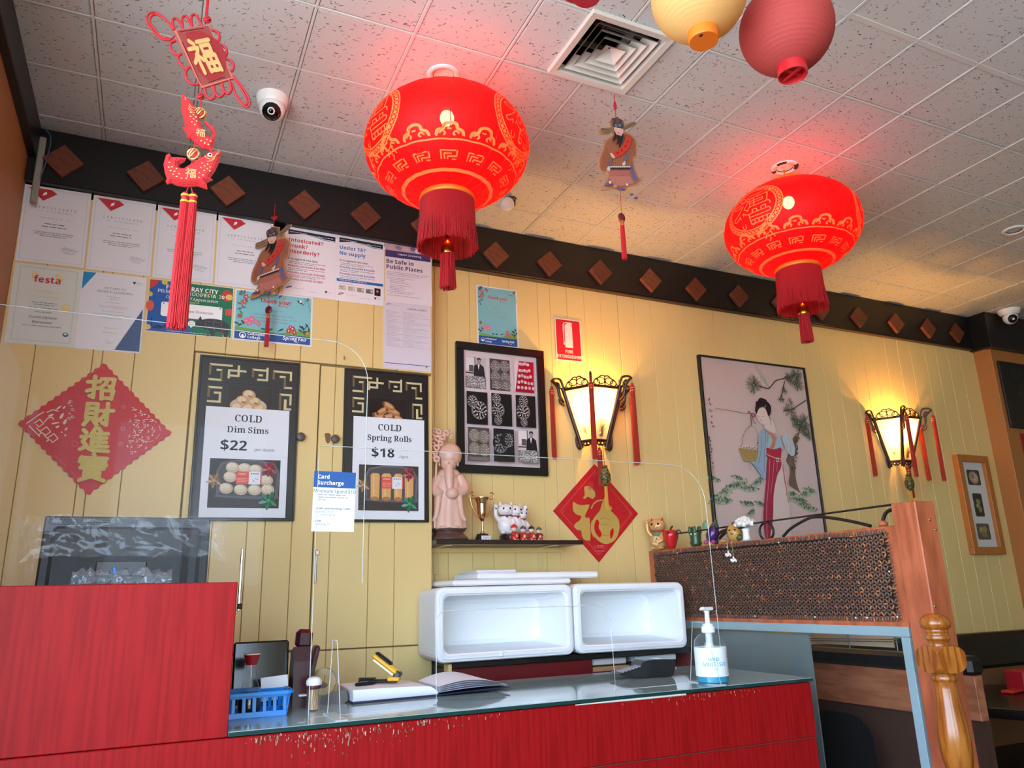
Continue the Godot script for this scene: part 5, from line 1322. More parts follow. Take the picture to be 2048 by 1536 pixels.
func sconces():
	M.frost = mat(c8(250, 238, 206), 0.35, 0.0, {"backlight_enabled": true, "backlight": Color(0.95, 0.88, 0.70)})
	var labels = ["lit carved wall lamp with frosted panes and red tassels, below the fire sign", "lit carved wall lamp with frosted panes and red tassels, beside the lady painting"]
	var dark = mat(c8(58, 26, 20), 0.35)
	var thread = mat(c8(192, 52, 26), 0.6, 0.0, {"rim_enabled": true, "rim": 0.4, "backlight_enabled": true, "backlight": Color(0.5, 0.1, 0.05)})
	for i in 2:
		var s = thing("wall_lamp", labels[i], "wall lamp", Vector3([2.451, 4.503][i], 2.112, ZR + 0.001), Basis(), "wall lamps")
		var at = []
		var ab = []
		for k in 4:
			var d = Vector3([-1.0, -0.5, 0.5, 1.0][k], 0, [0.09, 0.866, 0.866, 0.09][k])
			at.append(d * 0.156 + Vector3(0, 0.124, 0)); ab.append(d * 0.076 + Vector3(0, -0.118, 0))
		for k in 4:
			var g = G.new()
			g.tube([ab[k] + (ab[k] - at[k]) * 0.12, at[k] + (at[k] - ab[k]) * 0.05], 0.0105, 6)
			part("post", g, dark, s)
			# carved bracket in the radial plane and its tassel
			var out: Vector3 = Vector3(at[k].x, 0, at[k].z).normalized()
			var o: Vector3 = at[k]
			g = G.new()
			g.tube(smooth_pts([o + Vector3(0, -0.06, 0), o + out * 0.022 + Vector3(0, -0.035, 0), o + out * 0.03 + Vector3(0, 0.005, 0), o + out * 0.052 + Vector3(0, 0.03, 0), o + out * 0.064 + Vector3(0, 0.036, 0)], 4), 0.0062, 6)
			g.tube(smooth_pts([o + Vector3(0, 0.01, 0), o + out * 0.016 + Vector3(0, 0.048, 0), o + out * 0.05 + Vector3(0, 0.048, 0), o + out * 0.066 + Vector3(0, 0.034, 0)], 4), 0.0058, 6)
			g.tube(smooth_pts([o + out * 0.02 + Vector3(0, 0.0, 0), o + out * 0.026 + Vector3(0, 0.026, 0), o + out * 0.04 + Vector3(0, 0.03, 0), o + out * 0.034 + Vector3(0, 0.014, 0)], 4), 0.005, 6)
			g.tube(smooth_pts([o + Vector3(0, -0.075, 0), o + out * 0.02 + Vector3(0, -0.065, 0), o + out * 0.024 + Vector3(0, -0.045, 0)], 4), 0.0055, 6)
			var br = part("bracket", g, dark, s)
			var b: Vector3 = ab[k]
			var low = G.new()
			low.tube(smooth_pts([b + Vector3(0, 0.035, 0), b + out * 0.02 + Vector3(0, 0.02, 0), b + out * 0.018 + Vector3(0, -0.02, 0), b + out * 0.004 + Vector3(0, -0.035, 0), b + Vector3(0, -0.012, 0)], 4, true), 0.0048, 6, true)
			part("foot_curl", low, dark, s)
			tassel(s, o + out * 0.066 + Vector3(0, -0.02 - 0.008 * (k % 2), 0), 0.0105, 0.315 + 0.02 * (k % 3), 40 + k + i * 7, thread)
		for k in 3:
			var a0: Vector3 = at[k]; var a1: Vector3 = at[k + 1]; var b0: Vector3 = ab[k]; var b1: Vector3 = ab[k + 1]
			var g = G.new()
			g.tube([a0, a1], 0.0075, 6); g.tube([b0, b1], 0.007, 6)
			part("rail", g, dark, s)
			g = G.new()
			var nn = (a1 - a0).cross(b0 - a0).normalized()
			if nn.z < 0: nn = -nn
			g.quad(a0, a1, b1, b0, nn)
			var pn = part("pane", g, M.frost, s)
			# a painted sprig on the lower half of the pane
			var ex = (b1 - b0).normalized()
			var ey = ((a0 + a1) / 2.0 - (b0 + b1) / 2.0).normalized()
			g = G.new()
			g.x = Transform3D(Basis(ex, ey, ex.cross(ey)), (b0 + b1) / 2.0 + nn * 0.0012)
			for j in 11:
				var t = rng.randf_range(-0.9, 0.9)
				var st = Vector2(0.004 * (j % 3), 0.03 + 0.006 * (j % 4))
				g.prism(stroke(PackedVector2Array([st, st + Vector2(sin(t), cos(t)) * rng.randf_range(0.014, 0.036)]), 0.0016)[0], 0.0, 0.0002, false, false)
			part("painted_sprig", g, mat(c8(90, 84, 50), 0.6), pn)
			# pierced crest above, small one below
			for e in [[a0, a1, 1.0, 0.05], [b0, b1, -1.0, 0.022]]:
				g = G.new()
				var m: Vector3 = (e[0] + e[1]) / 2.0
				var ux: Vector3 = (e[1] - e[0]).normalized()
				var wd: float = (e[1] - e[0]).length() / 2.0 * 0.92
				var hh: float = e[3] * e[2]
				var arch = []
				for j in 9:
					var u = j / 4.0 - 1.0
					arch.append(m + ux * wd * u + Vector3.UP * hh * (pow(cos(u * PI / 2), 0.7) + (0.1 if j % 2 else 0.0)))
				g.tube(smooth_pts(arch, 3), 0.0034, 5)
				for j in [-0.62, -0.3, 0.3, 0.62]:
					var c = m + ux * wd * j + Vector3.UP * hh * (0.36 if absf(j) > 0.5 else 0.55)
					var ring = []
					var rr = absf(hh) * (0.26 if absf(j) > 0.5 else 0.32)
					for q in 10: ring.append(c + ux * cos(TAU * q / 10) * rr * 1.25 + Vector3.UP * sin(TAU * q / 10) * rr)
					g.tube(ring, 0.0028, 5, true)
				g.tube([m, m + Vector3.UP * hh * 1.05], 0.003, 5)
				part("crest" if e[2] > 0 else "lower_crest", g, dark, s)
		var g = G.new(); g.ball(Vector3.ZERO, Vector3(0.021, 0.027, 0.021), 14)
		part("bulb", g, mat(c8(255, 230, 180), 0.4, 0.0, {"emission_enabled": true, "emission": Color(1.0, 0.82, 0.5), "emission_energy_multiplier": 6.0}), s, Vector3(0.0, 0.045, 0.066))
		g = G.new(); g.lathe([Vector2(0, -0.12), Vector2(0.012, -0.12), Vector2(0.014, -0.1), Vector2(0.014, 0.0), Vector2(0, 0.012)], 14)
		part("bulb_holder", g, M.gold, s, Vector3(0, 0.02, 0.066))
		g = G.new(); g.box(Vector3(0, -0.108, 0.03), Vector3(0.03, 0.012, 0.06), 0.003)
		part("wall_arm", g, dark, s)
		var o = OmniLight3D.new()
		o.name = "bulb_light"
		o.light_color = Color(1.0, 0.72, 0.36); o.light_energy = 0.4; o.omni_range = 12.0; o.omni_attenuation = 2.0; o.light_size = 0.012; o.shadow_enabled = true
		o.position = Vector3(0.0, 0.045, 0.066)
		s.add_child(o, true)
		# lower centre tassel
		tassel(s, Vector3(-0.015, -0.185, 0.075), 0.011, 0.15, 60 + i, thread, 0.035)
		# scented gourd hung below the lamp
		var h = thing("gourd_charm", ["small speckled green gourd charm with yellow tassel, hanging before the fu diamond's top", "small speckled green gourd charm hanging under the wall lamp behind the terracotta post"][i], "charm", Vector3([2.45, 4.46][i], 1.835 if i == 0 else 1.875, ZR + 0.09), Basis(), "gourd charms under the wall lamps")
		g = G.new(); g.lathe([Vector2(0, -0.058), Vector2(0.008, -0.057), Vector2(0.02, -0.045), Vector2(0.026, -0.026), Vector2(0.024, -0.004), Vector2(0.017, 0.016), Vector2(0.012, 0.027), Vector2(0.014, 0.034), Vector2(0.010, 0.038), Vector2(0, 0.038)], 18)
		part("gourd", g, mat(c8(150, 140, 76), 0.45, 0.0, {"albedo_texture": noise_tex(12, 0.06, c8(40, 46, 30), c8(235, 225, 190), 128, 128, 0.42, 0.55), "uv1_triplanar": true, "uv1_scale": Vector3(12, 12, 12)}), h)
		g = G.new(); g.tube([Vector3(0, 0.036, 0), Vector3(0.0, 0.135, -0.005)], 0.0012, 5)
		part("cord", g, mat(c8(40, 34, 22), 0.7), h)
		part("yellow_tassel", threads(Vector3(0, -0.058, 0), 0.007, 0.115, 30, 9 + i), mat(c8(226, 164, 46), 0.6), h)

# ---- big silk lanterns
const LR := 0.268
const LB := 0.1875
const LY := 2.722
func lant(az: float, th: float, off := 0.0) -> Vector3:
	# point on the lantern skin, about the lantern's foot on its axis at height LY
	var lobe = 1.0 - 0.012 * pow(absf(cos(az * 10.0)), 6.0)
	var n = Vector3(cos(th) * cos(az) / LR, sin(th) / LB, cos(th) * sin(az) / LR).normalized()
	return Vector3(cos(th) * LR * cos(az) * lobe, sin(th) * LB, cos(th) * LR * sin(az) * lobe) + n * off
func drape(g: G, q: PackedVector2Array, az: float, th: float, off := 0.0012):
	# flat pattern in metres, laid on the skin round (az, th); u to the viewer's right, v up
	var idx = Geometry2D.triangulate_polygon(q)
	var r = cos(th) * LR
	var p = []
	for a in q:
		var t: float = th + a.y / lerpf(LR, LB, 0.35)
		p.append(lant(az - a.x / r, t, off))
	for k in range(0, idx.size(), 3):
		var a: Vector3 = p[idx[k]]
		g.flat(a, p[idx[k + 1]], p[idx[k + 2]], Vector3(a.x, a.y * 1.6, a.z))
func ring_band(g: G, th: float, w: float, off := 0.0012, n := 120):
	for j in n:
		var a = TAU * j / n
		var b = TAU * (j + 1) / n
		var p = lant(a, th - w / 2, off)
		g.quad(p, lant(b, th - w / 2, off), lant(b, th + w / 2, off), lant(a, th + w / 2, off), Vector3(p.x, p.y, p.z))
func lantern_pattern(az0: float) -> G:
	var g = G.new()
	for m in 3:
		var az = az0 + TAU * m / 3
		# ring of the medallion, filled with small scrolls, and the character's outline
		for j in 40:
			var a = TAU * j / 40
			var b = TAU * (j + 1) / 40
			for e in [[0.104, 0.109], [0.128, 0.133]]:
				drape(g, PackedVector2Array([Vector2(cos(a), sin(a)) * e[0], Vector2(cos(b), sin(b)) * e[0], Vector2(cos(b), sin(b)) * e[1], Vector2(cos(a), sin(a)) * e[1]]), az, 0.06)
			var c = Vector2(cos(a), sin(a)) * 0.1185
			drape(g, PackedVector2Array([c + Vector2(0.0075, 0).rotated(a + 0.5), c + Vector2(0, 0.0075).rotated(a + 0.5), c - Vector2(0.0065, 0).rotated(a + 0.5), c - Vector2(0, 0.0065).rotated(a + 0.5)]), az, 0.06)
			var c2 = Vector2(cos(a + 0.08), sin(a + 0.08)) * 0.1185
			for s in stroke(PackedVector2Array([c2 + Vector2(-0.008, 0.004).rotated(a), c2 + Vector2(0, -0.006).rotated(a), c2 + Vector2(0.008, 0.005).rotated(a)]), 0.0028): drape(g, s, az, 0.06, 0.0013)
		var body = []
		for s in glyph("fu"):
			for q in stroke(s, 10.5):
				var o = PackedVector2Array()
				for p in q: o.append(Vector2((p.x - 50) * 1.72, (50 - p.y) * 1.72))
				body.append(o)
		# join the strokes, then draw only their outline
		var k = 0
		while k < body.size():
			var joined = false
			for j in range(k + 1, body.size()):
				var u = Geometry2D.merge_polygons(body[k], body[j])
				if u.filter(func(e): return not Geometry2D.is_polygon_clockwise(e)).size() == 1 and u.size() == 1:
					body[k] = u[0]; body.remove_at(j); joined = true
					break
			if not joined: k += 1
		for q in body:
			var loop: PackedVector2Array = q
			loop.append(q[0])
			var l = PackedVector2Array()
			for p in loop: l.append(p / 1000.0)
			for j in l.size() - 1:
				for s in stroke(PackedVector2Array([l[j], l[j + 1]]), 0.0042): drape(g, s, az, 0.06, 0.0014)
		# little flourish under the medallion
		for e in ["30,-128 34,-150 22,-168", "34,-148 56,-142 66,-160", "40,-150 48,-172 34,-182", "58,-150 70,-170"]:
			for s in stroke(mm(e), 0.004): drape(g, s, az, 0.06)
	# collar of key pattern and cloud scallops round the foot
	ring_band(g, -1.02, 0.05); ring_band(g, -0.60, 0.022)
	for m in 14:
		var az = TAU * m / 14 + 0.1
		for e in ["-24,-17 -24,12 20,12", "-14,-17 -14,2 8,2", "-4,-17 -4,-7 24,-7 24,12", "10,-17 24,-17"]:
			for s in stroke(mm(e), 0.0046): drape(g, s, az, -0.80)
		for e in ["-40,-12 -34,4 -18,8 -14,22 4,30 20,24 24,10 38,4 44,-10"]:
			for s in stroke(PackedVector2Array(smooth_pts(Array(mm(e)), 4)), 0.010): drape(g, s, az, -0.50)
		for e in ["-30,-6 -20,2 -12,-6 -18,-12", "30,-6 20,2 12,-6 18,-12", "-6,10 6,10"]:
			for s in stroke(PackedVector2Array(smooth_pts(Array(mm(e)), 3)), 0.0055): drape(g, s, az, -0.50, 0.0014)
	return g

func lanterns():
	var silk = mat(Color(0.86, 0.012, 0.02, 0.965), 0.6, 0.0, {"transparency": BaseMaterial3D.TRANSPARENCY_ALPHA, "backlight_enabled": true, "backlight": Color(1.0, 0.02, 0.03), "emission_enabled": true, "emission": Color(1.0, 0.03, 0.04), "emission_energy_multiplier": 0.42})
	var print_ = mat(c8(240, 176, 96), 0.45, 0.1, {"backlight_enabled": true, "backlight": Color(0.9, 0.5, 0.22)})
	var collar = mat(c8(222, 150, 50), 0.4, 0.2, {"backlight_enabled": true, "backlight": Color(0.9, 0.5, 0.1)})
	var fringe_m = mat(c8(190, 14, 26), 0.55, 0.0, {"backlight_enabled": true, "backlight": Color(0.7, 0.05, 0.07), "rim_enabled": true, "rim": 0.4})
	var labels = ["big lit red silk lantern with gold Chinese characters, nearer, left of the ceiling vent", "big lit red silk lantern with gold Chinese characters, farther, above the lady painting"]
	for i in 2:
		var l = thing("silk_lantern", labels[i], "lantern", Vector3([1.36, 2.853][i], LY, [0.755, 0.749][i]), Basis(), "red silk lanterns")
		var prof = []
		for k in 25:
			var th = lerpf(-1.248, 1.248, k / 24.0)
			prof.append(Vector2(cos(th) * LR, sin(th) * LB))
		var g = G.new()
		g.lathe(prof, 160, Vector3.ZERO, 20, 0.012)
		part("silk_skin", g, silk, l)
		g = G.new(); g.lathe([Vector2(0.02, 0.186), Vector2(0.084, 0.18)], 40)
		part("top_cover", g, silk, l)
		for k in 20:
			g = G.new()
			var rib = []
			for j in 13: rib.append(lant(TAU * (k + 0.0) / 20, lerpf(-1.248, 1.248, j / 12.0), 0.0004))
			g.tube(rib, 0.0012, 4)
			part("rib", g, mat(c8(120, 8, 14), 0.6) if k == 0 else l.get_node("rib").material_override, l)
		part("gold_print", lantern_pattern(([1.92, 2.39][i]) - [1.05, -0.56][i]), print_, l)
		for s in [[-0.178, -0.194], [0.178, 0.196]]:
			g = G.new()
			g.lathe([Vector2(0.083, minf(s[0], s[1])), Vector2(0.088, minf(s[0], s[1])), Vector2(0.089, (s[0] + s[1]) / 2), Vector2(0.088, maxf(s[0], s[1])), Vector2(0.083, maxf(s[0], s[1]))], 40)
			part("collar", g, collar, l)
		g = G.new()
		var q = RandomNumberGenerator.new(); q.seed = 90 + i
		for ring in 2:
			for k in 230:
				var a = TAU * (k + 0.5 * ring) / 230
				var r = 0.086 - 0.0035 * ring
				var d = Vector3(cos(a), 0, sin(a))
				var e = q.randf_range(0.0, 0.010)
				var ln = 0.165 * q.randf_range(0.96, 1.02)
				g.tube([d * r + Vector3(0, -0.19, 0), d * (r + 0.003) + Vector3(0, -0.19 - ln * 0.5, 0), d * (r + 0.002 + e) + Vector3(0, -0.19 - ln, 0)], 0.0015, 3, false, false)
		part("fringe", g, fringe_m, l)
		g = G.new()
		g.lathe([Vector2(0.021, -0.376), Vector2(0.0225, -0.366), Vector2(0.021, -0.35), Vector2(0.013, -0.335), Vector2(0.006, -0.329), Vector2(0.0045, -0.32), Vector2(0.008, -0.313), Vector2(0.007, -0.306), Vector2(0, -0.303)], 24)
		var cap = part("tassel_cap", g, mat(c8(226, 160, 50), 0.18, 1.0), l)
		part("tassel", threads(Vector3(0, -0.368, 0), 0.0195, 0.125, 120, 70 + i, 1.25, 0.0013), fringe_m, l)
		g = G.new(); g.tube([Vector3(0, -0.305, 0), Vector3(0, -0.19, 0)], 0.0015, 6); g.tube([Vector3(0, -0.19, 0), Vector3(0, 0.1, 0)], 0.0015, 6); g.tube([Vector3(0, 0.19, 0), Vector3(0, CEIL - LY - 0.012, 0)], 0.004, 6); g.tube([Vector3(-0.085, 0.187, 0), Vector3(0.085, 0.187, 0)], 0.0016, 6)
		part("hanger", g, M.gold, l)
		g = G.new(); g.ball(Vector3.ZERO, Vector3(0.024, 0.028, 0.024), 14)
		part("bulb", g, mat(c8(255, 240, 220), 0.4, 0.0, {"emission_enabled": true, "emission": Color(1.0, 0.86, 0.62), "emission_energy_multiplier": 40.0}), l, Vector3(0, 0.115, 0))
		g = G.new(); g.lathe([Vector2(0.016, 0.13), Vector2(0.018, 0.14), Vector2(0.018, 0.185), Vector2(0.006, 0.19)], 16)
		part("bulb_holder", g, M.white_plastic, l)
		var o = OmniLight3D.new()
		o.name = "lantern_light"
		o.light_color = Color(1.0, 0.8, 0.6); o.light_energy = 0.05; o.omni_range = 12.0; o.omni_attenuation = 2.0; o.light_size = 0.02; o.shadow_enabled = true
		o.position = Vector3(0, 0.115, 0)
		l.add_child(o, true)

func paper_lantern(label: String, p: Vector3, r: float, skin: Material, ring: Material, open: bool):
	var l = thing("paper_lantern", label, "lantern", p, Basis(), "round paper lanterns")
	var prof = []
	var n = 150
	for k in n + 1:
		var th = lerpf(-1.27, 1.27, k / float(n))
		var rr = r * (1.0 - 0.012 * pow(absf(sin(k * PI / 6.0)), 0.6) + 0.012)
		prof.append(Vector2(cos(th) * rr, sin(th) * r * 1.0))
	var g = G.new()
	g.lathe(prof, 48)
	part("paper_skin", g, skin, l)
	var y = -r * 0.955
	g = G.new()
	var cr = r * 0.31
	if open: g.lathe([Vector2(cr * 0.86, y - 0.002), Vector2(cr * 0.88, y - 0.024), Vector2(cr, y - 0.024), Vector2(cr, y - 0.024), Vector2(cr * 1.02, y)], 32)
	else: g.lathe([Vector2(0, y - 0.023), Vector2(cr * 0.97, y - 0.023), Vector2(cr * 0.97, y - 0.023), Vector2(cr, y - 0.021), Vector2(cr * 1.02, y)], 32)
	part("end_ring", g, ring, l)
	if open:
		part("cross_bar", bx(Vector3(0, y - 0.016, 0), Vector3(cr * 1.8, 0.004, 0.008), 0.001), ring, l)
		part("cross_bar", bx(Vector3(0, y - 0.02, 0), Vector3(0.008, 0.004, cr * 1.8), 0.001), ring, l)
	else:
		part("slot", bx(Vector3(-cr * 0.55, y - 0.0225, cr * 0.4), Vector3(0.006, 0.002, 0.008)), mat(c8(60, 24, 8), 0.8), l)
	g = G.new(); g.tube([Vector3(0, r * 0.95, 0), Vector3(0, CEIL - p.y, 0)], 0.0012, 5)
	part("string", g, M.white_plastic, l)

func disc_bead(g: G, p: Vector3, r: float, w: float):
	g.ball(p, Vector3(r, r, w), 16)

func fish_body(parent: Node, called: String, outline: String, base: Vector3, m: Material, label := "") -> MeshInstance3D:
	# stuffed fish: the outline swells towards its middle line
	var poly = mm(outline)
	var g = G.new()
	if Geometry2D.is_polygon_clockwise(poly): poly.reverse()
	var rings = [poly]
	var depth = [0.0]
	for s in [[1.2, 0.0036], [3.0, 0.0064], [5.5, 0.0088], [9.0, 0.0105]]:
		var big = PackedVector2Array()
		for p in poly: big.append(p * 100000.0)
		rings.append(Geometry2D.offset_polygon(big, -s[0] * 100.0, Geometry2D.JOIN_ROUND)); depth.append(s[1])
	g.prism(poly, -0.003, 0.003)
	for k in range(1, rings.size()):
		for r in rings[k]:
			var o = PackedVector2Array()
			for p in r: o.append(p / 100000.0)
			if o.size() > 3 and not Geometry2D.is_polygon_clockwise(o): g.prism(o, -depth[k], depth[k])
	return part(called, g, m, parent, base)

func hangings():
	fish_ornament()
	var base = Vector3(1.93, 2.74, 0.898)
	figure("bearded_figure_hanging", "flat bearded robed figure with red sash, hanging from the ceiling beside the vent", base, Basis(), [0, 250, -6, -226, -242, -379], "")
	figure("bearded_figure_hanging", "flat bearded robed figure hung from the black beam in front of the pinned certificates", Vector3(0.925, 2.585, -0.056), ry(-38), [0, 262, 0, -192, -212, -342], "knot")
	var yellow = mat(c8(222, 180, 112), 0.7, 0.0, {"backlight_enabled": true, "backlight": Color(0.8, 0.62, 0.3)})
	var red = mat(c8(176, 66, 62), 0.7, 0.0, {"backlight_enabled": true, "backlight": Color(0.6, 0.15, 0.14)})
	paper_lantern("yellow ribbed paper lantern with orange cap beside the ceiling vent", Vector3(1.537, 2.513, 1.8), 0.098, yellow, mat(c8(232, 112, 20), 0.4), false)
	paper_lantern("dusty red ribbed paper lantern with open red cap, right of the yellow paper lantern", Vector3(1.777, 2.505, 1.8), 0.1, red, mat(c8(190, 30, 38), 0.3), true)
	paper_lantern("red paper lantern mostly above the view, only its foot showing over the vent", Vector3(1.39, 2.737, 1.6), 0.1, mat(c8(176, 24, 40), 0.6), mat(c8(170, 24, 38), 0.4), false)

func fish_ornament():
	var B = Vector3(0.61, 2.55, 1.1)
	var f = thing("fish_ornament", "red knotted cord ornament with gilt luck plaque, two fishes and two long tassels, nearest", "hanging ornament", B)
	var cord = M.red_cord
	var v = func(s: String, z := 0.0): return Array(mm(s)).map(func(p): return Vector3(p.x, p.y, z))
	# hanging cord and round knots
	var g = G.new()
	for o in [-0.0016, 0.0016]: g.tube([Vector3(-0.004 + o, 0.445, 0), Vector3(-0.005 + o, 0.155, 0)], 0.0022, 6)
	part("hanging_cord", g, cord, f)
	for p in [[-2, 146, 8.5], [-1, -73, 7.5]]:
		g = G.new()
		for k in 3: g.tube(range(12).map(func(j): return Vector3(p[0], p[1], 0) / 1000.0 + Basis(Vector3(1, 0.3, 0.2).normalized(), k * 1.1) * Vector3(cos(TAU * j / 12), sin(TAU * j / 12), 0) * p[2] * 0.00078), 0.0032, 6, true)
		g.ball(Vector3(p[0], p[1], 0) / 1000.0, Vector3.ONE * p[2] * 0.0008, 10)
		part("round_knot", g, cord, f)
	# plaque
	var q = mm("-73,89 2,131 69,-3 0,-51")
	g = G.new(); g.prism(q, -0.004, 0.003)
	var pl = part("plaque", g, mat(c8(186, 92, 80), 0.5), f)
	g = G.new()
	g.prism(mm("-46,90 -15,107 28,91 45,60 50,22 42,-10 14,-27 -12,-8 -38,36"), 0.003, 0.004)
	part("plaque_field", g, mat(c8(140, 18, 26), 0.5), pl)
	g = G.new()
	for e in ["-66,90 1,126 62,-2 0,-44 -66,90", "-60,88 -8,116", "-4,-38 -52,62", "50,-6 14,-32"]:
		for s in stroke(mm(e), 0.0016): g.prism(s, 0.003, 0.0036)
	part("plaque_lines", g, mat(c8(134, 52, 46), 0.5), pl)
	g = G.new()
	g.x = Transform3D(rz(27.0), Vector3(-0.002, 0.038, 0.0))
	raise(g, "fu", Vector2(0, 0), 0.098, 11.5, 0.004, 0.0062, 0.62)
	part("luck_sign", g, mat(c8(206, 164, 104), 0.4, 0.3), pl)
	# cord loops round the plaque
	var loops = ["-74,92 -93,116 -116,128 -130,119 -131,96 -114,71 -95,59 -80,62 -70,76", "-72,94 -90,113 -113,123 -124,115 -125,97 -110,75 -94,64 -82,66"]
	for e in loops:
		g = G.new(); g.tube(smooth_pts(v.call(e), 4), 0.0026, 6); part("corner_loop", g, cord, f)
	for e in ["67,5 87,-16 107,-46 111,-64 104,-74 92,-68 80,-52 66,-16", "66,2 83,-18 100,-46 105,-62 100,-68 90,-62 78,-46"]:
		g = G.new(); g.tube(smooth_pts(v.call(e), 4), 0.0026, 6); part("corner_loop", g, cord, f)
	for e in ["-72,92 -78,118 -70,126 -58,112 -52,100", "-54,104 -58,130 -50,140 -38,122 -32,110", "-34,114 -38,142 -29,151 -16,132 -10,120", "8,120 24,118 29,106 27,90 18,86", "27,86 44,80 49,66 44,50 34,52", "46,48 60,46 67,34 64,18 54,16", "-66,64 -76,54 -74,36 -62,26 -50,32", "-52,34 -58,18 -52,4 -40,-6 -30,0", "-32,2 -38,-18 -34,-34 -22,-44 -6,-40", "6,-48 12,-66 24,-74 30,-60 22,-38", "26,-36 32,-56 42,-62 50,-48 42,-26", "44,-24 50,-42 60,-48 66,-34 60,-10"]:
		g = G.new(); g.tube(smooth_pts(v.call(e), 4), 0.0034, 6); part("loop", g, cord, f)
	# fishes and braided beads on the lower cord
	g = G.new()
	for e in ["0,-50 -1,-70", "-1,-76 2,-100", "-2,-128 -4,-215", "-4,-245 -8,-262", "-8,-316 -13,-336", "-2,-316 4,-336"]: g.tube(v.call(e), 0.0016, 6)
	part("lower_cord", g, cord, f)
	var silk = mat(c8(206, 34, 40), 0.4, 0.0, {"rim_enabled": true, "rim": 0.5, "rim_tint": 0.5})
	var gold = mat(c8(224, 190, 130), 0.3, 0.6)
	var f1 = "-41,-79 -26,-90 -11,-105 -3,-128 8,-155 20,-173 29,-177 35,-165 23,-151 12,-141 14,-137 23,-143 27,-150 33,-144 38,-160 39,-181 36,-201 34,-216 28,-210 14,-210 0,-201 -11,-191 -23,-190 -20,-183 -32,-165 -27,-164 -32,-144 -40,-113"
	var f2 = "56,-210 55,-219 52,-241 45,-265 35,-286 42,-289 29,-299 32,-315 11,-311 -11,-318 -31,-319 -44,-315 -52,-320 -56,-314 -54,-307 -60,-291 -64,-272 -61,-249 -54,-243 -50,-250 -52,-259 -50,-252 -38,-249 -19,-247 -21,-254 -32,-266 -31,-274 -21,-274 -9,-261 10,-242 27,-224 42,-214"
	var a = fish_body(f, "fish", f1, Vector3(0, 0, 0.0), silk)
	var b = fish_body(f, "fish", f2, Vector3(0, 0, 0.004), silk)
	for e in [[a, ["-24,-112 -18,-120 -10,-120 -6,-114", "-25,-118 -18,-126 -9,-126", "-24,-106 -17,-114 -9,-113", "-34,-92 -31,-98"], [], -20], [b, ["46,-222 42,-232 34,-236 26,-230", "44,-230 38,-240 28,-242 20,-236", "42,-238 34,-246 26,-250", "48,-214 50,-222 46,-226"], [], 0]]:
		g = G.new()
		for s in e[1]:
			for o in stroke(PackedVector2Array(smooth_pts(Array(mm(s)), 3)), 0.0013): g.prism(o, 0.009, 0.0112)
		var scale_rows = [[[-18, -128], [-12, -132], [-6, -136], [-18, -138], [-11, -143], [-4, -147], [-14, -152], [-7, -157], [10, -196], [18, -200], [26, -202], [30, -192], [22, -190]], [[28, -256], [22, -262], [34, -262], [16, -256], [28, -268], [22, -274], [14, -268], [34, -272], [12, -282], [20, -286], [4, -294], [-4, -298], [-14, -302], [-24, -304], [-34, -302], [-42, -298], [-48, -290], [-52, -282], [-40, -290], [-30, -294], [-46, -280], [-36, -282], [12, -294], [-52, -270]]]
		for s in scale_rows[0 if e[0] == a else 1]: g.ball(Vector3(s[0], s[1], 9.6) / 1000.0, Vector3(0.0030, 0.0022, 0.0014), 8)
		raise(g, "fu", Vector2(-0.006, -0.287) if e[0] == b else Vector2(0.0065, -0.176), 0.024 if e[0] == b else 0.021, 8.5, 0.009, 0.0114)
		part("gilt_lines", g, gold, e[0])
	g = G.new(); disc_bead(g, Vector3(0.031, -0.231, 0.009), 0.0058, 0.003)
	var eye = part("eye", g, M.white_plastic, b)
	g = G.new(); disc_bead(g, Vector3(0.031, -0.231, 0.0112), 0.0028, 0.0015)
	part("pupil", g, M.black_plastic, b)
	for p in [Vector3(0.002, -0.116, -0.006), Vector3(-0.0035, -0.231, 0.0)]:
		g = G.new()
		g.ball(p, Vector3.ONE * 0.0135, 14)
		var bd = part("braided_bead", g, mat(c8(200, 50, 40), 0.4), f)
		g = G.new()
		for k in 7:
			var turn = Basis(Vector3(1, 0.4 * k, 0.7 * (k % 3)).normalized(), k * 0.9)
			g.tube(range(16).map(func(j): return p + turn * Vector3(cos(TAU * j / 16), sin(TAU * j / 16), 0.28 * sin(TAU * j / 8)) * 0.0138), 0.0019, 5, true)
		part("gilt_strands", g, gold, bd)
	for e in [[-13, 0.0], [4, 0.003]]:
		g = G.new(); g.lathe([Vector2(0.0065, -0.024), Vector2(0.0085, -0.022), Vector2(0.0085, 0.0), Vector2(0.006, 0.004), Vector2(0, 0.0045)], 16)
		var t = part("tassel", threads(Vector3(0, -0.022, 0), 0.0088, 0.305, 80, 5 + e[0], 1.35, 0.0011), M.red_thread, f, Vector3(e[0] / 1000.0, -0.336, e[1]))
		part("tassel_head", g, M.red_cord, t)
		for y in [-0.003, -0.018]:
			g = G.new(); g.lathe([Vector2(0.0085, y - 0.0022), Vector2(0.0093, y - 0.0018), Vector2(0.0093, y + 0.0018), Vector2(0.0085, y + 0.0022)], 16)
			part("yellow_band", g, mat(c8(236, 186, 40), 0.5), t)

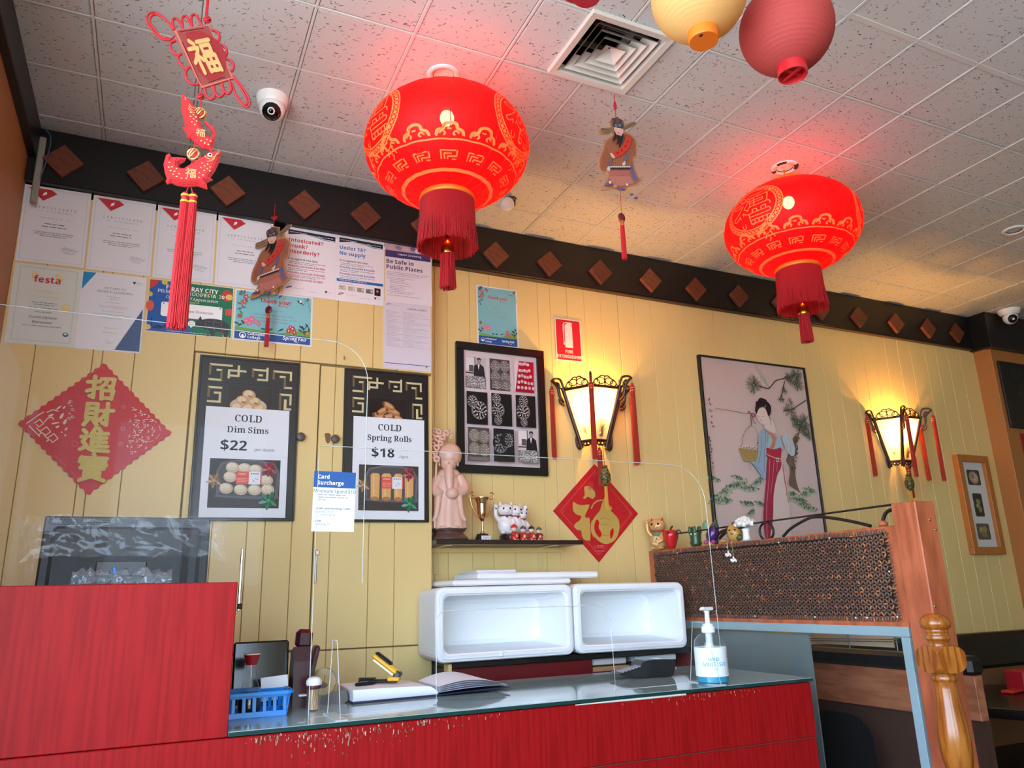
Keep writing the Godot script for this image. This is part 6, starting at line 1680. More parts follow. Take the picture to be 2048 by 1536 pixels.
func figure(called: String, label: String, base: Vector3, turn: Basis, y: Array, knot: String):
	var f = thing(called, label, "hanging figure", base, turn, "flat robed figures on cords")
	var out = "-2,157 -19,146 -29,130 -26,113 -46,106 -63,98 -73,88 -72,76 -52,78 -32,86 -20,98 -19,85 -34,70 -48,58 -58,38 -64,19 -76,-6 -83,-29 -85,-56 -80,-68 -71,-76 -60,-76 -52,-70 -46,-56 -42,-50 -51,-82 -64,-111 -81,-127 -79,-140 -64,-136 -48,-131 -26,-122 -3,-127 16,-116 36,-102 58,-92 79,-79 88,-66 86,-58 74,-54 63,-26 59,8 74,21 77,57 82,72 77,86 71,97 53,108 34,110 30,118 48,128 70,144 80,154 76,160 56,154 27,133 28,154 14,157 6,162"
	var poly = PackedVector2Array(smooth_pts(Array(mm(out)), 2, true))
	var g = G.new(); g.prism(poly, -0.002, 0.002)
	part("board", g, mat(c8(176, 128, 92), 0.5), f)
	var k = ink(0.2, 0.4, 200, 400, 0.0022)
	var P = func(s: String) -> PackedVector2Array:
		var o = PackedVector2Array()
		for p in pts(s): o.append(Vector2(p.x + 100, 200 - p.y))
		return o
	var brown = c8(160, 92, 66)
	var q = RandomNumberGenerator.new(); q.seed = 31
	k.tint(brown); k.shape(P.call("-17,82 -32,68 -44,56 -54,38 -60,18 -72,-8 -79,-30 -80,-54 -74,-66 -64,-70 -56,-62 -48,-50 -36,-40 -46,-82 -58,-110 -70,-124 -48,-125 -26,-117 -3,-121 20,-108 40,-96 62,-86 80,-70 70,-58 58,-28 54,6 60,18 70,24 72,56 76,72 70,88 54,102 34,104"))
	for e in [["-46,30 -60,4 -74,-30 -76,-52 -66,-64 -56,-54 -44,-38 -36,-6", c8(150, 84, 60)], ["30,100 54,100 70,86 72,66 70,30 50,16 40,44", c8(156, 88, 62)], ["-40,-50 40,-32 38,-60 -44,-78", c8(176, 100, 88)], ["-44,-80 40,-62 52,-84 24,-100 -4,-108 -48,-112", c8(186, 112, 100)], ["40,-20 52,-20 60,-52 70,-68 56,-76 44,-56", c8(96, 92, 140)]]:
		k.tint(e[1]); k.shape(P.call(e[0]))
	for j in 150:
		var p = Vector2(q.randf_range(-70, 70), q.randf_range(-115, 90))
		if not Geometry2D.is_point_in_polygon(p / 1000.0, mm("-17,78 -32,62 -44,50 -54,32 -60,10 -72,-28 -74,-54 -60,-62 -46,-44 -36,-36 -46,-80 -60,-112 -30,-114 0,-116 30,-98 66,-80 56,-30 52,8 66,26 68,70 60,92 34,98")): continue
		k.ell([c8(196, 118, 60), c8(126, 60, 48), c8(86, 96, 120), c8(206, 150, 100), c8(140, 70, 60)][q.randi() % 5], p.x + 100, 200 - p.y, q.randf_range(1.0, 2.6), q.randf_range(0.8, 1.8), q.randf() * 3, 7)
	# collar, sash with four signs, sleeves, hands
	k.tint(c8(92, 96, 130)); k.shape(P.call("-34,-2 -40,-24 -50,-48 -44,-50 -34,-26 -28,-4")); k.shape(P.call("30,26 22,6 10,-20 18,-22 30,0 38,24"))
	k.tint(c8(206, 190, 180)); k.shape(P.call("-50,-46 -56,-58 -52,-66 -44,-62 -42,-48")); k.shape(P.call("20,-10 8,-22 8,-30 16,-30 22,-18"))
	k.tint(c8(206, 52, 40)); k.shape(P.call("30,94 54,86 48,62 34,36 10,10 -14,-6 -30,8 -8,24 14,46 26,70"))
	for e in [[36, 68], [26, 48], [10, 28], [-8, 14]]: k.line(c8(70, 20, 20), PackedVector2Array([Vector2(e[0] + 96, 200 - e[1]), Vector2(e[0] + 104, 197 - e[1])]), 2.0); k.line(c8(70, 20, 20), PackedVector2Array([Vector2(e[0] + 98, 204 - e[1]), Vector2(e[0] + 102, 195 - e[1])]), 2.0)
	k.tint(c8(222, 176, 160)); k.shape(P.call("-40,6 -30,8 -16,-8 -26,-6 -20,-14 -34,-8"))
	# belt of pale and dark beads, wave hem
	for j in 11: k.ell(c8(222, 210, 200), 62 + j * 7.4, 246 - j * 1.7, 3.6, 3.0, 0, 8)
	for j in 11: k.ell(c8(40, 34, 38), 62 + j * 7.4, 253 - j * 1.7, 4.2, 3.2, 0, 8)
	for j in 9: k.ell([c8(86, 96, 140), c8(96, 70, 120), c8(200, 140, 60)][j % 3], 40 + j * 16, 316 - [0, 2, -2, -6, -8, -12, -20, -30, -42][j], 9, 4.5, -0.4, 10)
	for e in [[52, 308], [120, 302]]: k.ell(c8(226, 214, 206), e[0], e[1], 4, 5)
	# head: hat with wings, face, beard
	k.tint(c8(62, 60, 72)); k.shape(P.call("-24,144 -22,118 -14,110 18,112 24,122 24,148 8,152 -10,150"))
	k.tint(c8(120, 64, 54)); k.shape(P.call("-6,156 -8,140 -2,130 6,138 6,156")); k.ell(c8(150, 84, 66), 78, 66, 5, 8); k.ell(c8(150, 84, 66), 122, 60, 5, 8)
	k.line(c8(124, 104, 84), PackedVector2Array(smooth_pts(Array(P.call("-26,104 -46,96 -66,94 -66,84 -50,84 -30,92")), 3)), 4.5); k.line(c8(124, 104, 84), PackedVector2Array(smooth_pts(Array(P.call("28,118 46,138 70,152 74,148 58,134 40,122")), 3)), 4.5)
	k.tint(c8(224, 170, 156)); k.shape(P.call("-16,112 20,114 22,96 14,84 -10,82 -18,94"))
	for e in [[-7, 121], [8, 125]]: k.ell(c8(130, 150, 170), e[0] + 100, 200 - e[1], 5.5, 5); k.ell(c8(40, 50, 66), e[0] + 100, 200 - e[1], 3, 2.6)
	k.ell(c8(232, 196, 190), 101, 92, 3.4, 4); k.line(c8(150, 40, 46), PackedVector2Array([Vector2(97, 106), Vector2(101, 109), Vector2(105, 106)]), 2.2)
	k.tint(c8(30, 26, 28)); k.shape(P.call("-18,100 -16,84 -22,66 -28,52 -14,62 -8,84")); k.shape(P.call("20,100 20,82 14,62 4,42 -4,30 2,56 10,82")); k.shape(P.call("-8,84 10,84 6,64 -2,50 -14,44 -6,60"))
	part("painting", k, M.ink, f)
	# cords, bead disc and tassel
	g = G.new()
	g.tube([Vector3(0, y[1], 0) / 1000.0, Vector3(0, 160, 0) / 1000.0], 0.0014, 6)
	g.tube([Vector3(-3, -128, 0) / 1000.0, Vector3(y[2], y[3] + 14, 0) / 1000.0], 0.0009, 6)
	part("cord", g, M.red_cord, f)
	g = G.new()
	if knot:
		for s in [-1, 1]: g.tube(smooth_pts([Vector3(0, 198, 0), Vector3(9 * s, 206, 0), Vector3(11 * s, 198, 0), Vector3(4 * s, 192, 0)].map(func(p): return p / 1000.0), 4), 0.0022, 6)
		g.ball(Vector3(0, 0.197, 0), Vector3(0.007, 0.009, 0.005), 10)
	else:
		g.lathe([Vector2(0, 0.186), Vector2(0.004, 0.192), Vector2(0.0065, 0.205), Vector2(0.003, 0.222), Vector2(0, 0.228)], 10)
	part("knot", g, M.red_cord, f)
	g = G.new(); g.ball(Vector3(y[2], y[3], 0) / 1000.0, Vector3(0.0145, 0.0175, 0.005), 18)
	part("carved_bead", g, mat(c8(110, 24, 34), 0.35), f)
	var t = part("tassel", threads(Vector3.ZERO, 0.0062, absf(y[5] - y[4]) / 1000.0, 40, 3, 1.4), M.red_thread, f, Vector3(y[2], y[4], 0) / 1000.0)
	g = G.new(); g.lathe([Vector2(0.0062, -0.014), Vector2(0.0068, -0.012), Vector2(0.006, 0.004), Vector2(0, 0.008)], 12)
	part("tassel_cap", g, M.gold, t)

func ceiling_fittings():
	# four-way air vent
	var v = thing("air_vent", "square white four-way air vent set in the tiled ceiling", "air vent", Vector3(1.811, CEIL, 1.063))
	var wm = mat(c8(216, 210, 200), 0.4)
	var g = G.new()
	var h = 0.153
	var o0 = loop_rect(h * 2, h * 2, 0.002, 0.0, 1); var o1 = loop_rect(h * 2 - 0.006, h * 2 - 0.006, 0.002, 0.012, 1); var i1 = loop_rect(0.258, 0.258, 0.002, 0.010, 1); var i2 = loop_rect(0.25, 0.25, 0.002, -0.03, 1)
	band(g, o0, o1, 1.0); band(g, o1, i1, 0.0, Vector3.BACK); band(g, i1, i2, -1.0)
	part("flange", g, wm, v, Vector3.ZERO, rx(90))
	for k in 4:
		g = G.new()
		var b = [0.112, 0.087, 0.062, 0.038][k] as float
		var t = b - 0.03 if k < 3 else 0.004
		for s in [0.0, 0.0016]:
			var lo = loop_rect((b - s) * 2, (b - s) * 2, 0.001, 0.006, 1); var hi = loop_rect((t - s * 0.5) * 2, (t - s * 0.5) * 2, 0.0005, -0.034 if k < 3 else -0.022, 1)
			band(g, lo, hi, 1.0 if s == 0.0 else -1.0)
		part("louvre", g, wm, v, Vector3.ZERO, rx(90))
	g = G.new()
	for s in [[-1, 0], [1, 0], [0, -1], [0, 1]]: g.box(Vector3(s[0] * 0.127, 0.1, s[1] * 0.127), Vector3(0.004 if s[0] else 0.256, 0.16, 0.004 if s[1] else 0.256))
	g.box(Vector3(0, 0.18, 0), Vector3(0.256, 0.004, 0.256))
	part("duct", g, M.black, v)
	g = G.new()
	for s in [-1, 1]: g.box(Vector3(s * 0.05, 0.05, 0), Vector3(0.002, 0.025, 0.24), 0, rz(s * 30)); g.box(Vector3(0, 0.06, s * 0.05), Vector3(0.24, 0.025, 0.002))
	part("damper", g, mat(c8(120, 116, 110), 0.5), v)
	# cameras
	var c = thing("security_camera", "white round security camera with black face on the ceiling beside the hanging plaque", "security camera", Vector3(0.842, CEIL, 0.413))
	g = G.new(); g.lathe([Vector2(0.046, -0.034), Vector2(0.05, -0.028), Vector2(0.053, -0.012), Vector2(0.055, 0.0)], 32); g.lathe([Vector2(0, -0.034), Vector2(0.046, -0.034)], 32)
	part("base", g, M.white_plastic, c)
	var look = Basis.looking_at(Vector3(-0.14, -0.62, 0.75).normalized(), Vector3.UP)
	g = G.new(); g.ball(Vector3(0, -0.05, 0.008), Vector3(0.043, 0.043, 0.043), 28)
	var hd = part("head", g, M.white_plastic, c)
	g = G.new()
	var face = look * Vector3(0, 0, -1)
	for j in 1: g.ball(Vector3(0, -0.053, 0.008) + face * 0.0085, Vector3(0.0365, 0.0365, 0.037), 28, look)
	part("black_face", g, mat(c8(14, 14, 16), 0.12), hd)
	g = G.new(); g.lathe([Vector2(0.0, 0.0395), Vector2(0.0085, 0.0385), Vector2(0.0085, 0.0385), Vector2(0.0085, 0.0405), Vector2(0.0115, 0.0405), Vector2(0.0125, 0.037)], 24)
	part("lens_ring", g, M.white_plastic, hd, Vector3(0, -0.053, 0.008) + face * 0.007, look * rx(-90))
	g = G.new(); g.ball(Vector3.ZERO, Vector3(0.0082, 0.0082, 0.003), 16)
	part("lens", g, mat(c8(4, 4, 6), 0.05), hd, Vector3(0, -0.053, 0.008) + face * 0.0465, look)
	c = thing("security_camera", "white egg-shaped security camera on a dark bracket, peeping from behind the first silk lantern", "security camera", Vector3(1.905, CEIL, 0.088))
	g = G.new(); g.ball(Vector3(-0.028, -0.04, 0.012), Vector3(0.036, 0.031, 0.031), 22, rz(25))
	part("body", g, M.white_plastic, c)
	g = G.new(); g.ball(Vector3(-0.002, -0.03, 0.016), Vector3(0.008, 0.019, 0.02), 16, rz(25))
	part("lens_face", g, M.black_plastic, c)
	g = G.new(); g.lathe([Vector2(0.02, -0.008), Vector2(0.024, 0.0)], 16); g.tube([Vector3(0, 0, 0), Vector3(-0.006, -0.02, 0.006)], 0.01, 8)
	part("bracket", g, mat(c8(60, 58, 58), 0.4), c)
	c = thing("security_camera", "white dome security camera at the far right end of the black beam", "security camera", Vector3(5.5, CEIL, -0.02))
	g = G.new(); g.lathe([Vector2(0.046, -0.035), Vector2(0.062, -0.02), Vector2(0.066, 0.0)], 28)
	part("base", g, M.white_plastic, c)
	g = G.new(); g.ball(Vector3(0, -0.05, 0), Vector3(0.044, 0.044, 0.044), 22)
	hd = part("dome", g, M.white_plastic, c)
	g = G.new(); g.lathe([Vector2(0.0, 0.0465), Vector2(0.011, 0.0455), Vector2(0.011, 0.0455), Vector2(0.018, 0.0425), Vector2(0.026, 0.037), Vector2(0.028, 0.034)], 24)
	part("lens_face", g, M.black_plastic, hd, Vector3(0, -0.052, 0), Basis.looking_at(Vector3(-0.55, -0.45, 0.7).normalized()) * rx(-90))
	g = G.new(); g.ball(Vector3.ZERO, Vector3(0.008, 0.008, 0.004), 12)
	part("lens", g, M.white_plastic, hd, Vector3(-0.03, -0.075, 0.035), Basis.looking_at(Vector3(-0.55, -0.45, 0.7).normalized()))
	# downlights
	var dl = ["white ring downlight in the ceiling directly above the first silk lantern", "white ring downlight with dark burnt patches above the second silk lantern", "white ring downlight in the plain ceiling at the far right"]
	for i in 3:
		var d = thing("downlight", dl[i], "downlight", [Vector3(1.347, CEIL, 0.757), Vector3(2.856, CEIL, 0.752), Vector3(4.369, CEIL, 0.743)][i], Basis(), "ceiling downlights")
		g = G.new(); g.lathe([Vector2(0.034, 0.006), Vector2(0.036, -0.004), Vector2(0.046, -0.008), Vector2(0.054, -0.004), Vector2(0.055, 0.0)], 32)
		part("ring", g, M.white_plastic, d)
		g = G.new(); g.lathe([Vector2(0.0, 0.004), Vector2(0.033, 0.004), Vector2(0.033, 0.004), Vector2(0.035, -0.003)], 24); 
		part("recess", g, mat(c8(26, 24, 24), 0.5), d)
		if i == 1:
			g = G.new()
			for a in [[0.3, 1.2], [2.2, 3.0], [4.0, 4.4]]: g.lathe([Vector2(0.037, -0.0055), Vector2(0.047, -0.0088), Vector2(0.0545, -0.005)], 10, Vector3.ZERO, 0, 0.0, a[0], a[1])
			part("burnt_patch", g, M.black, d)

func counter_things():
	# ---- clear screens
	var s = thing("clear_screen", "clear acrylic screen with a large rounded corner, held up above the red hutch", "screen", Vector3(0.62, 1.355, 0.65))
	var shape = pts("-0.54,0.0 0.52,0.0 0.522,0.56")
	for k in 9: shape.append(Vector2(0.522 - 0.115 + 0.115 * cos(PI / 2 * k / 8), 0.585 + 0.115 * sin(PI / 2 * k / 8)))
	shape.append(Vector2(-0.54, 0.7))
	var g = G.new(); g.prism(shape, -0.002, 0.002)
	part("sheet", g, M.acrylic, s)
	g = G.new()
	var loop = []
	for p in shape: loop.append(Vector3(p.x, p.y, 0.0))
	g.tube(loop.slice(1, loop.size()), 0.0013, 4)
	part("polished_edge", g, M.acrylic_edge, s)
	for b in [[0.196, -0.065, 0.095], [0.389, 0.0, 0.092]]:
		g = G.new(); g.box(Vector3(b[0], (b[1] + b[2]) / 2, 0.005), Vector3(0.007, b[2] - b[1], 0.006), 0.002)
		part("metal_rod", g, M.chrome, s)
		g = G.new(); g.box(Vector3(b[0] + 0.002, b[1] + 0.012 if b[1] < 0 else b[2] - 0.01, 0.009), Vector3(0.012, 0.014, 0.01), 0.002)
		part("clip", g, M.black_plastic if b[1] < 0 else M.chrome, s)
	var n = sheet("surcharge_notice", "white card surcharge notice with blue heading taped to the clear screen", "notice", Vector3(1.0535, 1.5795, 0.6526), 0.1185, 0.168, -0.5, 118, 168, M.paper, 0.0005)
	var k: Ink = n[1]
	var q = RandomNumberGenerator.new(); q.seed = 15
	k.rect(c8(24, 84, 152), 0, 0, 118, 46)
	k.text(Color.WHITE, "Card", 11, 21, 11, "bold", -1, 1.0); k.text(Color.WHITE, "Surcharge", 11, 38, 11, "bold", -1, 1.0)
	k.text(c8(66, 72, 80), "Minimum Spend $10", 1, 61, 10, "sans", -1, 0.96)
	for l in [[65, 76], [72, 84], [79, 28]]: k.small(c8(110, 118, 126), 14, l[0], l[1], 4.4, q)
	k.text(c8(70, 76, 84), "Credit card surcharge 1.65%", 9, 107, 5.2, "bold", -1, 1.0); k.text(c8(110, 118, 126), "Eg. $100 is $1.65", 9, 116, 5.2, "sans", -1, 1.0); k.text(c8(110, 118, 126), "$200 is $3.30", 23, 125, 5.2, "sans", -1, 1.0)
	k.text(c8(70, 76, 84), "ATM", 9, 142, 5.2, "bold", -1, 1.0); k.text(c8(110, 118, 126), "Flat fee $2.70", 9, 151, 5.2, "sans", -1, 1.0)
	part("print", k, M.ink, n[0])
	s = thing("clear_screen", "wide clear acrylic counter screen with a pass-through slot, standing on the glass top", "screen", Vector3(1.64, TOP, 0.74))
	shape = pts("-0.65,0.0 -0.313,0.0 -0.313,0.225")
	for j in 5: shape.append(Vector2(-0.313 + 0.03 - 0.03 * cos(PI / 2 * j / 4), 0.215 + 0.03 * sin(PI / 2 * j / 4)))
	for j in 7: shape.append(Vector2(0.247 - 0.06 + 0.06 * sin(PI / 2 * j / 6), 0.185 + 0.06 * cos(PI / 2 * j / 6)))
	shape.append_array(pts("0.25,0.0 0.655,0.0"))
	for j in 9: shape.append(Vector2(0.65 - 0.13 + 0.13 * cos(PI / 2 * j / 8), 0.56 + 0.13 * sin(PI / 2 * j / 8)))
	shape.append(Vector2(-0.65, 0.69))
	g = G.new(); g.prism(shape, -0.002, 0.002)
	part("sheet", g, M.acrylic, s)
	g = G.new()
	loop = []
	for p in shape: loop.append(Vector3(p.x, p.y, 0.0))
	g.tube(loop, 0.0013, 4, true)
	part("polished_edge", g, M.acrylic_edge, s)
	for xx in [-0.594, 0.556]:
		var tri = pts("-0.04,0.001 0.11,0.001 0.055,0.16 0.045,0.182 -0.005,0.182 -0.012,0.15")
		g = G.new(); g.x = Transform3D(ry(-90), Vector3(xx, 0, 0)); g.prism(tri, -0.0015, 0.0015)
		part("gusset", g, M.acrylic, s)
		g = G.new()
		loop = []
		for p in tri: loop.append(Vector3(xx, p.y, p.x))
		g.tube(loop, 0.0011, 4, true)
		part("gusset_edge", g, M.acrylic_edge, s)
		part("base_strip", span(xx - 0.012, xx + 0.018, 0.0, 0.003, -0.04, 0.11), M.acrylic_edge, s)
	# ---- till screen under its plastic cover, on the hutch
	var m = thing("till_monitor", "dark till monitor seen from behind, ventilated along its top, behind the red hutch", "monitor", Vector3(0.54, TOP + 0.215, 0.5))
	g = G.new()
	g.x = Transform3D(rx(-8), Vector3(0, 0.17, 0))
	g.box(Vector3(0, 0, 0), Vector3(0.405, 0.25, 0.02), 0.006); g.box(Vector3(0, 0, 0.018), Vector3(0.36, 0.2, 0.022), 0.01)
	part("case", g, M.black_plastic, m)
	g = G.new()
	g.x = Transform3D(rx(-8), Vector3(0, 0.17, 0))
	g.box(Vector3(0, 0.104, 0.014), Vector3(0.402, 0.045, 0.012), 0.004)
	var vt = part("vent_strip", g, mat(c8(62, 68, 76), 0.4), m)
	g = G.new()
	g.x = Transform3D(rx(-8), Vector3(0, 0.17, 0))
	for r in 4:
		for c in 60:
			if absf(c - 30) < 6: continue
			var p = Vector3(-0.19 + c * 0.0064 + (0.0032 if r % 2 else 0.0), 0.122 - r * 0.006, 0.0203)
			g.quad(p + Vector3(-0.0018, -0.0018, 0), p + Vector3(0.0018, -0.0018, 0), p + Vector3(0.0018, 0.0018, 0), p + Vector3(-0.0018, 0.0018, 0), Vector3.BACK)
	part("vent_holes", g, M.black_plastic, vt).set_meta("kind", "stuff")
	part("stand", span(-0.09, 0.09, 0.0, 0.12, -0.1, 0.04, 0.01), M.black_plastic, m)
	part("rear_ports", bx(Vector3(-0.01, 0.16, 0.034), Vector3(0.12, 0.04, 0.01), 0.003, rx(-8)), mat(c8(40, 40, 44), 0.3), m)
	var c = thing("plastic_cover", "crinkled clear plastic bag drawn over the till monitor, corners sticking out", "plastic cover", Vector3(0.54, TOP + 0.215, 0.5))
	var fr = FastNoiseLite.new(); fr.seed = 4; fr.frequency = 9.0
	g = G.new()
	g.surf(func(u, v):
		var x = (u - 0.5) * 0.45
		var drop = v * 0.11
		var y = 0.302 - drop + 0.006 * fr.get_noise_2d(u * 0.7, v * 0.5) - 0.02 * pow(absf(u - 0.5) * 2, 6.0)
		return Vector3(x * (1.0 + 0.12 * v) + 0.012 * fr.get_noise_2d(u * 0.5 + 5, v * 0.4), y, 0.034 - 0.012 * (1 - v) + 0.012 * fr.get_noise_2d(u * 0.8, v * 0.35 + 7) - 0.01 * pow(absf(u - 0.5) * 2, 4.0)), 44, 14)
	part("front_fall", g, M.film, c)
	for sd in [-1.0, 1.0]:
		g = G.new()
		g.surf(func(u, v): return Vector3(sd * (0.205 + 0.05 * u * (1 - 0.4 * v)), 0.30 - 0.012 * u - v * (0.09 if sd > 0 else 0.2) + 0.012 * fr.get_noise_2d(u * 0.6 + 2, v * 0.8), 0.01 + 0.03 * fr.get_noise_2d(u * 0.6, v * 0.6 + sd * 4)), 12, 14)
		part("loose_corner", g, M.film, c)
	c = thing("plastic_bag", "clear plastic bag of small things lying on the hutch in front of the till monitor", "bag", Vector3(0.54, TOP + 0.24, 0.66))
	g = G.new()
	g.surf(func(u, v):
		var a = v * PI
		return Vector3((u - 0.5) * 0.22, 0.09 + 0.045 * sin(a) * (0.8 + 0.5 * fr.get_noise_2d(u * 1.2, 3.0)) + 0.012 * fr.get_noise_2d(u * 1.6, v * 1.2), 0.03 * cos(a) + 0.02 * fr.get_noise_2d(u * 1.3 + 9, v * 1.0)), 30, 16)
	part("film", g, mat(Color(0.9, 0.95, 1, 0.08), 0.12, 0.0, {"transparency": BaseMaterial3D.TRANSPARENCY_ALPHA, "metallic_specular": 0.5}), c)
	g = G.new(); g.box(Vector3(-0.02, 0.125, 0.0), Vector3(0.008, 0.02, 0.006), 0.002, rz(14))
	part("blue_tab", g, mat(c8(30, 110, 190), 0.4), c)
	g = G.new(); g.box(Vector3(0.0, 0.05, 0.0), Vector3(0.2, 0.09, 0.03), 0.008)
	part("contents", g, mat(c8(28, 28, 32), 0.4), c)
	# ---- on the glass, left to right
	var b = thing("plastic_basket", "small bright blue slotted plastic basket at the hutch end of the glass top", "basket", Vector3(0.868, TOP, 0.62))
	var blue = mat(c8(30, 138, 226), 0.35)
	for side in [[0, 0.058, 0.0], [0, -0.058, 180.0]]:
		g = G.new()
		g.x = Transform3D(ry(side[2]) * rx(-9), Vector3(0, 0.002, side[1] * 0.86))
		g.box(Vector3(0, 0.006, 0), Vector3(0.158, 0.014, 0.003), 0.001); g.box(Vector3(0, 0.052, 0), Vector3(0.172, 0.014, 0.003), 0.001)
		for j in 7: g.box(Vector3(-0.075 + j * 0.025, 0.03, 0), Vector3(0.009, 0.036, 0.003), 0.001)
		part("slotted_wall", g, blue, b)
	for side in [-1, 1]:
		g = G.new()
		g.x = Transform3D(rz(-side * 8), Vector3(side * 0.079, 0.002, 0))
		g.box(Vector3(0, 0.006, 0), Vector3(0.003, 0.014, 0.1), 0.001); g.box(Vector3(0, 0.052, 0), Vector3(0.003, 0.014, 0.112), 0.001)
		for j in 4: g.box(Vector3(0, 0.03, -0.045 + j * 0.03), Vector3(0.003, 0.036, 0.010), 0.001)
		part("end_wall", g, blue, b)
	part("bottom", span(-0.078, 0.078, 0.0, 0.003, -0.05, 0.05), blue, b)
	g = G.new()
	var r0 = loop_rect(0.176, 0.122, 0.012, 0.0, 3); var r1 = loop_rect(0.19, 0.136, 0.016, 0.0, 3); var r2 = loop_rect(0.19, 0.136, 0.016, 0.007, 3)
	band(g, r0, r1, 0, Vector3.FORWARD); band(g, r1, r2, 1.0)
	part("rim", g, blue, b, Vector3(0, 0.062, 0), rx(90))
	var cd = part("card", bx(Vector3(0.93, TOP + 0.058, 0.565), Vector3(0.07, 0.06, 0.0008), 0, rz(4)), M.paper)
	tag(cd, "white card propped upright at the back of the blue basket", "card")
	var so = thing("soy_bottle", "glass soy sauce bottle with a red cap standing in the blue basket", "bottle", Vector3(0.862, TOP + 0.004, 0.612))
	g = G.new()
	var body = [[0.0, 0.0], [0.026, 0.0], [0.03, 0.006], [0.03, 0.03], [0.027, 0.05], [0.019, 0.075], [0.0135, 0.095], [0.0125, 0.11], [0.0135, 0.122]].map(func(a): return Vector2(a[0], a[1]))
	g.lathe(body, 24)
	part("glass", g, mat(Color(0.6, 0.6, 0.5, 0.02), 0.04, 0.0, {"transparency": BaseMaterial3D.TRANSPARENCY_ALPHA}), so)
	g = G.new(); g.lathe([Vector2(0, 0.002), Vector2(0.025, 0.002), Vector2(0.028, 0.008), Vector2(0.028, 0.03), Vector2(0.024, 0.052), Vector2(0.0, 0.052)], 20)
	part("soy_sauce", g, mat(c8(28, 14, 8), 0.2), so)
	g = G.new(); g.lathe([Vector2(0.014, 0.12), Vector2(0.015, 0.128), Vector2(0.021, 0.145), Vector2(0.021, 0.147), Vector2(0.0, 0.148)], 24)
	part("cap", g, mat(c8(160, 24, 30), 0.35), so)
	g = G.new(); g.lathe([Vector2(0.0212, 0.145), Vector2(0.0214, 0.1475), Vector2(0.0195, 0.1485)], 24)
	part("cap_rim", g, mat(c8(226, 200, 190), 0.3), so)
	var dp = thing("customer_display", "black flat display standing behind the blue basket, back to the wall", "display", Vector3(0.905, TOP, 0.46))
	part("panel", bx(Vector3(0, 0.092, 0), Vector3(0.15, 0.165, 0.016), 0.005, rx(-6)), mat(c8(12, 12, 13), 0.12), dp)
	part("foot", span(-0.05, 0.05, 0.0, 0.012, -0.05, 0.05, 0.004), M.black_plastic, dp)
	var mr = thing("maroon_holder", "tall dark maroon desk telephone standing upright between black display and toothpick jar", "telephone", Vector3(1.005, TOP, 0.52))
	var mm_ = mat(c8(58, 16, 26), 0.28)
	g = G.new(); g.x = Transform3D(ry(90), Vector3(0.024, 0, 0)); g.prism(pts("-0.03,0 0.05,0 0.045,0.06 0.03,0.145 -0.014,0.158 -0.026,0.12"), -0.048, 0.0)
	part("body", g, mm_, mr)
	g = G.new(); g.box(Vector3(0.006, 0.178, -0.005), Vector3(0.046, 0.052, 0.032), 0.01, rz(-4))
	part("handset_top", g, mm_, mr)
	g = G.new(); g.box(Vector3(0.034, 0.12, 0.0), Vector3(0.016, 0.08, 0.04), 0.005, rz(-12))
	part("side_grip", g, mm_, mr)
	part("label_strip", bx(Vector3(0.0, 0.034, -0.0), Vector3(0.02, 0.004, 0.102), 0), M.paper, mr)
	var tp = thing("toothpick_jar", "clear jar of wooden toothpicks with a white domed lid beside the gusset", "toothpick jar", Vector3(1.024, TOP, 0.62))
	g = G.new(); g.lathe([Vector2(0, 0.001), Vector2(0.018, 0.001), Vector2(0.0185, 0.004), Vector2(0.018, 0.058)], 24)
	part("jar", g, mat(Color(0.8, 0.82, 0.82, 0.015), 0.04, 0.0, {"transparency": BaseMaterial3D.TRANSPARENCY_ALPHA}), tp)
	g = G.new(); g.lathe([Vector2(0.0185, 0.055), Vector2(0.0205, 0.057), Vector2(0.0205, 0.064), Vector2(0.019, 0.064)], 24)
	part("lid_ring", g, mat(c8(70, 24, 26), 0.4), tp)
	g = G.new(); g.lathe([Vector2(0.02, 0.064), Vector2(0.021, 0.069), Vector2(0.02, 0.076), Vector2(0.015, 0.082), Vector2(0.006, 0.0845), Vector2(0, 0.085)], 24)
	part("lid", g, M.white_plastic, tp)
	g = G.new()
	for j in 46:
		var a = q.randf() * TAU
		var o = Vector3(cos(a), 0, sin(a)) * sqrt(q.randf()) * 0.0145
		var e = o.rotated(Vector3.UP, q.randf_range(-2.2, 2.2))
		g.tube([o + Vector3.UP * 0.003, e + Vector3.UP * 0.052], 0.0009, 4)
	part("toothpicks", g, mat(c8(216, 180, 140), 0.6), tp).set_meta("kind", "stuff")
	var td = thing("tape_dispenser", "tape dispenser with a roll of yellow-brown tape behind the toothpick jar", "tape dispenser", Vector3(1.085, TOP, 0.5))
	g = G.new(); g.x = Transform3D(ry(-20), Vector3.ZERO); g.prism(curve2("-0.05,0.0 0.05,0.0 0.055,0.03 0.04,0.035 0.02,0.03 0.0,0.05 -0.03,0.06 -0.05,0.03", 4), -0.013, 0.013)
	part("body", g, mat(c8(50, 24, 24), 0.3), td)
	g = G.new(); g.lathe([Vector2(0.018, -0.011), Vector2(0.036, -0.011), Vector2(0.036, -0.011), Vector2(0.036, 0.011), Vector2(0.036, 0.011), Vector2(0.018, 0.011), Vector2(0.018, 0.011), Vector2(0.018, -0.011)], 28)
	part("tape_roll", g, mat(c8(150, 126, 70), 0.35), td, Vector3(-0.012, 0.06, 0), ry(-20) * rx(90))
	# ---- open ledger with stapler and pen on it
	var bk = thing("ledger", "thick open ledger lying on the glass top, its thin side fanned open", "book", Vector3(1.39, TOP, 0.45))
	var white = mat(c8(228, 228, 236), 0.6)
	part("cover", bx(Vector3(-0.12, 0.003, 0.0), Vector3(0.27, 0.006, 0.215), 0.001, ry(4)), mat(c8(30, 34, 62), 0.4), bk)
	g = G.new()
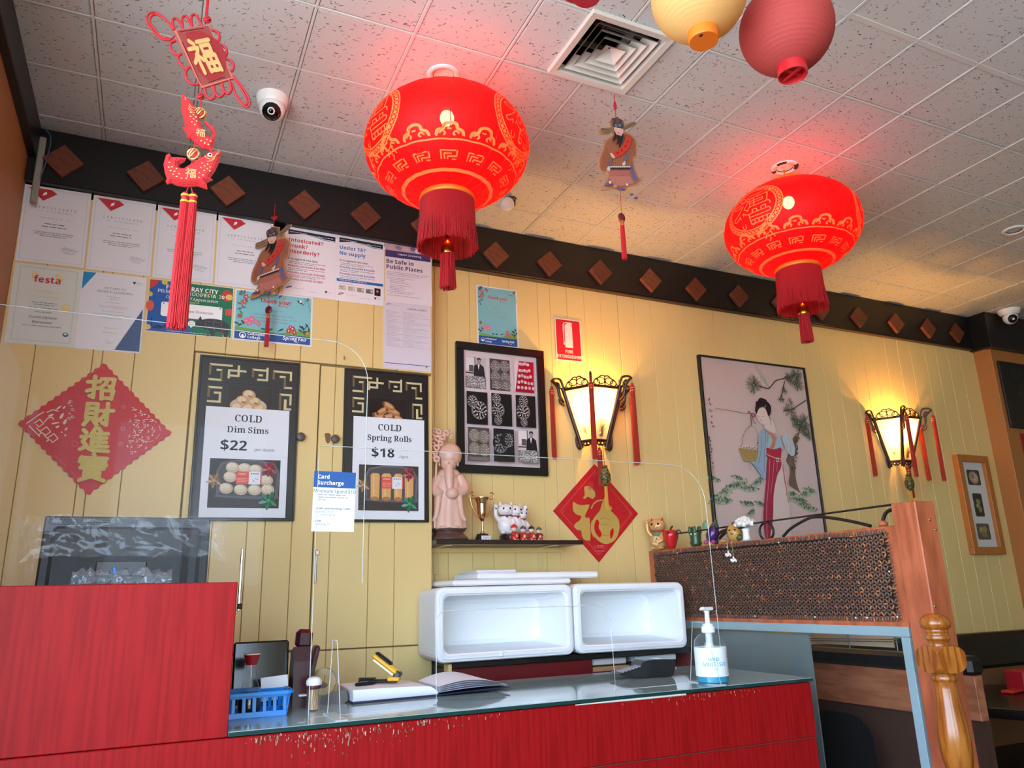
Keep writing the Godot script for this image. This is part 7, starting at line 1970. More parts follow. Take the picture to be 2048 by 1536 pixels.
	g.surf(func(u, v):
		var x = -0.245 + 0.255 * u
		var h = 0.03 * (1.0 - 0.25 * u * u) * (1.0 if u < 0.92 else 1.0 - (u - 0.92) * 8)
		return Vector3(x, 0.006 + h, (v - 0.5) * 0.2 + 0.012 * (0.5 - u)), 20, 6)
	var tl = part("left_page", g, white, bk)
	g = G.new()
	for e in [0.1, -0.1]:
		g.surf(func(u, v):
			var x = -0.245 + 0.255 * u
			var h = 0.03 * (1.0 - 0.25 * u * u) * (1.0 if u < 0.92 else 1.0 - (u - 0.92) * 8)
			return Vector3(x, 0.006 + h * v, e + 0.012 * (0.5 - u) + 0.003 * sin(v * PI)), 20, 4)
	g.quad(Vector3(-0.245, 0.006, 0.106), Vector3(-0.245, 0.036, 0.106), Vector3(-0.245, 0.036, -0.094), Vector3(-0.245, 0.006, -0.094), Vector3.LEFT)
	part("page_block", g, white, bk)
	part("right_cover", bx(Vector3(0.125, 0.0085, 0.01), Vector3(0.23, 0.003, 0.205), 0.001, ry(-3) * rz(2)), mat(c8(30, 34, 62), 0.4), bk)
	for j in 5:
		g = G.new()
		var f: float = j
		g.surf(func(u, v): return Vector3(0.008 + 0.222 * u - 0.006 * f * u, 0.012 + 0.004 * f * (1 - u * 0.5) + (0.006 + 0.004 * f) * sin(u * PI) * (1.0 - 0.4 * v) + 0.006 * u, (v - 0.5) * 0.2 + 0.01), 16, 6)
		part("loose_page", g, white, bk)
	var st = thing("stapler", "yellow and black stapler with its jaw raised, lying on the open ledger", "stapler", Vector3(1.262, TOP + 0.0365, 0.43), ry(-30))
	part("base", bx(Vector3(-0.01, 0.006, 0), Vector3(0.12, 0.01, 0.026), 0.003), M.black_plastic, st)
	part("anvil", bx(Vector3(0.038, 0.012, 0), Vector3(0.036, 0.014, 0.03), 0.003), mat(c8(222, 164, 20), 0.35), st)
	var arm = part("arm", bx(Vector3(-0.034, 0.008, 0), Vector3(0.1, 0.018, 0.026), 0.006), mat(c8(226, 168, 22), 0.35), st, Vector3(0.036, 0.026, 0), rz(-36))
	part("grip", bx(Vector3(-0.05, 0.017, 0), Vector3(0.062, 0.012, 0.024), 0.005), M.black_plastic, arm)
	part("nose", bx(Vector3(0.012, 0.004, 0), Vector3(0.02, 0.024, 0.028), 0.004), mat(c8(40, 36, 30), 0.4), arm)
	part("steel_rail", bx(Vector3(-0.03, -0.003, 0), Vector3(0.09, 0.006, 0.014), 0.001), M.chrome, arm)
	part("wire_guard", bx(Vector3(-0.045, 0.014, 0), Vector3(0.05, 0.004, 0.02), 0.001), M.black_plastic, st)
	var pn = thing("pen", "thick black pen lying on the open ledger beside the stapler", "pen", Vector3(1.2, TOP + 0.0415, 0.46), ry(20))
	g = G.new(); g.tube([Vector3(-0.03, 0, 0), Vector3(-0.026, 0, 0), Vector3(0.03, -0.001, 0), Vector3(0.042, -0.002, 0)], [0.003, 0.0052, 0.0052, 0.002], 12)
	part("barrel", g, M.black_plastic, pn)
	part("clip", bx(Vector3(0.0, 0.0055, 0), Vector3(0.03, 0.0015, 0.003), 0.0005), M.chrome, pn)
	# ---- payment terminal and sanitiser
	var ef = thing("payment_terminal", "black payment terminal tilted on the glass top behind the clear screen", "payment terminal", Vector3(2.155, TOP, 0.5), ry(-8))
	g = G.new(); g.prism(curve2("-0.02,0.004 0.05,0.0 0.088,0.004 0.1,0.046 0.086,0.056 -0.01,0.056 -0.03,0.03", 3), -0.04, 0.04)
	part("printer_body", g, mat(c8(24, 24, 28), 0.3), ef)
	g = G.new(); g.prism(curve2("-0.106,0.02 -0.1,0.014 -0.03,0.003 -0.01,0.006 -0.006,0.036 -0.03,0.034", 3), -0.038, 0.038)
	part("keypad_body", g, mat(c8(26, 26, 30), 0.3), ef)
	g = G.new()
	for j in 6: g.box(Vector3(-0.092 + j * 0.0125, 0.0245 + j * 0.0028, 0.012), Vector3(0.009, 0.004, 0.05), 0.001, rz(12))
	part("key", g, mat(c8(150, 152, 158), 0.4), ef)
	part("paper_slot", bx(Vector3(0.04, 0.0565, 0.0), Vector3(0.04, 0.003, 0.06), 0.001), M.chrome, ef)
	var sa = thing("sanitiser_bottle", "clear pump bottle of blue hand sanitiser with a white label, at the counter's front edge", "bottle", Vector3(2.225, TOP, 0.775))
	g = G.new()
	g.lathe([Vector2(0, 0.001), Vector2(0.047, 0.001), Vector2(0.0495, 0.005), Vector2(0.0495, 0.112), Vector2(0.046, 0.128), Vector2(0.034, 0.142), Vector2(0.021, 0.148), Vector2(0.018, 0.156)], 36)
	part("bottle", g, mat(Color(0.8, 0.85, 0.88, 0.02), 0.04, 0.0, {"transparency": BaseMaterial3D.TRANSPARENCY_ALPHA}), sa)
	g = G.new(); g.lathe([Vector2(0, 0.003), Vector2(0.0475, 0.003), Vector2(0.048, 0.008), Vector2(0.048, 0.094), Vector2(0, 0.094)], 36)
	part("blue_gel", g, mat(c8(24, 164, 206), 0.2, 0.0, {"backlight_enabled": true, "backlight": Color(0.1, 0.5, 0.7)}), sa)
	g = G.new(); g.lathe([Vector2(0.05, 0.022), Vector2(0.0502, 0.0225), Vector2(0.0502, 0.1065), Vector2(0.05, 0.107)], 36)
	var lb = part("label", g, mat(c8(232, 240, 244), 0.45), sa)
	g = G.new()
	var bent = func(k_: Ink, mid: float):
		for j in k_.v.size():
			var p: Vector3 = k_.v[j]
			var a = mid + p.x / 0.0506
			k_.v[j] = Vector3(sin(a) * (0.0506 + p.z), p.y, cos(a) * (0.0506 + p.z)); k_.n[j] = Vector3(sin(a), 0, cos(a))
		return k_
	var lk = ink(0.19, 0.085, 190, 85, 0.0002)
	lk.step = 0.000005
	lk.rect(c8(204, 60, 70), 0, 1.5, 190, 0.8); lk.rect(c8(204, 60, 70), 0, 82, 190, 0.8)
	for row in [["HAND", 39.0, 0.0], ["SANITISER", 54.0, 0.0], ["75%", 65.0, 4.0]]:
		var word: String = row[0]
		for j in word.length(): lk.text(c8(10, 140, 170), word[j], 78 + j * 8.6 - word.length() * 4.0, row[1], 11.0 if row[2] == 0.0 else 5.5, "sans")
	for j in 20: lk.small(c8(120, 150, 170), 122, 14 + j * 3.2, q.randf_range(14, 26), 2.0, q)
	lk.poly(c8(40, 60, 80), "134,26 137,31 131,31"); lk.frame(c8(214, 150, 150), 62, 10, 8, 6, 0.6)
	part("label_print", bent.call(lk, -0.1), M.ink, lb, Vector3(0, 0.0645, 0))
	g = G.new(); g.lathe([Vector2(0.02, 0.15), Vector2(0.0215, 0.152), Vector2(0.0215, 0.166), Vector2(0.0205, 0.168), Vector2(0.0165, 0.17), Vector2(0.0165, 0.176), Vector2(0.008, 0.178), Vector2(0.0072, 0.21), Vector2(0.009, 0.212), Vector2(0.009, 0.2165), Vector2(0.0, 0.2165)], 26)
	var pu = part("pump", g, M.white_plastic, sa)
	g = G.new(); g.x = Transform3D(ry(12), Vector3.ZERO)
	g.prism(pts("-0.022,0.2175 0.02,0.2175 0.024,0.2215 0.021,0.2275 -0.018,0.2275 -0.026,0.221"), -0.008, 0.008)
	part("pump_head", g, M.white_plastic, pu)
	g = G.new(); g.tube([Vector3(0, 0.02, 0), Vector3(0, 0.15, 0)], 0.011, 14)
	part("dip_tube", g, mat(c8(214, 226, 232), 0.4), pu)

func doll(p: Vector3, label: String, h: float, robe: Color, hat: Color, trim: Color, turn: float):
	var d = thing("doll", label, "doll", p, ry(turn), "small dolls on the dark shelf")
	var g = G.new(); g.lathe([Vector2(0, 0), Vector2(0.24, 0.0), Vector2(0.27, 0.05), Vector2(0.24, 0.2), Vector2(0.17, 0.42), Vector2(0.12, 0.52), Vector2(0, 0.55)].map(func(a): return a * h), 16)
	part("robe", g, mat(robe, 0.25), d)
	g = G.new(); g.ball(Vector3(0, 0.68 * h, 0), Vector3(0.19, 0.18, 0.18) * h, 14)
	for s in [-1, 1]: g.ball(Vector3(0.185 * s, 0.67, 0.0) * h, Vector3(0.03, 0.045, 0.03) * h, 8)
	g.ball(Vector3(0, 0.66, 0.18) * h, Vector3(0.02, 0.025, 0.02) * h, 6)
	var hd = part("head", g, mat(c8(230, 196, 180), 0.3), d)
	g = G.new()
	for s in [-1, 1]: g.ball(Vector3(0.07 * s, 0.7, 0.168) * h, Vector3(0.02, 0.026, 0.012) * h, 6)
	g.ball(Vector3(0, 0.6, 0.165) * h, Vector3(0.03, 0.008, 0.012) * h, 6)
	part("face", g, M.black_plastic, hd)
	g = G.new(); g.lathe([Vector2(0.2, 0.74), Vector2(0.215, 0.78), Vector2(0.19, 0.86), Vector2(0.1, 0.93), Vector2(0.03, 0.95), Vector2(0.03, 0.99), Vector2(0, 1.0)].map(func(a): return a * h), 16)
	part("hat", g, mat(hat, 0.3), d)
	g = G.new()
	for s in [-1, 1]: g.tube(smooth_pts([Vector3(0.13 * s, 0.46, 0.0) * h, Vector3(0.24 * s, 0.36, 0.08) * h, Vector3(0.1 * s, 0.28, 0.22) * h], 4), 0.065 * h, 8)
	part("sleeves", g, mat(robe.darkened(0.15), 0.25), d)
	g = G.new(); g.ball(Vector3(0.03, 0.24, 0.235) * h, Vector3(0.1, 0.13, 0.05) * h, 10)
	part("held_ingot", g, mat(trim, 0.3, 0.2), d)
	for s in [-1, 1]:
		g = G.new(); g.ball(Vector3(0.1 * s, 0.03, 0.2) * h, Vector3(0.07, 0.04, 0.09) * h, 8)
		part("shoe", g, mat(c8(222, 206, 200), 0.3), d)

func cat_shape(g: G, h: float, lift: float):
	# sitting cat with one raised paw (lift: side), facing +z
	g.ball(Vector3(0, 0.27, 0) * h, Vector3(0.27, 0.29, 0.24) * h, 18)
	g.ball(Vector3(0, 0.46, 0.02) * h, Vector3(0.2, 0.16, 0.18) * h, 16)
	g.ball(Vector3(0, 0.72, 0.03) * h, Vector3(0.25, 0.2, 0.21) * h, 18)
	for s in [-1, 1]: g.ball(Vector3(0.13 * s, 0.05, 0.19) * h, Vector3(0.09, 0.055, 0.11) * h, 10)
	g.tube(smooth_pts([Vector3(0.2 * lift, 0.42, 0.02) * h, Vector3(0.31 * lift, 0.56, 0.06) * h, Vector3(0.32 * lift, 0.8, 0.08) * h], 4), [0.075 * h, 0.075 * h, 0.07 * h, 0.066 * h, 0.062 * h, 0.06 * h, 0.06 * h, 0.062 * h, 0.07 * h], 10)
	g.ball(Vector3(0.32 * lift, 0.83, 0.1) * h, Vector3(0.075, 0.07, 0.075) * h, 10)
	g.tube(smooth_pts([Vector3(-0.17 * lift, 0.44, 0.08) * h, Vector3(-0.2 * lift, 0.3, 0.18) * h, Vector3(-0.08 * lift, 0.22, 0.25) * h], 4), 0.065 * h, 8)
	g.ball(Vector3(0, 0.67, 0.21) * h, Vector3(0.085, 0.06, 0.05) * h, 10)
func ear(g: G, h: float, s: float, k: float):
	var c = Vector3(0.15 * s, 0.86, 0.02) * h
	for j in 8:
		var a = TAU * j / 8
		var b = TAU * (j + 1) / 8
		var p = Vector3(cos(a) * 0.085 * k, 0, sin(a) * 0.05 * k) * h; var e = Vector3(cos(b) * 0.085 * k, 0, sin(b) * 0.05 * k) * h
		g.flat(c + p, c + e, c + Vector3(0.03 * s, 0.15 * k, 0) * h, p + e)

func shelf_things():
	var sh = thing("wall_shelf", "dark brown wall shelf carrying a statue, a trophy and small figures", "shelf", Vector3(1.925, 1.52, ZR))
	part("board", span(-0.318, 0.345, -0.009, 0.009, 0.0005, 0.175, 0.0015), mat(c8(38, 22, 20), 0.3), sh)
	for xx in [-0.26, 0.22]:
		part("bracket_plate", bx(Vector3(xx, -0.012, 0.08), Vector3(0.03, 0.004, 0.15), 0.001), M.cream_dark, sh)
		part("bracket_leg", span(xx - 0.012, xx + 0.012, -0.12, -0.01, 0.0005, 0.005, 0.001), M.cream_dark, sh)
	part("wall_cleat", span(-0.3, 0.33, -0.034, -0.0125, 0.0005, 0.014, 0.002), M.cream, sh)
	var Y = 1.5292
	var s = thing("statue", "pale stone statue of a tall-browed bearded old man with staff, at shelf's cupboard end", "statue", Vector3(1.69, Y, -0.145), ry(-18))
	var stone = mat(c8(222, 178, 160), 0.35, 0.0, {"subsurf_scatter_enabled": true, "subsurf_scatter_strength": 0.2})
	var bs = mat(c8(84, 56, 50), 0.4)
	var g = G.new(); g.lathe([Vector2(0, 0.0), Vector2(0.078, 0.0), Vector2(0.082, 0.008), Vector2(0.07, 0.02), Vector2(0.06, 0.03), Vector2(0.062, 0.036), Vector2(0.07, 0.04), Vector2(0.07, 0.046), Vector2(0, 0.047)], 28, Vector3.ZERO, 7, 0.12)
	part("carved_base", g, bs, s)
	g = G.new()
	g.surf(func(u, v):
		var a = u * TAU
		var y = 0.046 + v * 0.235
		var r = lerpf(0.07, 0.052, smoothstep(0.0, 0.55, v)) * (1.0 - 0.25 * smoothstep(0.75, 1.0, v)) + 0.006 * exp(-pow((v - 0.58) * 6, 2.0))
		r *= 1.0 + 0.06 * sin(a * 9) * (1.0 - v) + 0.03 * sin(a * 4 + v * 5)
		return Vector3(cos(a) * r, y + 0.004 * sin(a * 5) * (1.0 - v), sin(a) * r * 0.8), 48, 20, -1.0)
	g.ball(Vector3(0, 0.268, 0), Vector3(0.05, 0.03, 0.04), 16)
	for sd in [-1.0, 1.0]:
		g.tube(smooth_pts([Vector3(0.042 * sd, 0.26, 0.0), Vector3(0.062 * sd, 0.21, 0.012), Vector3(0.03 * sd, 0.18, 0.04)], 4), [0.022, 0.023, 0.024, 0.024, 0.024, 0.023, 0.022, 0.02, 0.018], 12)
		g.tube(smooth_pts([Vector3(0.04 * sd, 0.19, 0.036), Vector3(0.045 * sd, 0.15, 0.04), Vector3(0.052 * sd, 0.1, 0.034), Vector3(0.066 * sd, 0.08, 0.028)], 4), [0.016, 0.015, 0.014, 0.013, 0.012, 0.012, 0.011, 0.011, 0.01, 0.009, 0.009, 0.008, 0.007], 10)
		g.ball(Vector3(0.022 * sd, 0.05, 0.042), Vector3(0.022, 0.01, 0.022), 10)
	part("robe", g, stone, s)
	g = G.new()
	g.ball(Vector3(0.006, 0.352, -0.002), Vector3(0.05, 0.052, 0.05), 24); g.ball(Vector3(0.0, 0.318, 0.014), Vector3(0.034, 0.036, 0.034), 16)
	for sd in [-1.0, 1.0]: g.ball(Vector3(0.038 * sd, 0.315, 0.006), Vector3(0.005, 0.012, 0.008), 8); g.ball(Vector3(0.012 * sd, 0.327, 0.045), Vector3(0.01, 0.003, 0.004), 8)
	g.ball(Vector3(0, 0.314, 0.049), Vector3(0.005, 0.007, 0.006), 8); g.ball(Vector3(0, 0.302, 0.045), Vector3(0.009, 0.002, 0.004), 8)
	part("head", g, stone, s)
	g = G.new()
	g.tube(smooth_pts([Vector3(0, 0.3, 0.034), Vector3(0, 0.26, 0.044), Vector3(0.002, 0.215, 0.046), Vector3(0.004, 0.19, 0.044)], 4), [0.016, 0.018, 0.019, 0.02, 0.02, 0.019, 0.018, 0.017, 0.015, 0.013, 0.01, 0.006, 0.003], 10)
	part("beard", g, stone, s)
	g = G.new(); g.ball(Vector3(0.012, 0.186, 0.052), Vector3(0.026, 0.024, 0.022), 14)
	part("peach", g, stone, s)
	g = G.new()
	g.tube([Vector3(-0.058, 0.05, 0.03), Vector3(-0.05, 0.36, 0.02)], 0.005, 8)
	for e in [[-0.05, 0.38, 0.02, 0.014], [-0.066, 0.395, 0.02, 0.012], [-0.034, 0.398, 0.02, 0.012], [-0.045, 0.42, 0.015, 0.014], [-0.024, 0.425, 0.012, 0.013], [-0.066, 0.425, 0.018, 0.013], [-0.01, 0.445, 0.008, 0.014], [-0.04, 0.45, 0.012, 0.013], [0.008, 0.455, 0.004, 0.011], [-0.07, 0.345, 0.03, 0.016], [-0.05, 0.33, 0.034, 0.014], [0.012, 0.43, 0.004, 0.008], [-0.058, 0.455, 0.014, 0.011]]:
		var ring = []
		for j in 10: ring.append(Vector3(e[0], e[1], e[2]) + Vector3(cos(TAU * j / 10), sin(TAU * j / 10), 0.3 * sin(TAU * j / 5)) * e[3] * 0.72)
		g.tube(ring, e[3] * 0.42, 8, true)
	part("dragon_staff", g, stone, s)
	# trophy
	var t = thing("trophy", "small gold two-handled trophy cup on black base with TIPS label", "trophy", Vector3(1.834, Y, -0.135))
	var gm = mat(c8(232, 180, 130), 0.14, 1.0)
	g = G.new(); g.lathe([Vector2(0.0, 0.028), Vector2(0.011, 0.028), Vector2(0.008, 0.034), Vector2(0.0045, 0.04), Vector2(0.0045, 0.078), Vector2(0.008, 0.084), Vector2(0.014, 0.092), Vector2(0.019, 0.108), Vector2(0.0205, 0.125), Vector2(0.0215, 0.15), Vector2(0.023, 0.158), Vector2(0.03, 0.168), Vector2(0.033, 0.178), Vector2(0.031, 0.179), Vector2(0.02, 0.16), Vector2(0.0, 0.15)], 32)
	part("cup", g, gm, t)
	for sd in [-1.0, 1.0]:
		g = G.new()
		g.tube(smooth_pts([Vector3(0.017 * sd, 0.098, 0), Vector3(0.026 * sd, 0.105, 0), Vector3(0.044 * sd, 0.14, 0), Vector3(0.052 * sd, 0.17, 0), Vector3(0.054 * sd, 0.19, 0), Vector3(0.046 * sd, 0.2, 0), Vector3(0.038 * sd, 0.196, 0), Vector3(0.038 * sd, 0.187, 0), Vector3(0.044 * sd, 0.186, 0)], 4), 0.0026, 8)
		g.tube(smooth_pts([Vector3(0.031 * sd, 0.176, 0), Vector3(0.042 * sd, 0.172, 0), Vector3(0.051 * sd, 0.178, 0)], 4), 0.0022, 8)
		part("handle", g, gm, t)
	g = G.new(); g.lathe([Vector2(0.032, 0.0), Vector2(0.032, 0.006), Vector2(0.026, 0.022), Vector2(0.024, 0.028), Vector2(0.0, 0.029)], 28)
	part("base", g, mat(c8(22, 16, 16), 0.25), t)
	var k = ink(0.04, 0.017, 40, 17, 0.0006)
	var lb = part("label", bx(Vector3(0.002, 0.0105, 0.0325), Vector3(0.04, 0.017, 0.0008)), M.paper, t)
	k.text(c8(60, 40, 60), "TIPS", 20, 13.5, 9.5, "sans", 0, 1.2)
	part("print", k, M.ink, lb, Vector3(0.002, 0.0105, 0.0325))
	# white porcelain cats
	var wc = mat(c8(232, 226, 226), 0.12)
	var cb = thing("cat_ornament", "white porcelain ornament of raised-paw cats on a dark round base, behind the red dolls", "ornament", Vector3(1.985, Y, -0.155))
	g = G.new(); g.lathe([Vector2(0, 0), Vector2(0.058, 0.0), Vector2(0.061, 0.006), Vector2(0.061, 0.022), Vector2(0.057, 0.028), Vector2(0, 0.029)], 28)
	part("base", g, mat(c8(26, 18, 20), 0.2), cb)
	for e in [[-0.034, 0.142, -14.0, -1.0], [0.036, 0.118, 10.0, -1.0], [0.01, 0.138, 0.0, 1.0]]:
		g = G.new(); cat_shape(g, e[1], e[3])
		var zz = 0.0 if e[0] != 0.004 else -0.025
		var cp = part("cat", g, wc, cb, Vector3(e[0], 0.028, zz), ry(e[2]))
		g = G.new()
		for sd in [-1, 1]: ear(g, e[1], sd, 0.8)
		part("ears", g, wc, cp)
		g = G.new()
		for sd in [-1, 1]: g.ball(Vector3(0.1 * sd, 0.75, 0.22) * e[1], Vector3(0.03, 0.035, 0.02) * e[1], 8)
		g.ball(Vector3(0.32 * e[3], 0.75, 0.15) * e[1], Vector3(0.025, 0.025, 0.02) * e[1], 6)
		part("eyes", g, M.black_plastic, cp)
		g = G.new()
		g.tube(range(16).map(func(j): return Vector3(cos(TAU * j / 16) * 0.185, 0.55, 0.02 + sin(TAU * j / 16) * 0.17) * e[1]), 0.018 * e[1], 6, true)
		g.ball(Vector3(0, 0.52, 0.2) * e[1], Vector3(0.04, 0.04, 0.03) * e[1], 8)
		part("red_collar", g, mat(c8(150, 24, 40), 0.3), cp)
	doll(Vector3(1.955, Y, -0.085), "small red doll with red hat, leftmost of the dolls before white cats", 0.068, c8(196, 26, 34), c8(204, 30, 36), c8(230, 160, 50), 15)
	doll(Vector3(1.998, Y, -0.088), "small red doll with grey-blue hat and yellow collar, before the white cats", 0.062, c8(190, 40, 36), c8(80, 86, 96), c8(226, 190, 110), -5)
	doll(Vector3(2.037, Y, -0.088), "small red doll with pale face and dark hair holding a yellow fan", 0.062, c8(186, 28, 40), c8(40, 26, 30), c8(236, 196, 96), 5)
	doll(Vector3(2.073, Y, -0.09), "small dark red doll with wide grey hat, nearest the shelf's free end", 0.058, c8(140, 24, 34), c8(92, 92, 92), c8(214, 160, 140), -10)

func partition_things():
	var Y = 1.4925
	var X = 2.727
	var face = ry(-60)
	# gold waving cat
	var h = 0.155
	var c = thing("gold_cat", "gold waving cat figure with red ears and collar on the screen's wall end", "cat figure", Vector3(X, Y, -0.155), face)
	var gm = mat(c8(218, 172, 110), 0.3, 0.25)
	var g = G.new(); cat_shape(g, h, -1.0)
	part("body", g, gm, c)
	for e in [[1.0, 0.0, gm], [0.68, 0.02, mat(c8(200, 50, 60), 0.4)]]:
		for s in [-1, 1]:
			g = G.new(); ear(g, h, s, e[0])
			part("ear" if e[0] == 1.0 else "inner_ear", g, e[2], c, Vector3(0, 0, e[1] * h * 1.6))
	g = G.new()
	for s in [-1, 1]: g.ball(Vector3(0.1 * s, 0.75, 0.215) * h, Vector3(0.045, 0.035, 0.02) * h, 10)
	g.ball(Vector3(0, 0.69, 0.262) * h, Vector3(0.018, 0.012, 0.01) * h, 6)
	part("eyes", g, M.black_plastic, c)
	g = G.new(); g.tube(range(18).map(func(j): return Vector3(cos(TAU * j / 18) * 0.2, 0.54, 0.025 + sin(TAU * j / 18) * 0.185) * h), 0.025 * h, 6, true)
	part("red_collar", g, mat(c8(190, 34, 40), 0.4), c)
	g = G.new(); g.ball(Vector3(0, 0.46, 0.17) * h, Vector3(0.13, 0.09, 0.06) * h, 12)
	part("green_bib", g, mat(c8(90, 130, 96), 0.4), c)
	g = G.new(); g.box(Vector3(0.02, 0.26, 0.255) * h, Vector3(0.16, 0.26, 0.03) * h, 0.003, rz(-18) * rx(-12))
	var cn = part("coin", g, mat(c8(232, 206, 150), 0.35), c)
	g = G.new(); g.x = Transform3D(rz(-18) * rx(-12), Vector3(0.02, 0.26, 0.276) * h)
	for e in ["-6,12 6,12", "0,14 0,-2", "-6,4 6,6", "-7,-6 7,-4", "-2,-4 -6,-14", "2,-4 6,-14"]:
		for st in stroke(mm(e), 0.0016): g.prism(st, 0.0, 0.0006)
	part("brush_signs", g, M.black_plastic, cn)
	# fruit and vegetable ornaments with little faces
	var mk = func(called: String, label: String, cat: String, zz: float): return thing(called, label, cat, Vector3(X - 0.002, Y, zz), face, "vegetable ornaments on the screen rail")
	var o = mk.call("capsicum_ornament", "glossy red capsicum ornament beside the gold waving cat", "ornament", -0.062)
	g = G.new(); g.lathe([Vector2(0, 0.0), Vector2(0.016, 0.0), Vector2(0.024, 0.02), Vector2(0.034, 0.05), Vector2(0.036, 0.066), Vector2(0.03, 0.08), Vector2(0.012, 0.084), Vector2(0, 0.078)], 40, Vector3.ZERO, 5, 0.12)
	part("body", g, mat(c8(196, 28, 30), 0.15), o)
	g = G.new()
	g.tube(smooth_pts([Vector3(0, 0.076, 0), Vector3(0.004, 0.09, 0), Vector3(0.014, 0.1, 0)], 4), 0.004, 6); g.tube(smooth_pts([Vector3(0.03, 0.06, 0.02), Vector3(0.05, 0.08, 0.02), Vector3(0.06, 0.06, 0.015)], 4), 0.003, 6)
	part("stalk", g, mat(c8(50, 46, 34), 0.5), o)
	g = G.new(); g.ball(Vector3(0.004, 0.07, 0.033), Vector3(0.008, 0.005, 0.004), 8)
	part("mouth", g, M.black_plastic, o)
	o = mk.call("cucumber_ornament", "dark green open-mouthed vegetable ornament between red capsicum and purple eggplant", "ornament", 0.115)
	g = G.new(); g.lathe([Vector2(0, 0), Vector2(0.02, 0.0), Vector2(0.026, 0.01), Vector2(0.022, 0.025), Vector2(0.024, 0.045), Vector2(0.027, 0.06), Vector2(0.022, 0.06), Vector2(0.018, 0.048), Vector2(0, 0.044)], 24)
	part("body", g, mat(c8(48, 78, 44), 0.25), o)
	for a in 5:
		g = G.new(); g.ball(Vector3(cos(a * 1.26) * 0.023, 0.066, sin(a * 1.26) * 0.023), Vector3(0.008, 0.02, 0.007), 8)
		part("leaf", g, mat(c8(54, 88, 46), 0.35), o)
	g = G.new()
	for s in [-1, 1]: g.ball(Vector3(0.009 * s, 0.05, 0.025), Vector3(0.004, 0.004, 0.003), 8)
	part("eyes", g, M.white_plastic, o)
	o = mk.call("eggplant_ornament", "tilted purple eggplant ornament with green cap and pink feet on the screen rail", "ornament", 0.218)
	g = G.new(); g.x = Transform3D(rz(-20), Vector3(0, 0.02, 0))
	g.lathe([Vector2(0, -0.012), Vector2(0.018, -0.006), Vector2(0.027, 0.012), Vector2(0.024, 0.036), Vector2(0.016, 0.058), Vector2(0.01, 0.068), Vector2(0, 0.07)], 20)
	part("body", g, mat(c8(62, 34, 92), 0.15), o)
	g = G.new(); g.x = Transform3D(rz(-20), Vector3(0, 0.02, 0))
	g.lathe([Vector2(0.018, 0.052), Vector2(0.016, 0.064), Vector2(0.009, 0.072), Vector2(0.004, 0.086), Vector2(0, 0.088)], 16, Vector3.ZERO, 5, 0.3)
	part("green_cap", g, mat(c8(58, 84, 60), 0.35), o)
	g = G.new(); g.ball(Vector3(-0.022, 0.082, 0.0), Vector3(0.012, 0.02, 0.003), 10, rz(-20))
	part("leaf", g, mat(c8(96, 140, 104), 0.4), o)
	for s in [-1, 1]:
		g = G.new(); g.ball(Vector3(0.016 * s, 0.009, 0.022), Vector3(0.011, 0.009, 0.012), 10)
		part("foot", g, mat(c8(168, 60, 130), 0.25), o)
	o = mk.call("potato_ornament", "small tan potato-shaped ornament lying low beside the eggplant", "ornament", 0.29)
	g = G.new(); g.ball(Vector3(0, 0.009, 0), Vector3(0.017, 0.009, 0.011), 12)
	part("body", g, mat(c8(186, 132, 70), 0.4), o)
	g = G.new(); g.ball(Vector3(0.024, 0.007, 0.006), Vector3(0.009, 0.007, 0.008), 10)
	part("small_lobe", g, mat(c8(176, 120, 64), 0.4), o)
	o = mk.call("melon_ornament", "yellow-brown melon ornament with cut face, behind the white cauliflower tree", "ornament", 0.365)
	g = G.new(); g.lathe([Vector2(0, 0), Vector2(0.018, 0.002), Vector2(0.03, 0.02), Vector2(0.03, 0.042), Vector2(0.022, 0.062), Vector2(0.01, 0.07), Vector2(0, 0.07)], 40, Vector3.ZERO, 10, 0.06)
	part("body", g, mat(c8(190, 142, 70), 0.3), o)
	g = G.new()
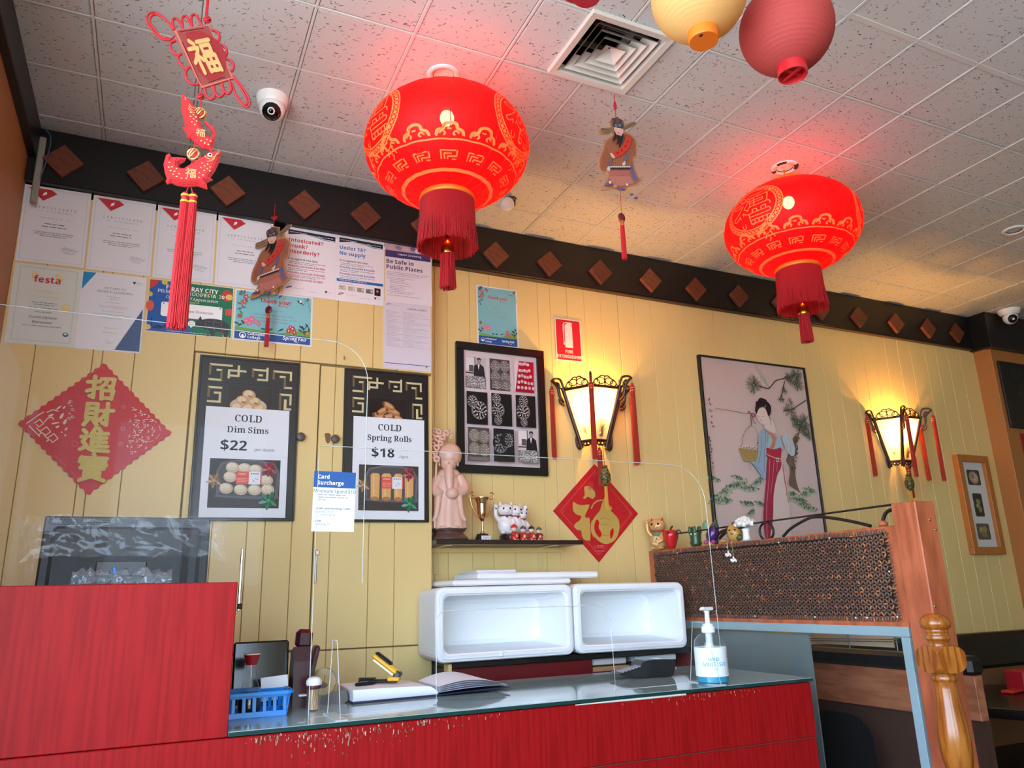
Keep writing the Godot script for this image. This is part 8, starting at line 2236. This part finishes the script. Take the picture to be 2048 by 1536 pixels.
	for s in [-1, 1]: g.ball(Vector3(0.011 * s, 0.046, 0.026), Vector3(0.005, 0.003, 0.003), 8)
	g.ball(Vector3(0, 0.03, 0.03), Vector3(0.008, 0.002, 0.003), 8)
	part("face", g, M.black_plastic, o)
	g = G.new(); g.ball(Vector3(0.024, 0.016, 0.018), Vector3(0.016, 0.012, 0.008), 10); g.ball(Vector3(0.0, 0.074, 0), Vector3(0.01, 0.006, 0.006), 8)
	part("leaves", g, mat(c8(66, 78, 44), 0.4), o)
	o = mk.call("cauliflower_ornament", "white cauliflower-shaped tree ornament, its stalk standing on the screen rail", "ornament", 0.432)
	g = G.new(); g.lathe([Vector2(0, 0), Vector2(0.016, 0.0), Vector2(0.014, 0.012), Vector2(0.012, 0.03), Vector2(0.016, 0.046), Vector2(0, 0.05)], 18)
	part("stalk", g, M.white_plastic, o)
	g = G.new()
	var q = RandomNumberGenerator.new(); q.seed = 6
	for j in 34:
		var a = j * 2.4
		var r = 0.034 * sqrt(j / 34.0)
		g.ball(Vector3(cos(a) * r * 1.15, 0.082 - r * r * 16.0 + q.randf_range(-0.003, 0.003), sin(a) * r), Vector3.ONE * q.randf_range(0.009, 0.014), 8)
	part("florets", g, mat(c8(226, 224, 218), 0.45), o)
	for e in [[0.338, 1.445, "upper", "left of its pair"], [0.366, 1.422, "lower", "the lower of its pair"]]:
		var d = thing("dangling_flower", "tiny white flower hanging on a thread before the seed mat, " + e[3], "flower", Vector3(2.706, e[1], e[0]), face, "white flowers dangling on threads")
		g = G.new(); g.tube([Vector3(0, 0.012, 0), Vector3(0, 1.4925 - e[1], 0.003)], 0.0009, 5)
		part("thread", g, mat(c8(210, 190, 140), 0.6), d)
		g = G.new()
		for j in 7: g.ball(Vector3(cos(j * 0.9) * 0.009, -0.004 + 0.004 * (j % 2), sin(j * 0.9) * 0.005), Vector3(0.006, 0.006, 0.005), 8)
		g.ball(Vector3(0, 0.008, 0), Vector3(0.0045, 0.006, 0.0045), 8)
		part("petals", g, M.white_plastic, d)
